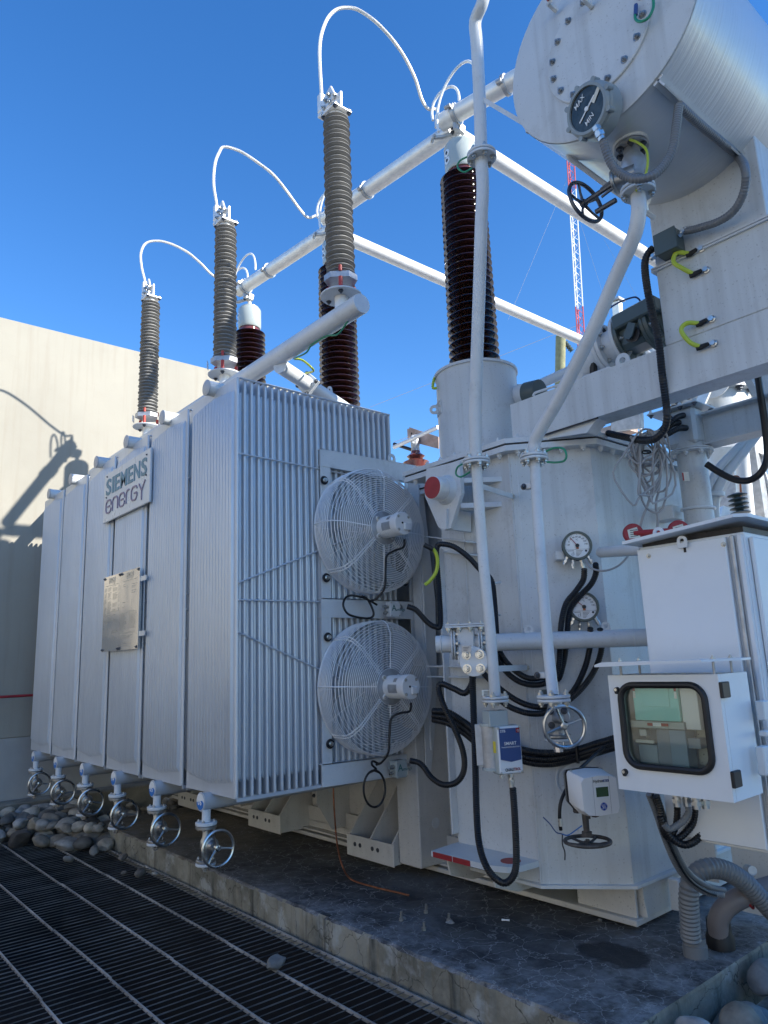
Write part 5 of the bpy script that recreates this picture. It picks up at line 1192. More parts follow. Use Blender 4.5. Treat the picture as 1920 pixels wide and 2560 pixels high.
cond('left black conduit dropping from the upper dial thermometer behind the oil pipe', [(1461, 1422), (1458, 1450), (1438, 1480), (1415, 1510), (1403, 1560), (1400, 1620), (1396, 1670), (1380, 1698), (1345, 1712), (1300, 1705), (1262, 1675), (1240, 1635)], [3.9, 3.92, 3.94, 3.95, 3.96, 3.97, 3.97, 3.97, 3.98, 3.99, 4.03, 4.07])
cond('right black conduit dropping from the upper dial thermometer behind the lower dial', [(1489, 1410), (1490, 1432), (1478, 1460), (1450, 1490), (1425, 1525), (1418, 1580), (1412, 1640), (1400, 1690), (1390, 1700)], [3.9, 3.94, 3.96, 3.98, 3.98, 3.98, 3.99, 3.99, 3.99])
cond('black conduit from the lower dial thermometer swinging left below the drain pipe', [(1476, 1570), (1474, 1620), (1462, 1670), (1435, 1725), (1400, 1758), (1350, 1768), (1300, 1755), (1250, 1722), (1215, 1690), (1190, 1660)], [3.9, 3.94, 3.95, 3.95, 3.93, 3.92, 3.95, 4.02, 4.1, 4.15])
cond('outer black conduit from the lower dial thermometer swinging left to the vent pipe foot', [(1500, 1572), (1504, 1620), (1490, 1668), (1462, 1712), (1420, 1752), (1370, 1780), (1320, 1783), (1270, 1765), (1240, 1740)], [3.9, 3.93, 3.93, 3.92, 3.90, 3.88, 3.90, 3.95, 4.0])
cond('black conduit looping down from the lower fan box and up beside the gusset', [(1024, 1901), (1052, 1910), (1080, 1945), (1110, 1962), (1142, 1955), (1160, 1925), (1158, 1880), (1138, 1825), (1110, 1765), (1097, 1722), (1105, 1710), (1135, 1722), (1162, 1733), (1178, 1712), (1184, 1688)], [4.1, 4.1, 4.08, 4.05, 4.0, 3.98, 3.97, 3.97, 3.98, 4.0, 4.0, 3.95, 3.9, 3.88, 3.86])
cond('long black conduit hanging down the tank end and looping up under the blue label monitor', [(1181, 1690), (1184, 1780), (1188, 1900), (1192, 2040), (1199, 2115), (1218, 2170), (1248, 2203), (1272, 2203), (1290, 2165), (1288, 2060), (1282, 1968)], [3.80, 3.78, 3.74, 3.70, 3.66, 3.62, 3.58, 3.56, 3.55, 3.56, 3.575], .0185)
for i, (oy, r_) in enumerate(((0, .022), (14, .022), (26, .02))):
    cond('%s thick black conduit of the three crossing the tank above the white monitor' % ('top', 'middle', 'bottom')[i], [(1082, 1778+oy*.8), (1120, 1782+oy), (1160, 1806+oy), (1205, 1838+oy), (1300, 1874+oy), (1370, 1884+oy), (1440, 1876+oy*.8), (1500, 1858+oy*.8), (1560, 1840+oy*.8)], [4.25, 4.2, 4.15, 4.05, 3.98, 3.96, 3.92, 3.8, 3.72], r_)
mb = MB(); q = at(1443, 1884, D=3.88); mb.tube([q+V((0, 0, .05)), q+V((0, 0, -.05))], .004, 6); mb.box(q, (.012, .012, .10)); single('cable_tie', mb, M['blk'], 'black cable tie round the conduit bundle above the white monitor', 'cable tie', q)
cable('capillary_tube', 'thin grey capillary tube arching from the upper dial to the right', [at(*p, D=D_) for p, D_ in (((1463, 1400), 3.88), ((1478, 1420), 3.86), ((1510, 1427), 3.8), ((1545, 1415), 3.8), ((1572, 1388), 3.8), ((1585, 1362), 3.82))], .0055, M['greycab'])
mb = MB(); mb.tube(rounded([onch(1252, 1456, .0), onch(1236, 1458, .07), onch(1238, 1530, .07), onch(1250, 1538, .0)], .012), .006, 8); single('cable_bracket', mb, M['paint2'], 'thin white bent wire cable bracket welded on the tank end', 'bracket', onch(1252, 1456))
cable('earth_cable', 'yellow green earth cable curling out behind the upper fan', [at(*p, D=4.25) for p in ((1068, 1368), (1085, 1375), (1094, 1400), (1090, 1430), (1075, 1452), (1062, 1462))], .011, M['yg'])
cable('earth_sleeve', 'black sleeve at the start of the earth cable behind the upper fan', [at(*p, D=4.24) for p in ((1060, 1362), (1072, 1368), (1082, 1373))], .015, M['blk'])
# monitor box with the blue label
SN = V((.93, -.37, 0)).normalized(); SR = UP.cross(SN).normalized(); sc_c = at(1276, 1875, D=3.55)
sm = T('transformer_breather_monitor', 'grey monitor box with a dark blue front label hanging below the tall vent pipe', 'monitor box', sc_c)
bx(sm, 'housing', sc_c-SN*.01, SN, .132, .075, .232, M['headg'], .008); fp = bx(sm, 'front_plate', sc_c, SN, .128, .012, .226, M['white'], .006)
f0 = sc_c+SN*.001; mb = MB(); mb.prism([f0+SR*x_+UP*z_ for x_, z_ in ((-.057, .104), (.057, .104), (.057, -.048), (0, -.056), (-.057, -.042))], SN*.0015); lb = sm.part('blue_label', mb, M['navy'], fp, smooth=0)
mb = MB(); mb.box(f0+SR*.046+UP*.092+SN*.002, (.020, .002, .022), Matrix(((SR.x, SN.x, 0), (SR.y, SN.y, 0), (0, 0, 1)))); sm.part('red_logo_tab', mb, M['red'], lb)
mb = MB(); mb.text('STB', f0+SN*.0035-SR*.052+UP*.086, SR, UP, .018, .001, .01); mb.text('SMART', f0+SN*.0035+UP*.025, SR, UP, .022, .001, .008, align='CENTER'); mb.text('TRANSFORMER BREATHER', f0+SN*.0035+UP*.012, SR, UP, .0085, .0006, align='CENTER'); mb.text('Q', f0+SN*.0045+SR*.046+UP*.087, SR, UP, .014, .001, align='CENTER'); sm.part('white_print', mb, M['dial'], lb, smooth=0)
mb = MB(); mb.text('QUALI', f0+SN*.002-SR*.036-UP*.098, SR, UP, .020, .001, .012, width=.046); sm.part('lettering', mb, M['ink'], fp, smooth=0); mb = MB(); mb.text('TROL', f0+SN*.002+SR*.011-UP*.098, SR, UP, .020, .001, .012, width=.038); sm.part('lettering', mb, M['red'], fp, label='red end of the maker lettering', smooth=0)
for a_ in (-1, 1):
    for e in (-1, 1): sm.inst('bolt', BOLTS, sc_c+SR*a_*.058+UP*e*.107, frame(SN), fp, (.7,)*3)
bx(sm, 'upper_box', at(1247, 1797, D=3.60), SN, .105, .08, .078, M['headg'], .003); bx(sm, 'side_bracket', at(1202, 1862, D=3.62), V((.7, -.7, 0)), .05, .004, .20, M['galv'], .002)
mb = MB(); q = at(1228, 1866, D=3.62); mb.cyl(q-UP*.10, q+UP*.10, .045, 24); sm.part('mesh_canister', mb, M['galv']); mb = MB(); mb.cyl(q-UP*.113, q-UP*.10, .052, 24); mb.cyl(q+UP*.10, q+UP*.113, .052, 24); sm.part('canister_rim', mb, M['headg'])
bx(sm, 'yellow_sticker', at(1238, 1868, D=3.565)-SR*.004, V((-.2, -1, 0)), .022, .002, .055, M['yellow'], 0)
mb = MB(); q = at(1238, 1765, D=3.62); mb.cyl(q, q+UP*.03, .012, 10); sm.part('stub', mb, M['steel']); gland(sm, sc_c-SN*.035+SR*.01-UP*.115, (0, 0, -1), .017, .065); gland(sm, sc_c-SN*.035-SR*.04-UP*.115, (0, 0, -1), .012, .02)
# valve with bright handwheel at the foot of the drain pipe
dv = T('drain_pipe_valve', 'steel gate valve with large bright four spoke handwheel facing the camera', 'valve', at(1390, 1800, D=3.62)); VN = V((.72, -.69, -.03)).normalized()
q = at(1390, 1792, D=3.66); mb = MB(); mb.lathe([(.036, .085), (.036, .06), (.045, .03), (.047, -.02), (.036, -.05), (.036, -.09)], q, UP, 24); mb.cyl(q, q+VN*.045, .036, 22); flange(mb, q+VN*.04, VN, .062, .012); dv.part('valve_body', mb, M['galv'])
F = frame(VN)
for i in range(4): an = PI/4+PI/2*i; dv.inst('bolt', BOLTD, q+VN*.053+F @ V((.048*math.cos(an), .048*math.sin(an), 0)), frame(VN))
mb = MB(); mb.lathe([(.03, .05), (.026, .075), (.016, .09), (.010, .14)], q, VN, 18); dv.part('bonnet', mb, M['galv'])
for zz, m_ in ((-.086, 'castst'), (-.104, 'paint2')): mb = MB(); flange(mb, q+UP*zz, -UP, .068, .014); dv.part('flange', mb, M[m_])
mb = MB(); mb.cyl(q-UP*.118, q-UP*.17, .026, 8); mb.cyl(q-UP*.12, q-UP*.14, .032, 20); dv.part('cap_plug', mb, M['brass'])
wheel(dv, None, at(1411, 1816, D=3.50), VN, .098, M['steel'], 4, .0095, .35)
# white gas monitor
HN = V((.90, -.44, 0)).normalized(); HR = UP.cross(HN).normalized(); hc = at(1500, 1988, D=3.30)
hy = T('dissolved_gas_monitor', 'white plastic gas monitor with small green screen and round blue emblem', 'gas monitor', hc)
def PF(x_, z_, off=0): return hc+HR*x_+UP*z_+HN*off
fr_ = [(-.092, .062), (-.076, .080), (0, .088), (.070, .082), (.092, .072), (.098, -.062), (.086, -.086), (0, -.092), (-.066, -.086), (-.090, -.064)]
bk_ = [(-.098, .085), (-.090, .098), (0, .104), (.082, .098), (.094, .086), (.094, -.078), (.080, -.09), (0, -.094), (-.055, -.092), (-.096, -.04)]
mb = MB(); n = len(fr_); ring1 = [PF(x_*.97, z_*.97, 0) for x_, z_ in fr_]; ring2 = [PF(x_, z_, -.010) for x_, z_ in fr_]; ring3 = [PF(x_, z_, -.115) for x_, z_ in bk_]; ring4 = [PF(x_, z_, -.122) for x_, z_ in bk_]
mb.add(ring1+ring2+ring3+ring4, [tuple(range(n))]+[(k*n+i, k*n+(i+1) % n, (k+1)*n+(i+1) % n, (k+1)*n+i) for k in range(3) for i in range(n)]+[tuple(range(3*n, 4*n))]); hs_ = hy.part('cover', mb, M['whitep'], smooth=40)
mb = MB(); mb.prism([PF(x_*1.04, z_*1.04, -.130) for x_, z_ in bk_], HN*.010); hy.part('rubber_edge', mb, M['blk'], smooth=0); mb = MB(); mb.prism([PF(x_*1.01, z_*1.01, -.15) for x_, z_ in bk_], HN*.022); hy.part('back_plate', mb, M['castst'], smooth=0)
for x_ in (-.078, .074): hy.inst('bolt', BOLTS, PF(x_, .093, -.112), frame(HN), hs_)
RM = Matrix(((HR.x, HN.x, 0), (HR.y, HN.y, 0), (0, 0, 1)))
mb = MB(); mb.box(PF(.012, .012, .001), (.070, .002, .052), RM, .0008); b0 = hy.part('screen_bezel', mb, M['white'], hs_); mb = MB(); mb.box(PF(.012, .014, .0022), (.062, .002, .042), RM); hy.part('screen', mb, M['lcd'], b0)
mb = MB()
for x_ in (-.032, .052): mb.ribbon([PF(x_, .082, .0004), PF(x_, -.085, .0004)], HN, .0008, .0003)
hy.part('cover_seams', mb, M['ink'], hs_, smooth=0); mb = MB(); mb.text('Hydran', PF(-.028, .056, .001), HR, UP, .019, .0008, .008, width=.048); hy.part('lettering', mb, M['ink'], hs_, smooth=0)
mb = MB(); mb.box(PF(.036, .061, .0008), (.030, .0012, .0105), RM); mp2 = hy.part('blue_strip', mb, M['navy'], hs_); mb = MB(); mb.text('M2-X', PF(.036, .0575, .0018), HR, UP, .0095, .0005, .006, align='CENTER'); hy.part('strip_print', mb, M['dial'], mp2, smooth=0)
bl = mat('bright_blue_emblem', (.01, .06, .33), .35, var=0); ec = PF(.014, -.050, .001)
mb = MB(); mb.lathe([(.0175, 0), (.0175, .0010)], ec, HN, 32); em = hy.part('round_emblem', mb, bl, hs_)
def E_(x_, z_, o=.0014): return ec+HR*x_+UP*z_+HN*o
mb = MB()
for i in range(4):      # swirl marks round the rim
    a0 = i*PI/2+.4; mb.ribbon([E_(.0152*math.cos(a0+j*.14), .0152*math.sin(a0+j*.14)) for j in range(7)], HN, .0011, .0003)
mb.ribbon([E_(*q_) for q_ in spline([V((-.0095, -.001, 0)), V((-.003, .0015, 0)), V((-.001, .0065, 0)), V((-.005, .0085, 0)), V((-.0085, .004, 0)), V((-.004, -.002, 0)), V((-.001, -.006, 0)), V((-.0045, -.0085, 0)), V((-.007, -.0055, 0)), V((-.001, -.0035, 0))], 4) for q_ in [(q_.x, q_.y)]], HN, .0014, .0003)
mb.ribbon([E_(q_.x, q_.y) for q_ in spline([V((.0095, .002, 0)), V((.004, -.0005, 0)), V((.0085, -.0045, 0)), V((.005, -.0085, 0)), V((.001, -.005, 0)), V((.0005, .002, 0)), V((.004, .008, 0)), V((.0075, .006, 0))], 4)], HN, .0014, .0003)
hy.part('emblem_script', mb, M['dial'], em, smooth=0)
hv_ = T('sampling_valve', 'rusty dark valve with flat horizontal handwheel under the white gas monitor', 'valve', at(1466, 2060, D=3.36))
q = at(1462, 2030, D=3.38); e = at(1469, 2103, D=3.36); mb = MB(); mb.tube([q+UP*.04, q, e+UP*.03], [.022, .016, .014], 14); mb.lathe([(.026, 0), (.026, .02)], e+UP*.022, UP, 6); mb.box(q+V((-.03, -.02, .01)), (.03, .03, .03), None, .005); mb.box(q+V((.035, .03, -.005)), (.03, .03, .035), None, .005); mb.cyl(q+V((.012, .01, .03)), q+V((.014, .012, -.03)), .006, 8); hv_.part('stem', mb, M['dkcast'])
mb = MB(); mb.cyl(q+V((-.06, .04, .05)), q+V((0, 0, .05)), .028, 16); flange(mb, q+V((-.05, .03, .05)), (-.8, .6, 0), .045, .012); hv_.part('body', mb, M['dkcast'])
wheel(hv_, None, e, (0, .0, 1), .104, M['dkcast'], 5, .009, .5)
pl = onch(1440, 1950, 0)
mb = MB(); mb.ring(pl+CN*.004, CN, .105, .006, 40, 6); mb.lathe([(.092, .002), (.088, .007)], pl, CN, 40); single('tank_port', mb, M['paint'], 'round welded port ring on the tank behind the white gas monitor', 'port', pl)
cable('sensor_cable', 'black cable from the conduit bundle to the back of the white gas monitor', [at(*p, D=D_) for p, D_ in (((1510, 1868), 3.72), ((1490, 1885), 3.7), ((1465, 1908), 3.62), ((1452, 1920), 3.58))], .009, M['rubber'])
cable('sensor_cable', 'black cable ending in a steel gland left of the white gas monitor', [at(*p, D=D_) for p, D_ in (((1428, 1955), 3.5), ((1412, 1980), 3.48), ((1401, 2010), 3.46), ((1399, 2045), 3.45), ((1402, 2075), 3.45))], .0085, M['rubber'])
gl = T('loose_gland', 'steel cable gland on the dangling cable left of the gas monitor', 'cable gland', at(1401, 2050, D=3.45)); gland(gl, at(1400, 2046, D=3.45), (0.05, 0, -1), .012, .035)
for pts, m_, lb in (((( 1405, 2085), (1390, 2080), (1375, 2060), (1358, 2043)), 'navy', 'thin loose wire curling up left from the dangling cable'), (((1405, 2085), (1420, 2088), (1440, 2075), (1455, 2064)), 'blue', 'thin blue loose wire running to the stem of the valve'), (((1406, 2086), (1406, 2110), (1412, 2130), (1412, 2150)), 'ink', 'thin dark loose wire hanging straight down')):
    cable('loose_wire', lb, [at(*p, D=3.45) for p in pts], .003, M[m_], n=6)
# ---------------------------------------------------------------- control cabinet
KY = 2.95; KX0 = at(1607, 1500, Y=KY).x; KX1 = at(1856, 1600, Y=KY).x; KZ0 = at(1800, 2117, Y=KY).z; KZ1 = at(1700, 1352, Y=KY).z
kb = T('control_cabinet', 'tall white control cabinet with peaked roof plate at the right edge', 'cabinet', ((KX0+KX1)/2, KY+.3, KZ0))
mb = MB(); mb.bb(KX0, KX1+.055, KY+.02, KY+.75, KZ0, KZ1, .004); kb.part('body', mb, M['white'], smooth=0)
mb = MB(); mb.bb(KX0+.0, KX1-.012, KY-.006, KY+.018, KZ0+.015, KZ1-.012, .004); dr = kb.part('front_door', mb, M['white'], smooth=0)
mb = MB(); mb.bb(KX1+.002, KX1+.018, KY+.0, KY+.018, KZ0, KZ1-.01, .003); kb.part('hinge_post', mb, M['galv'], smooth=0)
mb = MB(); mb.bb(KX1+.057, KX1+.075, KY+.05, KY+.72, KZ0+.0, KZ1-.02, .004); kb.part('side_door', mb, M['white'], smooth=0)
mb = MB(); mb.bb(KX1+.030, KX1+.050, KY+.004, KY+.02, KZ0, KZ1-.01, .003); kb.part('corner_post', mb, M['white'], smooth=0)
mb = MB(); r0_ = KZ1+.012; mb.prism([V((KX0-.03, KY-.07, r0_)), V((KX1+.06, KY-.07, r0_+.038)), V((KX1+.10, KY-.03, r0_+.038)), V((KX1+.10, KY+.85, r0_+.03)), V((KX0-.03, KY+.85, r0_))], (0, 0, .014)); kb.part('roof_plate', mb, M['white'], smooth=0)
mb = MB(); mb.bb(KX0+.01, KX1+.05, KY+.03, KY+.7, KZ1, r0_+.012); kb.part('roof_gap_shade', mb, M['blk'], smooth=0)  # black filler paints the shade in the open gap under the roof
for px, py in ((1622, 1390), (1809, 1361)): kb.inst('bolt', BOLTS, at(px, py, Y=KY-.006), frame((0, -1, 0)), dr)
eye(kb, at(1705, 1352, Y=KY-.02), (0, -1, 0), .022, .006); eye(kb, at(1646, 1332, Y=KY+.1), (0, -1, 0), .026, .008)
mb = MB(); mb.box(at(1712, 1372, Y=KY-.007), (.010, .004, .03)); kb.part('slot', mb, M['blk'], dr)
for (x_, py, h) in ((1898, 1775, .07), (1905, 1832, .02), (1900, 1900, .10)):
    q = at(x_, py, X=KX1+.075); mb = MB(); mb.bb(q.x, q.x+.03, q.y-.03, q.y+.03, q.z-h/2, q.z+h/2, .004); kb.part('side_bracket', mb, M['paint2'], smooth=0)
mb = MB(); q = at(1503, 1381, D=4.02); mb.cyl(q, at(1612, 1372, Y=KY+.12), .030, 22); single('cabinet_support_pipe', mb, M['paint2'], 'grey horizontal support pipe between the tank end and the white cabinet', 'pipe', q)
mb = MB(); q = at(1628, 1592, D=3.86); flange(mb, q, d, .085, .02, 30); single('pipe_end_flange', mb, M['paint2'], 'round grey flange at the right end of the oil pipe, half behind the cabinet', 'flange', q)
cable('earth_wire', 'green earth wire loop at the left edge of the white cabinet', [at(*p, D=3.8) for p in ((1622, 1552), (1613, 1530), (1612, 1505), (1618, 1497), (1626, 1505))], .006, M['green'])
# small cabinet with window
SY = 2.60; A = [at(*q, Y=SY) for q in ((1520, 1690), (1794, 1684), (1834, 2003), (1547, 1976))]
sx0 = (A[0].x+A[3].x)/2; sx1 = (A[1].x+A[2].x)/2; sz1 = (A[0].z+A[1].z)/2; sz0 = (A[2].z+A[3].z)/2
wc_ = [at(*q, Y=SY-.01) for q in ((1556, 1712), (1762, 1712), (1776, 1932), (1578, 1915))]
wx0 = at(1553, 1800, Y=SY-.01).x; wx1 = at(1771, 1820, Y=SY-.01).x; wz1 = at(1660, 1710, Y=SY-.01).z; wz0 = at(1680, 1927, Y=SY-.01).z
sb = T('window_cabinet', 'small white wall cabinet with black edged round cornered window', 'cabinet', ((sx0+sx1)/2, SY+.12, sz0))
def rrect(x0, x1, z0, z1, r, y, k=8):
    P = []
    for cx_, cz_, a0 in ((x1-r, z1-r, 0), (x0+r, z1-r, PI/2), (x0+r, z0+r, PI), (x1-r, z0+r, 3*PI/2)):
        for i in range(k+1): P.append(V((cx_+r*math.cos(a0+PI/2*i/k), y, cz_+r*math.sin(a0+PI/2*i/k))))
    return P
# door with a real opening
k_ = 8; inn = rrect(wx0+.008, wx1-.008, wz0+.008, wz1-.008, .052, 0); out = []
for p in inn:
    cx_, cz_ = (wx0+wx1)/2, (wz0+wz1)/2; dx, dz = p.x-cx_, p.z-cz_
    s_ = min(((sx1-cx_) if dx > 0 else (cx_-sx0))/max(abs(dx), 1e-6), ((sz1-cz_) if dz > 0 else (cz_-sz0))/max(abs(dz), 1e-6)); out.append(V((cx_+dx*s_, 0, cz_+dz*s_)))
for cn_ in ((sx0, sz0), (sx0, sz1), (sx1, sz0), (sx1, sz1)):
    j = min(range(len(out)), key=lambda i: (out[i].x-cn_[0])**2+(out[i].z-cn_[1])**2); out[j] = V((cn_[0], 0, cn_[1]))
mb = MB(); m = len(inn); Y0 = SY; Y1 = SY+.022
vs = [V((p.x, Y0, p.z)) for p in out]+[V((p.x, Y0, p.z)) for p in inn]+[V((p.x, Y1, p.z)) for p in out]+[V((p.x, Y1, p.z)) for p in inn]; fs = []
for i in range(m):
    j = (i+1) % m; fs += [(i, j, m+j, m+i), (2*m+i, 2*m+j, 3*m+j, 3*m+i), (i, j, 2*m+j, 2*m+i), (m+i, m+j, 3*m+j, 3*m+i)]
mb.add(vs, fs); sdr = sb.part('door', mb, M['white'], smooth=0)
mb = MB(); mb.tube(rrect(wx0+.004, wx1-.004, wz0+.004, wz1-.004, .055, SY-.004), .0125, 10, closed=True); sb.part('window_gasket', mb, M['blk'], sdr)
gm = bpy.data.materials.new('window_glass'); gm.use_nodes = True; N_ = gm.node_tree; N_.nodes.clear(); o_ = N_.nodes.new('ShaderNodeOutputMaterial'); mx = N_.nodes.new('ShaderNodeMixShader'); tr1 = N_.nodes.new('ShaderNodeBsdfTransparent'); tr1.inputs[0].default_value = (.93, .97, .96, 1); gl_ = N_.nodes.new('ShaderNodeBsdfGlossy'); gl_.inputs['Roughness'].default_value = .03; fr2 = N_.nodes.new('ShaderNodeFresnel'); fr2.inputs[0].default_value = 1.5
N_.links.new(fr2.outputs[0], mx.inputs[0]); N_.links.new(tr1.outputs[0], mx.inputs[1]); N_.links.new(gl_.outputs[0], mx.inputs[2]); N_.links.new(mx.outputs[0], o_.inputs[0])
mb = MB(); mb.prism(rrect(wx0+.004, wx1-.004, wz0+.004, wz1-.004, .055, SY+.010), (0, .004, 0)); sb.part('window_pane', mb, gm, sdr, smooth=0)
SD = .235; mb = MB(); t_ = .004
mb.bb(sx0, sx0+t_, SY+.024, SY+SD, sz0, sz1); mb.bb(sx1-t_, sx1, SY+.024, SY+SD, sz0, sz1); mb.bb(sx0+t_, sx1-t_, SY+.024, SY+SD, sz0, sz0+t_); mb.bb(sx0+t_, sx1-t_, SY+.024, SY+SD, sz1-t_, sz1); mb.bb(sx0+t_, sx1-t_, SY+SD-t_, SY+SD, sz0+t_, sz1-t_); sb.part('case', mb, M['white'], smooth=0)
tq = mat('turquoise_reflection', (.30, .78, .70), .5, var=.04); pn = mat('slate_reflection', (.24, .29, .33), .5, var=.1)  # colours of the reflection in the pane, put on solid shapes
def inb(nm, u0, u1, v0, v1, y0, y1, m_):
    mb = MB(); X = lambda u: wx0+(wx1-wx0)*u; Z = lambda v: wz0+(wz1-wz0)*v; mb.bb(X(u0), X(u1), y0, y1, Z(v0), Z(v1), .002); return sb.part(nm, mb, m_)
yb = SY+.035  # inner shapes from here on imitate the scene reflected in the window pane
sp1 = inb('reflection_block', .10, .64, .55, 1.08, yb, yb+.06, tq); inb('reflection_frame', .04, .68, .46, .545, yb-.004, yb+.06, M['headg']); inb('terminal_cover', .65, .84, .46, 1.02, yb+.01, yb+.05, M['whitep'])
inb('reflection_face', .20, .54, .72, 1.04, yb-.004, yb-.0005, tq); inb('reflection_mark', .105, .135, .82, .90, yb-.003, yb-.0005, M['dial']); inb('reflection_mark', .105, .135, .905, 1.0, yb-.003, yb-.0005, M['red']); inb('reflection_mark', .60, .63, .82, .90, yb-.003, yb-.0005, M['dial']); inb('reflection_mark', .60, .63, .905, 1.0, yb-.003, yb-.0005, M['red'])
inb('reflection_strip', .25, .50, .49, .525, yb-.007, yb-.0045, M['red']); inb('reflection_strip', .32, .42, .488, .528, yb-.009, yb-.0075, M['dial']); inb('reflection_silhouette', .30, .46, 0, .45, yb+.02, yb+.08, pn); inb('reflection_silhouette', .47, .66, -.02, .45, yb+.01, yb+.08, mat('slate_blue_reflection', (.22, .32, .40), .5)); inb('reflection_silhouette', .66, .80, .24, .36, yb+.02, yb+.07, pn); inb('reflection_patch', .05, .28, .02, .25, yb+.03, yb+.08, mat('grey_blue_reflection', (.34, .42, .46), .5)); inb('reflection_bar', .05, .28, .27, .31, yb+.01, yb+.04, M['paper']); inb('reflection_board', .66, .97, .02, .46, yb+.09, yb+.10, mat('speckled_reflection', (.62, .58, .48), .8, speck=1.0, dirt=.5)); inb('reflection_spot', .13, .22, .36, .44, yb, yb+.03, M['headg'])
for px, py in ((1541, 1725), (1561, 1930)):
    q = at(px, py, Y=SY-.008); mb = MB(); mb.lathe([(.012, 0), (.010, .012)], q+V((0, .008, 0)), (0, -1, 0), 14); mb.box(q+V((0, 0, -.008)), (.014, .014, .014), None, .003); lk = sb.part('lock', mb, M['blk'], sdr); mb = MB(); mb.lathe([(.006, 0), (.006, .003)], q+V((-.001, -.004, .001)), (0, -1, 0), 10); sb.part('key_slot', mb, M['steel'], lk)
for py in (1725, 1950):
    q = at(1806 if py < 1800 else 1832, py, X=sx1+.006); mb = MB(); mb.bb(sx1, sx1+.014, SY-.004, SY+.055, q.z-.028, q.z+.028, .003); sb.part('hinge', mb, M['blk'])
mb = MB(); rz = sz1+.045; mb.prism([V((sx0-.012, SY-.07, rz-.010)), V((sx0+.02, SY-.07, rz)), V((sx1-.02, SY-.07, rz)), V((sx1+.055, SY+.08, rz)), V((sx1+.03, SY+.22, rz)), V((sx0-.012, SY+.22, rz-.004))], (0, 0, .008)); rf = sb.part('rain_roof', mb, M['white'], smooth=0)
for x_, y_ in ((sx0+.05, SY+.02), (sx0+.05, SY+.16), (sx1-.02, SY+.02), (sx1-.02, SY+.16)):
    mb = MB(); mb.cyl((x_, y_, sz1), (x_, y_, rz), .005, 8); sb.part('roof_post', mb, M['galv']); sb.inst('bolt', BOLTS, (x_, y_, rz+.008), None, rf)
for i, px in enumerate((1691, 1716, 1739, 1762)):
    q = at(px, 1990+(i % 2)*4, Y=SY+.06+.03*(i % 2)); q.z = sz0; gland(sb, q, (0, 0, -1), .0165, .05)
for i, (pp, m_, r_) in enumerate((([(1693, 2012), (1693, 2040), (1688, 2070), (1675, 2092), (1662, 2085)], 'rubber', .014), ([(1740, 2016), (1736, 2050), (1715, 2080), (1690, 2098), (1665, 2090), (1655, 2060), (1650, 2020), (1640, 1990)], 'rubber', .015), ([(1764, 2012), (1762, 2055), (1745, 2095), (1715, 2112), (1685, 2100), (1665, 2075), (1650, 2040)], 'rubber', .016), ([(1718, 2010), (1722, 2030), (1705, 2055), (1675, 2072), (1660, 2060)], 'greyhose', .014))):
    cond(('short black conduit, leftmost below the small cabinet', 'black conduit, third below the small cabinet, curling left', 'black conduit, rightmost and longest loop below the small cabinet', 'grey conduit curling left below the small cabinet')[i], pp, 2.93-.015*i, r_, m_, group='conduits under the small cabinet')
cond('upper grey conduit running from behind the small cabinet down to the floor hose', [(1622, 1985), (1640, 2030), (1662, 2095), (1690, 2160), (1720, 2200), (1760, 2228), (1810, 2238)], [2.98, 3.0, 3.03, 3.08, 3.12, 3.16, 3.18], .0145, 'greyhose', group='conduits under the small cabinet')
cond('lower grey conduit running beside the other down to the floor hose', [(1640, 1985), (1655, 2030), (1672, 2085), (1700, 2150), (1730, 2190), (1770, 2215), (1812, 2226)], [2.99, 3.02, 3.05, 3.10, 3.14, 3.18, 3.2], .0135, 'greyhose', group='conduits under the small cabinet')
cond('thin black conduit following the two grey ones down to the floor hose', [(1632, 1985), (1648, 2035), (1668, 2095), (1698, 2160), (1728, 2203), (1764, 2228), (1790, 2238)], [2.96, 2.98, 3.0, 3.05, 3.09, 3.12, 3.14], .006, 'rubber', None, group='conduits under the small cabinet')
# big grey hose on the slab
hb = at(1740, 2390, Z=SLZ); hs0 = T('flexible_hose', 'thick grey spiral hose rising from the slab and arching to the right', 'hose', hb)
D0 = dep(hb); pp = [at(1728, 2350, D=D0-.02), at(1724, 2290, D=D0-.02), at(1722, 2235, D=D0-.02), at(1732, 2195, D=D0-.01), at(1765, 2172, D=D0), at(1810, 2175, D=D0+.02), at(1855, 2200, D=D0+.04), at(1900, 2245, D=D0+.05), at(1950, 2300, D=D0+.05)]
mb = MB(); mb.tube(spline(pp, 10), .0475, 22, rib=(.020, .10)); hs0.part('hose', mb, M['greyhose'])
mb = MB(); mb.lathe([(.056, 0), (.057, .05), (.052, .055), (.052, .085)], hb, UP, 24); hs0.part('cuff', mb, M['greyhose'])
eb = T('elbow_hose', 'smooth grey hose elbow with black wrapped base behind the spiral hose', 'hose', at(1800, 2350, Z=SLZ)); q = at(1803, 2368, Z=SLZ); D1 = dep(q)
mb = MB(); mb.tube(spline([at(1797, 2335, D=D1), at(1796, 2300, D=D1), at(1815, 2268, D=D1), at(1850, 2245, D=D1), at(1900, 2225, D=D1+.03), at(1950, 2210, D=D1+.05)], 8), .049, 20); eb.part('hose', mb, mat('grey_brown_hose', (.23, .20, .19), .5, var=.12)); mb = MB(); mb.lathe([(.066, 0), (.066, .05), (.058, .07), (.056, .13)], q, UP, 24); eb.part('wrapped_base', mb, M['blk'])
mb = MB(); mb.ring(at(1868, 2242, D=D1+.01), (.8, .3, .4), .052, .006, 24, 6); single('red_band', mb, M['red'], 'red band round the smooth grey hose elbow', 'band', at(1868, 2242, D=D1+.01))
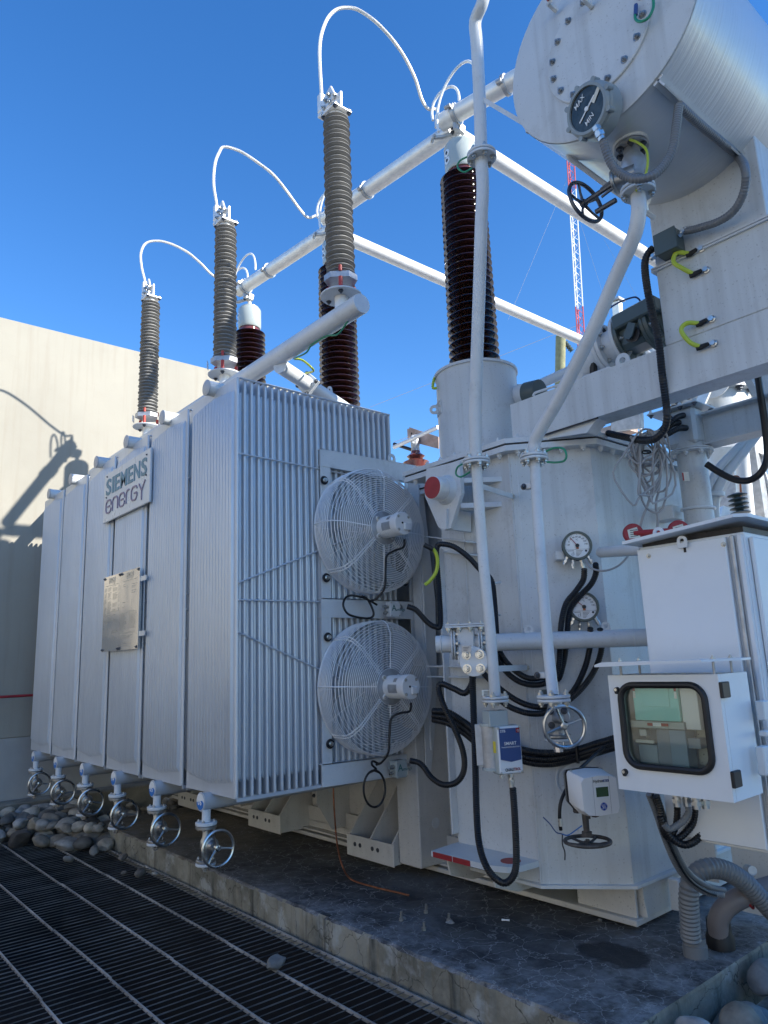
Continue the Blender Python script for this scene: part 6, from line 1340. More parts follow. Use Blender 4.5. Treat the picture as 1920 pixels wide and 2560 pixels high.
# plates and bracket behind the hoses, below the cabinet
q = at(1690, 2240, D=3.95); mb = MB(); mb.box(at(1692, 2235, D=3.9), (.06, .05, .16), None, .005); single('base_anchor', mb, M['paint2'], 'small upright anchor block at the skid base beside the hose', 'anchor block', q)
mb = MB(); q = at(1740, 2090, D=4.0); mb.bb(q.x-.13, q.x+.10, q.y, q.y+.02, .35, 1.0); mb.bb(q.x+.14, q.x+.45, q.y+.10, q.y+.12, .20, 1.0); single('rear_skid_plate', mb, M['warm'], 'speckled cream plate of the base seen behind the hoses', 'plate', (q.x, q.y, .35))
mb = MB(); q = at(1868, 2172, D=3.7); mb.cyl(q, q+V((.05, -.05, .01)), .022, 16); mb.cyl(q+V((.025, -.02, 0)), q+V((.025, -.02, -.1)), .014, 10); single('drain_cock', mb, M['galv'], 'small round grey drain cock behind the arching hose', 'drain cock', q)
# ---------------------------------------------------------------- things on the slab
P_ = [at(833, 1968, Y=3.20), at(836, 2030, Y=3.18), at(843, 2110, Y=3.12), at(856, 2165, Y=3.06), at(878, 2198, Z=SLZ+.012), at(930, 2216, Z=SLZ+.01), at(980, 2228, Z=SLZ+.012), at(1022, 2238, Z=SLZ+.02)]
cable('copper_earth_wire', 'bare copper earth wire hanging under the radiator and lying on the slab', P_, .0065, M['copper'], rib=(.006, .15))
for (px, py, h, lb) in ((1003, 2302, .05, 'leftmost stud with a split clamp'), (1065, 2283, .05, 'rear stud, straight and tall'), (1060, 2326, .045, 'front stud, nearest the slab edge'), (1122, 2305, .045, 'rightmost stud on a pale mortar patch')):
    q = at(px, py, Z=SLZ); t = T('anchor_stud', 'short steel anchor stud sticking out of the slab, '+lb, 'anchor stud', q, 'anchor studs on the slab'); mb = MB(); mb.cyl(q, q+V((.004, 0, h)), .007, 10); t.part('stud', mb, M['castst']); mb = MB(); mb.lathe([(.013, .0), (.013, .016)], q, UP, 6); t.part('nut', mb, M['castst'])
    if px in (1003, 1122): rock(q+V((-.01, .03, .002)) if px == 1003 else q+V((.01, 0, -.004)), .035 if px == 1003 else .06, 'pale crumb of mortar at the %s anchor stud' % ('leftmost' if px == 1003 else 'rightmost'), k=5)
mb = MB(); q = at(1264, 2300, Z=SLZ+.01); mb.tube([q+V((-.018, -.012, 0)), q, q+V((.018, .012, 0))], [.006, .004, .0055], 8); single('porcelain_bit', mb, M['dial'], 'small white bone shaped bit of porcelain lying on the slab', 'debris', q)
for (px, py, s) in ((1500, 2300, .03), (1545, 2298, .035), (1587, 2304, .03), (1536, 2282, .05), (1580, 2294, .04), (1450, 2255, .04), (1470, 2262, .03)):
    rock(at(px, py, Z=SLZ+.012), s, 'small crumb of mortar on the skid plate below the tank end', 'mortar crumbs at the skid base', k=3)
# ---------------------------------------------------------------- name sign and nameplates
GYP = RY0-.045
A = [at(*q, Y=GYP) for q in ((262, 1187), (377, 1119), (380, 1254), (259, 1306))]; gx0 = A[0].x; gx1 = A[1].x; gz1 = (A[0].z+A[1].z)/2; gz0 = (A[2].z+A[3].z)/2
sg = T('name_sign', 'blue grey sign board with raised teal and mauve lettering on the radiator fronts', 'sign', ((gx0+gx1)/2, GYP, gz0)); gw = gx1-gx0; gh_ = gz1-gz0
mb = MB(); mb.bb(gx0, gx1, GYP, GYP+.018, gz0, gz1, .004); bd_ = sg.part('board', mb, M['signp'], smooth=0)
ws_ = [.92, .34, .80, 1.12, .80, .98, .92]; tot = sum(ws_)+6*.16; cur_ = gx0+gw*.055; un = gw*.885/tot
for ch, w1 in zip('SIEMENS', ws_):
    mb = MB(); mb.text(ch, (cur_, GYP-.001, gz0+gh_*.545), (1, 0, 0), UP, gh_*.45, .005, .022, width=un*w1); sg.part('letter', mb, M['teal'], bd_, smooth=0); cur_ += un*(w1+.16)
Le = {'e': ([[(0.05, .5), (.72, .5)]] and [[(.30, .42), (.78, .42)], [(.98, .28), (.98, .14), (.80, 0), (.22, 0), (0, .18), (0, .66), (.22, .84), (.78, .84), (1, .66), (1, .46)]]),
      'n': [[(0, 0), (0, .62), (.2, .84), (.78, .84), (1, .64), (1, 0)]], 'r': [[(0, 0), (0, .6), (.22, .84), (.85, .84)]],
      'G': [[(1, .66), (.82, .84), (.22, .84), (0, .64), (0, .18), (.22, 0), (.8, 0), (1, .18), (1, .42), (.5, .42)]], 'Y': [[(0, .84), (.5, .36), (.5, -.22)], [(1.05, .92), (.5, .36)]]}
xs_ = gx0+gw*.07; lw = gw*.118; gp_ = gw*.035
for ch in ['e', 'n', 'e', 'r', 'G', 'Y']:
    w1 = lw*(.62 if ch == 'r' else 1); mb = MB()
    for st in Le[ch]: mb.ribbon(rounded([V((xs_+x_*w1, GYP-.001, gz0+gh_*(.17+z_*.30))) for x_, z_ in st], .012, 3), (0, -1, 0), .013, .005)
    xs_ += w1+gp_; sg.part('letter', mb, M['mauve'], bd_, smooth=0)
for u, v in ((.07, .93), (.93, .90), (.93, .52), (.07, .50)): sg.inst('bolt', BOLTD, (gx0+gw*u, GYP, gz0+gh_*v), frame((0, -1, 0)), bd_, (.5,)*3)
A = [at(*q, Y=GYP) for q in ((264, 1444), (354, 1418), (346, 1622), (257, 1630))]; nx0 = (A[0].x+A[3].x)/2; nx1 = (A[1].x+A[2].x)/2; nz1 = (A[0].z+A[1].z)/2; nz0 = (A[2].z+A[3].z)/2
rg = random.Random(5)
for k2 in (0, 1):
    x0 = nx0+(nx1-nx0)*.5*k2; x1 = x0+(nx1-nx0)*.5; t = T('rating_plate', ('left', 'right')[k2]+' half of the pair of shiny engraved steel nameplates on the radiator fronts', 'nameplate', (x0, GYP, nz0), 'steel nameplates'); W = x1-x0; H = nz1-nz0
    mb = MB(); mb.bb(x0+.001, x1-.001, GYP-.010, GYP-.006, nz0, nz1); pl_ = t.part('plate', mb, M['brass'], smooth=0)
    mb = MB(); YY = GYP-.0102; mb.text('SIEMENS', (x0+W*.5, YY, nz1-H*.075), (1, 0, 0), UP, .04, .0006, .02, align='CENTER', width=W*.40); mb.text('energy', (x0+W*.5, YY, nz1-H*.105), (1, 0, 0), UP, .04, .0006, align='CENTER', width=W*.38)
    z = nz1-H*.13; mb.ribbon([V((x0+W*.12, YY, z)), V((x0+W*.9, YY, z))], (0, -1, 0), .003, .0005)
    for c0, c1, v0, v1, dn in (((.06, .22, .16, .52, .9), (.27, .50, .16, .50, .9), (.55, .86, .15, .50, .85), (.88, .93, .15, .5, .9), (.06, .90, .53, .62, .5), (.3, .36, .55, .85, .9), (.10, .14, .55, .85, .6), (.55, .90, .74, .80, .6), (.6, .66, .8, .9, .8), (.74, .80, .8, .9, .8)) if k2 == 0 else ((.15, .30, .17, .2, .8), (.60, .92, .16, .30, .3), (.12, .30, .36, .50, .25), (.62, .66, .36, .5, .8), (.06, .42, .54, .76, .95), (.52, .92, .52, .74, .95), (.05, .92, .78, .86, .7), (.06, .90, .92, .95, .8))):
        z = v0
        while z < v1:
            if rg.random() < dn:
                u1 = c0+(c1-c0)*rg.uniform(.55, 1); mb.ribbon([V((x0+W*c0, YY, nz1-H*z)), V((x0+W*u1, YY, nz1-H*z))], (0, -1, 0), .0028, .0004)
            z += .0135
    t.part('engraving', mb, M['castst'], pl_, smooth=0)
    for u in (.05, .95):
        for v in (.025, .975): t.inst('bolt', BOLTD, (x0+W*u, GYP-.010, nz0+H*v), frame((0, -1, 0)), pl_, (.7,)*3)
mb = MB(); mb.bb(nx0+.02, nx1+.11, GYP-.004, GYP+.002, nz1-(nz1-nz0)*.18, nz1-(nz1-nz0)*.12); mb.bb(nx0+.02, nx1+.11, GYP-.004, GYP+.002, nz0+(nz1-nz0)*.15, nz0+(nz1-nz0)*.21); single('nameplate_rails', mb, M['rad'], 'two flat rails that hold the steel nameplates between the radiators', 'rail', (nx1, GYP, nz0))
# ================================================================ RIGHT SIDE, BEHIND THE TANK END
def TT(*a, **k): return T(*a, **k)
# cable junction column
jc_ = at(1736, 1200, D=4.55); jx, jy = jc_.x, jc_.y
jt = T('cable_box_column', 'round grey pipe column with square cable box and bolted top plate', 'column', (jx, jy, 1.6)); zt_ = at(1742, 1092, X=jx).z; zf = at(1742, 1140, X=jx).z
mb = MB(); mb.cyl((jx, jy, .8), (jx, jy, zt_), .088, 32); jt.part('pipe', mb, M['paint'])
mb = MB(); flange(mb, (jx, jy, zf), (0, 0, 1), .135, .010, 40); jt.part('flange', mb, M['paint2']); mb = MB(); flange(mb, (jx, jy, zf+.012), (0, 0, 1), .135, .010, 40); jt.part('flange', mb, M['paint2'])
for i in range(8): an = PI/4*i+.2; jt.inst('bolt', BOLTP, (jx+.115*math.cos(an), jy+.115*math.sin(an), zf), DOWN)
zb1 = at(1728, 1010, X=jx+.09).z; zt_ = at(1728, 1098, X=jx+.09).z; mb = MB(); mb.bb(jx-.13, jx+.09, jy-.085, jy+.085, zt_, zb1, .02); jt.part('cable_box', mb, M['paint'])
mb = MB(); mb.bb(jx-.20, jx+.135, jy-.13, jy+.13, zb1+.0, zb1+.010, .002); tpp = jt.part('top_plate', mb, M['paint2'])
for x_ in (-.18, -.08, .02, .115):
    for y_ in (-.11, .11): jt.inst('bolt', BOLT, (jx+x_, jy+y_, zb1+.010), None, tpp); jt.inst('bolt', BOLTD, (jx+x_, jy+y_, zb1), DOWN, tpp)
ze = at(1740, 1272, X=jx).z; mb = MB(); mb.ring((jx, jy, ze+.0), (.05, 0, 1), .095, .010, 36, 8); jt.part('u_bolt', mb, M['paint2']); mb = MB(); mb.box((jx-.20, jy-.03, ze), (.16, .12, .09), None, .004); jt.part('clamp_bracket', mb, M['paint2'])
mb = MB(); q = at(1714, 1192, D=4.46); mb.prism([q+UP*.03+V((-.012, -.012, 0)), q+UP*.03+V((.014, .014, 0)), q-UP*.03+V((.014, .014, 0)), q-UP*.03+V((-.012, -.012, 0))], CN*.006); st_ = jt.part('sticker', mb, M['paper']); mb = MB(); mb.box(q+CN*.008+V((-.012, -.012, 0)), (.008, .003, .05), frame(UP, CT)); jt.part('sticker_edge', mb, M['red'], st_)
gpts = [(1710, 1034), (1682, 1052), (1702, 1056), (1716, 1068)]
for i, (px, py) in enumerate(((1709, 1038), (1698, 1056), (1716, 1070), (1677, 1046))):
    q = at(px, py, Y=jy-.085); gland(jt, q, (-.35, -1, 0), .019, .04); dg = dep(q)
    e = [(1709, 1038), (1698, 1056), (1716, 1070), (1677, 1046)][i]; tgt = [[(1690, 1045), (1665, 1070), (1640, 1090), (1600, 1100)], [(1680, 1062), (1655, 1080), (1620, 1100)], [(1695, 1072), (1670, 1085), (1645, 1095), (1610, 1104)], [(1668, 1058), (1650, 1078), (1625, 1092)]][i]
    cond(('uppermost', 'second', 'lowest', 'leftmost')[i]+' black conduit plugged into the square cable box on the column', [e]+tgt, [dg-.03]+[dg-.10]*len(tgt), .019, group='conduits at the cable box')
cond('black conduit hanging in a wide loop from the column flange up past the right edge', [(1766, 1160), (1800, 1182), (1840, 1200), (1875, 1200), (1903, 1180), (1918, 1140), (1912, 1060), (1900, 980), (1890, 905)], [4.4, 4.35, 4.3, 4.25, 4.2, 4.2, 4.2, 4.2, 4.2], .020, rib=None, group='conduits at the cable box')
# coil of grey cable
q0 = at(1618, 1095, D=4.02); ct = T('cable_coil', 'hank of grey cable hanging from the rim of the tank cover', 'cable coil', q0)
rc = random.Random(3)
for i in range(15):
    w0 = rc.uniform(20, 46); L_ = rc.uniform(60, 195); cx0 = 1616+rc.uniform(-14, 20); ph = rc.uniform(-26, 22); dd = 3.90+rc.uniform(0, .10); pts = []; w1 = rc.uniform(2, 7); y0_ = 1082+rc.uniform(-12, 14)
    for j in range(22):
        t = 2*PI*j/22; pts.append(at(cx0+w0*math.sin(t)*(1+.25*math.sin(2*t+i))+ph*(1-math.cos(t))*.5+w1*math.sin(3*t+i*2), y0_+L_*.5*(1-math.cos(t))+w1*math.cos(4*t+i), D=dd+.03*math.sin(t*2+i)))
    mb = MB(); mb.tube(pts, .0062, 6, closed=True); ct.part('cable_turn', mb, M['greycab'])
for i in range(6):
    pts = [at(1575+i*2+12*k, 1092+6*math.sin(k)+i*3, D=3.95) for k in range(8)]; mb = MB(); mb.tube(spline(pts, 3), .0065, 6); ct.part('cable_strand', mb, M['greycab'])
mb = MB(); mb.ring(at(1616, 1130, D=3.94), (0, .2, 1), .022, .004, 16, 6); ct.part('cable_tie', mb, M['blk'])
for lb, pts in (('left thin grey cable running down from the cable coil to the red wheel', [(1628, 1180), (1632, 1210), (1620, 1260), (1608, 1290), (1600, 1320)]), ('right thin grey cable running down from the cable coil behind the cabinet', [(1650, 1180), (1648, 1220), (1640, 1260), (1645, 1300), (1640, 1330)])):
    cable('cable', lb, [at(*p, D=4.1) for p in pts], .0075, M['greycab'])
# red valve handles
for (px, py, R, D_, st, lb) in ((1583, 1334, .057, 4.05, True, 'left red round valve handle with peeling sticker, near the tank end'), (1697, 1327, .062, 4.15, True, 'middle red round valve handle with white sticker, behind the cabinet roof'), (1771, 1345, .075, 4.3, False, 'right red round valve handle mostly hidden behind the cabinet roof')):
    q = at(px, py, D=D_); t = T('red_valve_handle', lb, 'valve handle', q, 'red valve handles'); n = V((.72, -.68, .05)).normalized()
    mb = MB(); mb.lathe([(R, -.010), (R, .008), (R*.92, .012), (0, .012)], q, n, 36); t.part('disc', mb, M['red']); mb = MB(); e = q+V((.16, .13, .0)); mb.tube([q, e], .018, 10); t.part('lever', mb, M['red'])
    if st:
        mb = MB(); r = UP.cross(n).normalized(); mb.prism([q+n*.0125+r*a_*R+UP*b_*R for a_, b_ in ((-.6, .35), (.35, .6), (.6, -.4), (-.1, -.75), (-.5, -.5))], n*.001); s2 = t.part('sticker', mb, M['paper'], smooth=0)
        mb = MB()
        for i in range(4): mb.ribbon([q+n*.0137+r*(-.35*R)+UP*R*(.25-.2*i), q+n*.0137+r*(.38*R)+UP*R*(.33-.2*i)], n, .0035, .0005)
        t.part('print', mb, M['ink'], s2, smooth=0)
# second beam and brace pipes at the right
mb = MB(); a_ = at(1790, 1060, Y=jy+.02); z1_, z0_ = at(1800, 1030, Y=jy+.02).z, at(1800, 1103, Y=jy+.02).z
mb.bb(jx+.092, 1.0, jy+.02, jy+.035, z0_, z1_); mb.bb(jx+.10, 1.0, jy-.04, jy+.11, z1_, z1_+.012); mb.bb(jx+.10, 1.0, jy-.04, jy+.11, z0_-.012, z0_); single('rear_beam', mb, M['paint'], 'grey steel I beam running right from the square cable box', 'beam', (jx, jy, z0_))
mb = MB(); mb.tube([at(1762, 1232, D=4.9), at(1800, 1165, D=4.9), at(1880, 1085, D=4.9)], .028, 14); single('brace_pipe', mb, M['paint2'], 'upper slanting grey brace pipe right of the column', 'pipe', at(1762, 1232, D=4.9))
mb = MB(); mb.tube(rounded([at(1793, 1345, D=4.9), at(1780, 1230, D=4.9), at(1900, 1075, D=4.9)], .2), .034, 16); bp2 = single('brace_pipe', mb, M['paint2'], 'bent grey brace pipe with a flange right of the column', 'pipe', at(1793, 1345, D=4.9))
q = at(1787, 1242, D=4.88); mb = MB(); flange(mb, q, (0.1, 0, 1), .065, .03, 24); single('brace_flange', mb, M['paint2'], 'thick round flange on the bent grey brace pipe', 'flange', q)
mb = MB(); mb.box(at(1868, 940, D=4.6), (.03, .05, .33), frame(at(1890, 990, D=4.6)-at(1852, 920, D=4.6))); mb.bb(at(1912, 940, D=4.6).x-.04, at(1912, 940, D=4.6).x+.06, at(1912, 940, D=4.6).y, at(1912, 940, D=4.6).y+.05, z1_+.01, 3.4); single('beam_brace', mb, M['paint2'], 'diagonal brace and post between the two grey beams', 'brace', at(1868, 940, D=4.6))
# buchholz relay with its pipes behind the beam
RY_ = 4.05; rl_ = T('gas_relay', 'dark grey green gas relay with hanging flap between two bolted flanges behind the beam', 'gas relay', at(1590, 850, Y=RY_))
pA = at(1500, 885, Y=RY_); pB = at(1670, 800, Y=RY_); dR = (pB-pA).normalized()
mb = MB(); mb.tube(rounded([at(1452, 1080, Y=RY_), at(1452, 930, Y=RY_), pA, pA+dR*.03], .22, 8), .115, 26); rl_.part('elbow_pipe', mb, M['paint2'])
def fl(c, R, h, m_, bl=None):
    mb = MB(); flange(mb, c, dR, R, h, 40); f_ = rl_.part('flange', mb, m_)
    if bl:
        F = frame(dR)
        for i in range(8): an = PI/4*i+.3; rl_.inst('bolt', bl, c-dR*.001+F @ V((R*.8*math.cos(an), R*.8*math.sin(an), 0)), frame(-dR), f_); rl_.inst('bolt', bl, c+dR*(h+.001)+F @ V((R*.8*math.cos(an), R*.8*math.sin(an), 0)), frame(dR), f_)
k1 = at(1508, 878, Y=RY_); k2_ = at(1568, 850, Y=RY_); k3 = at(1628, 820, Y=RY_)
fl(k1, .165, .03, M['paint2']); fl(k1+dR*.032, .165, .026, M['paint2'], BOLT); mb = MB(); mb.cyl(k1+dR*.03, k2_, .11, 30); rl_.part('spool_pipe', mb, M['paint2']); fl(k2_-dR*.03, .175, .026, M['paint2']); fl(k2_, .175, .024, M['dgreen'], BOLT); fl(k3, .16, .024, M['dgreen']); fl(k3+dR*.026, .16, .026, M['dgreen'], BOLT)
mb = MB(); mb.cyl(k2_, k3, .12, 26); mb.box((k2_+k3)/2+V((0, -.05, -.02)), (.20, .16, .22), frame(dR), .03); rl_.part('relay_body', mb, M['dgreen'])
mb = MB(); c_ = at(1598, 790, Y=RY_-.1); mb.box(c_, (.10, .16, .30), frame(dR), .01); rl_.part('terminal_housing', mb, M['dgreen']); 
mb = MB(); mb.prism([at(*p, Y=RY_-.19) for p in ((1571, 805), (1588, 808), (1580, 838), (1572, 848), (1560, 846), (1558, 838))], (0, .012, 0)); rl_.part('flap', mb, M['headg'] if 0 else M['dgreen'])
mb = MB(); mb.lathe([(.045, 0), (.05, .02), (.035, .022)], at(1585, 838, Y=RY_-.14), (0, -1, 0), 24); rl_.part('sight_glass', mb, M['blk'])
mb = MB(); mb.lathe([(.10, .03), (.10, .05), (.085, .055)]*1+[(.10, .07), (.085, .085), (.10, .10), (.085, .115), (.10, .13), (.085, .145), (.10, .16)], k3, dR, 28); rl_.part('bellows', mb, M['dgreen'])
cond('black conduit dropping from the gas relay gland behind the beam', [(1512, 828), (1494, 840), (1485, 860), (1484, 900), (1484, 945)], 4.75, .026, rib=None, group='conduits at the gas relay'); gr = T('relay_gland', 'steel gland and black lever of the gas relay conduit', 'cable gland', at(1530, 818, D=4.75)); gland(gr, at(1528, 820, D=4.75), at(1512, 828, D=4.75)-at(1528, 820, D=4.75), .022, .07); mb = MB(); mb.tube([at(1528, 820, D=4.75), at(1560, 805, D=4.78)], .018, 8); gr.part('lever', mb, M['blk'])
cable('sensor_cable', 'thin dark cable arching over the gas relay', [at(*p, D=4.7) for p in ((1483, 845), (1486, 820), (1500, 790), (1540, 760), (1580, 744), (1595, 746), (1604, 760), (1609, 775))], .006, M['navy'])
q = at(1557, 902, Y=3.6); dm = T('beam_lifting_eye', 'white lifting eye plate standing on the beam below the gas relay', 'lifting eye', q); eye(dm, q, (0, -1, 0), .045, .012)
mb = MB(); mb.tube(rounded([at(1456, 952, Y=3.42), at(1458, 944, Y=3.42), at(1525, 918, Y=3.42), at(1528, 926, Y=3.42)], .02), .008, 8); single('beam_handrail', mb, M['paint2'], 'thin bent cable guard rail on top of the beam', 'rail', at(1490, 930, Y=3.42))
# pipe stub with grey clamp beside turret
q = at(1300, 985, Y=3.9); ps = T('turret_side_pipe', 'short grey pipe with dark coupling leaving the H3 turret to the right', 'pipe', q); mb = MB(); mb.cyl(at(1280, 995, Y=3.85), at(1320, 985, Y=3.85), .075, 24); ps.part('pipe', mb, M['paint2']); mb = MB(); mb.cyl(at(1318, 985, Y=3.85), at(1350, 978, Y=3.85), .082, 24); ps.part('coupling', mb, M['dgreen'])
mb = MB(); mb.cyl(at(1318, 975, Y=4.6), at(1440, 920, Y=4.6), .04, 18); single('rear_pipe', mb, M['paint2'], 'thin grey pipe sloping behind the beam beside the H3 turret', 'pipe', at(1320, 975, Y=4.6))
mb = MB(); mb.tube(rounded([at(1333, 990, Y=3.5), at(1337, 982, Y=3.5), at(1405, 960, Y=3.5), at(1408, 966, Y=3.5)], .02), .008, 8); single('beam_handrail', mb, M['paint2'], 'thin bent rail at the left end of the beam, beside the turret', 'rail', at(1370, 975, Y=3.5))
# low voltage bushing with busbars, sunlit, between the radiator and the turret
q = at(1040, 1150, Y=5.2); lv = T('low_voltage_bushing', 'small brown bushing with grey terminal seen between the radiator and the turret', 'bushing', q)
mb = MB(); s_ = .12; mb.lathe([(.13, -.10), (.145, -.03), (.07, .01), (.10, .04), (.055, .075), (.05, .10)], q, UP, 28); lv.part('porcelain', mb, M['brownl']); mb = MB(); mb.lathe([(.05, .10), (.045, .15), (.05, .16), (.05, .26), (.04, .28)], q, UP, 20); lv.part('terminal', mb, M['galv'])
for zz in (.18, .215, .25): lv.inst('bolt', BOLTP, q+V((.02, -.05, zz)), frame((.4, -.9, 0)))
pp_ = [at(*p, Y=5.25) for p in ((1023, 1068), (1096, 1092), (1096, 1122), (1024, 1103))]; mb = MB(); mb.prism(pp_, (0, .012, 0)); bbp = T('busbar_plate', 'rust stained cream busbar plate between the radiator and the turret', 'busbar', pp_[0]); bb_ = bbp.part('plate', mb, M['rustp'], smooth=0); holes(bbp, bb_, [at(1029, 1084, Y=5.249), at(1040, 1087, Y=5.249), at(1041, 1100, Y=5.249)], (0, -1, 0), .012)
mb = MB(); pq = [at(*p, Y=5.3) for p in ((1018, 1072), (1022, 1072), (1023, 1098), (1019, 1096))]; mb.prism(pq, (0, .3, 0)); single('busbar_edge', mb, M['rustp'], 'dark edge of the second busbar beside the rust stained plate', 'busbar', pq[0])
mb = MB(); mb.cyl(at(985, 1118, Y=5.1), at(1095, 1068, Y=5.1), .022, 14); single('rear_rail_pipe', mb, M['alu'], 'cream coloured thin pipe crossing in front of the rust stained busbar', 'pipe', at(985, 1118, Y=5.1))
mb = MB(); mb.cyl(at(985, 1110, Y=5.5), at(1034, 1126, Y=5.5), .02, 8); single('dark_bar', mb, M['blk'], 'dark thin bar running to the small brown bushing', 'bar', at(985, 1110, Y=5.5))
# ---------------------------------------------------------------- switchyard beyond
lt = T('lattice_mast', 'tall red and white lattice mast far behind the transformer', 'mast', at(1485, 1300, D=60)); bs = at(1490, 1500, D=60); top = at(1421, 330, D=60); ax_ = (top-bs)
for s_ in range(3):
    an = 2*PI*s_/3+.3; off = V((math.cos(an), math.sin(an), 0))*.34
    for k2 in range(8):
        f0_, f1_ = k2/8, (k2+1)/8; mb = MB(); mb.cyl(bs+off+ax_*f0_, bs+off+ax_*f1_, .055, 6); lt.part('leg', mb, M['towerr'] if k2 in (0, 2, 4, 7) and k2 != 2 or k2 == 3 or k2 == 4 else M['towerw'])
mb = MB(); mb2 = MB(); nl = 64
for i in range(nl):
    for s_ in range(3):
        a1 = 2*PI*s_/3+.3; a2 = 2*PI*(s_+1)/3+.3; o1 = V((math.cos(a1), math.sin(a1), 0))*.34; o2 = V((math.cos(a2), math.sin(a2), 0))*.34
        p = bs+ax_*(i/nl); q = bs+ax_*((i+1)/nl); (mb if int(i/8) in (0, 3, 4, 7) else mb2).tube([p+(o1 if i % 2 else o2), q+(o2 if i % 2 else o1)], .022, 3)
lt.part('bracing', mb, M['towerr']); lt.part('bracing', mb2, M['towerw'])
for i, (p, q, D_) in enumerate((((1425, 430), (1270, 800), 60), ((1452, 560), (1560, 900), 60), ((985, 1105), (1500, 930), 30), ((925, 1018), (1440, 815), 40), ((1436, 470), (1660, 860), 60))):
    mb = MB(); mb.cyl(at(*p, D=D_), at(*q, D=D_), .011 if D_ < 50 else .009, 4); single('line_wire', mb, M['greycab'], ('thin guy wire slanting down left from the mast', 'thin guy wire slanting down right from the mast', 'lowest thin power line crossing left of the round turret', 'thin power line passing behind the tall brown bushing', 'second thin guy wire right of the mast')[i], 'wire', at(*p, D=D_))
wp_ = T('wooden_pole', 'mossy wooden power pole behind the slanting drain pipe', 'pole', at(1398, 1100, D=22)); mb = MB(); mb.cyl(at(1396, 1150, D=22), at(1402, 840, D=22), .155, 16); wp_.part('shaft', mb, M['wood']); mb = MB(); mb.tube([at(1412, 855, D=22), at(1432, 880, D=22)], .09, 10, rib=(.08, .35)); wp_.part('strain_insulator', mb, M['dgreen'])
gp2 = T('steel_pole', 'square pale steel pole rising behind the gas relay', 'pole', at(1545, 1100, D=16)); mb = MB(); mb.box((at(1565, 1200, D=16)+at(1543, 755, D=16))/2, (.16, .16, (at(1565, 1200, D=16)-at(1543, 755, D=16)).length), frame(at(1543, 755, D=16)-at(1565, 1200, D=16))); gp2.part('shaft', mb, M['alu']); mb = MB(); mb.box(at(1542, 752, D=16), (.26, .26, .05)); gp2.part('cap', mb, M['galv'])
mb = MB(); mb.box(at(1565, 990, D=9.5), (.42, .1, .9), frame(at(1560, 900, D=9.5)-at(1568, 1080, D=9.5))); single('yard_column', mb, M['galv'], 'grey steel column beyond the beam, left of the cable box', 'column', at(1565, 1080, D=9.5))
mb = MB(); mb.tube([at(1530, 940, D=7.5), at(1560, 960, D=7.5), at(1640, 880, D=7.5)], .14, 20, rib=(.07, .30)); single('pale_insulator', mb, M['alu'], 'pale ribbed insulator lying aslant behind the gas relay', 'insulator', at(1600, 920, D=7.5))
mb = MB(); mb.cyl(at(1602, 1100, D=12), at(1598, 1000, D=12), .03, 8); single('yard_rod', mb, M['alu'], 'thin pale rod standing beyond the beam', 'rod', at(1602, 1100, D=12))
mb = MB(); mb.box(at(1530, 1082, D=15), (1.0, .3, .22)); single('yard_ledge', mb, M['rustp'], 'sunlit orange cream ledge beyond the tank cover', 'ledge', at(1530, 1082, D=15))
# neighbouring apparatus seen through the frame on the right
nb = T('neighbour_tank', 'pale tank dome with round hatch of the next apparatus, seen under the beam', 'tank', at(1790, 960, D=9)); q = at(1785, 1010, D=9)
mb = MB(); mb.lathe([(.42, -.3), (.42, .05), (.50, .06), (.50, .14), (.42, .16), (.78, .75), (.55, 1.15)], q, (0, 0, 1), 40); nb.part('shell', mb, M['paint']); mb = MB(); mb.lathe([(.22, 0), (.22, .05), (0, .06)], at(1776, 950, D=8.5), (.3, -.9, -.2), 32); nb.part('hatch', mb, M['alu'])
for i in range(14): an = 2*PI*i/14; nb.inst('bolt', BOLTD, q+V((.46*math.cos(an), .46*math.sin(an), .06)), DOWN, None, (3, 3, 3))
mb = MB(); mb.box(at(1762, 985, D=8.3), (.1, .1, .5), frame((.5, .2, 1))); nb.part('latch', mb, M['alu'])
sf = T('steel_gantry', 'galvanised lattice frame of the next bay at the right edge', 'gantry', at(1890, 1340, D=9))
for (p, q, w_, m_) in (((1868, 1120), (1902, 1350), .26, 'galv'), ((1886, 1120), (1916, 1350), .10, 'alu'), ((1893, 1130), (1960, 1330), .11, 'alu'), ((1862, 1160), (1790, 1300), .10, 'galv'), ((1900, 1280), (1960, 1320), .12, 'alu'), ((1880, 1112), (1960, 1145), .22, 'alu')):
    mb = MB(); a_, b_ = at(*p, D=9), at(*q, D=9); mb.box((a_+b_)/2, (w_, w_*.8, (b_-a_).length), frame(b_-a_)); sf.part('member', mb, M[m_])
mb = MB(); mb.box((at(1790, 1290, D=8.8)+at(1852, 1315, D=8.8))/2, (.2, .3, .36), frame(at(1852, 1315, D=8.8)-at(1790, 1290, D=8.8), (0, 0, 1))); single('yard_beam', mb, M['alu'], 'short sunlit cream beam above the cabinet roof', 'beam', at(1790, 1290, D=8.8))
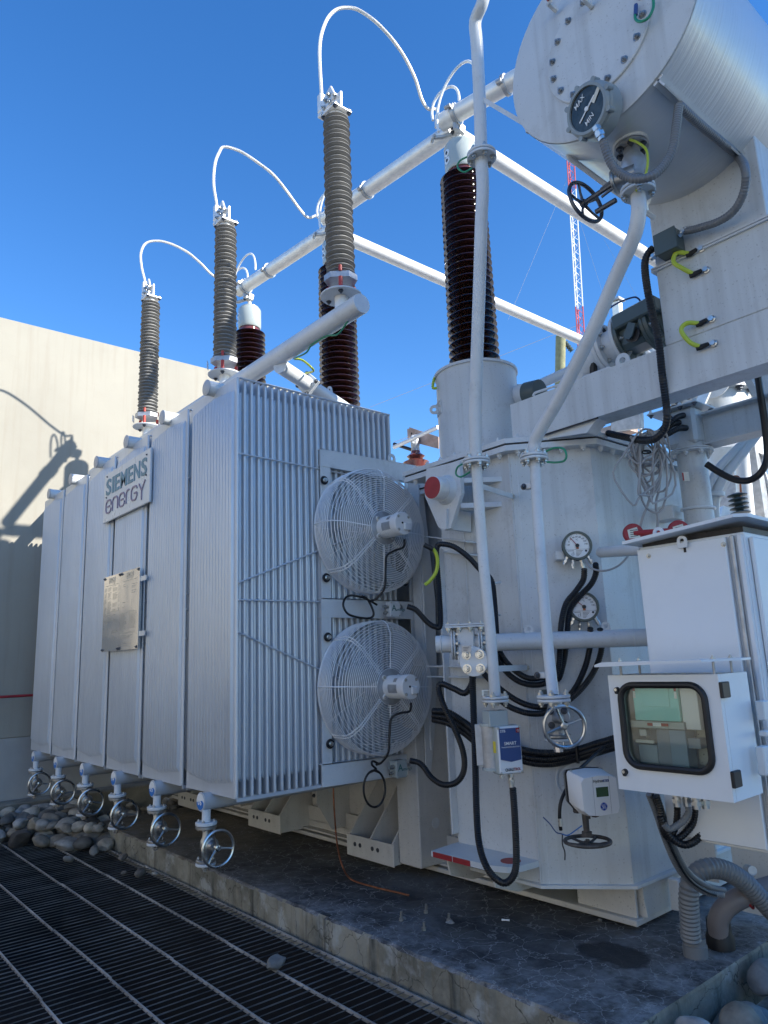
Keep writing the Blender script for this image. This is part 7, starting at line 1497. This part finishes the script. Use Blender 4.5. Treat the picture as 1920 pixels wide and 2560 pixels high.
mb = MB(); mb.cyl(at(1872, 1340, D=8.6), at(1852, 1130, D=8.6), .09, 20); single('yard_pipe', mb, M['alu'], 'vertical pale pipe beside the gantry leg', 'pipe', at(1872, 1340, D=8.6))
mb = MB(); mb.cyl(at(1825, 1300, D=10), at(1820, 1120, D=10), .28, 30); single('neighbour_cylinder', mb, M['paint2'], 'big round grey housing behind the gantry brace', 'housing', at(1825, 1300, D=10))
for (p, lb) in ((((1766, 1155), (1786, 1160), (1803, 1228), (1802, 1231), (1790, 1230)), 'left orange panel behind the bent grey pipe'), (((1896, 1225), (1920, 1255), (1945, 1290), (1925, 1290), (1902, 1260)), 'right orange panel between the gantry members')):
    P2 = [at(*q_, D=12) for q_ in p]; mb = MB(); mb.prism(P2, (.02, .05, 0)); single('orange_panel', mb, M['orange'], lb, 'panel', P2[0])
q = at(1847, 1262, D=8.2); ni = T('yard_insulator', 'small dark ribbed insulator with copper lead above the cabinet roof', 'insulator', q); mb = MB(); mb.lathe(sheds(-.12, .14, 5, .035, .11), q, (-.05, 0, 1), 20); ni.part('sheds', mb, M['dgreen']); mb = MB(); mb.tube(rounded([at(1845, 1244, D=8.2), at(1853, 1240, D=8.2), at(1850, 1196, D=8.2), at(1843, 1190, D=8.2), at(1798, 1196, D=8.2)], .05), .012, 6); ni.part('copper_lead', mb, M['copper'])

for i, (pts_, w_, m_, lb) in enumerate(((((1700, 1355), (1700, 1060)), .12, 'galv', 'leftmost grey yard column behind the cable box column'), (((1800, 1125), (1915, 1092)), .14, 'galv', 'grey yard cross beam behind the brace pipes'), (((1812, 1345), (1812, 1130)), .08, 'alu', 'slim sunlit yard post behind the brace pipes'), (((1830, 1310), (1900, 1170)), .07, 'galv', 'dark diagonal yard strut behind the hanging black loop'))):
    a_, b_ = at(*pts_[0], D=10.5), at(*pts_[1], D=10.5); mb = MB(); mb.box((a_+b_)/2, (w_, w_, (b_-a_).length), frame(b_-a_)); single('yard_member', mb, M[m_], lb, 'steel member', a_)
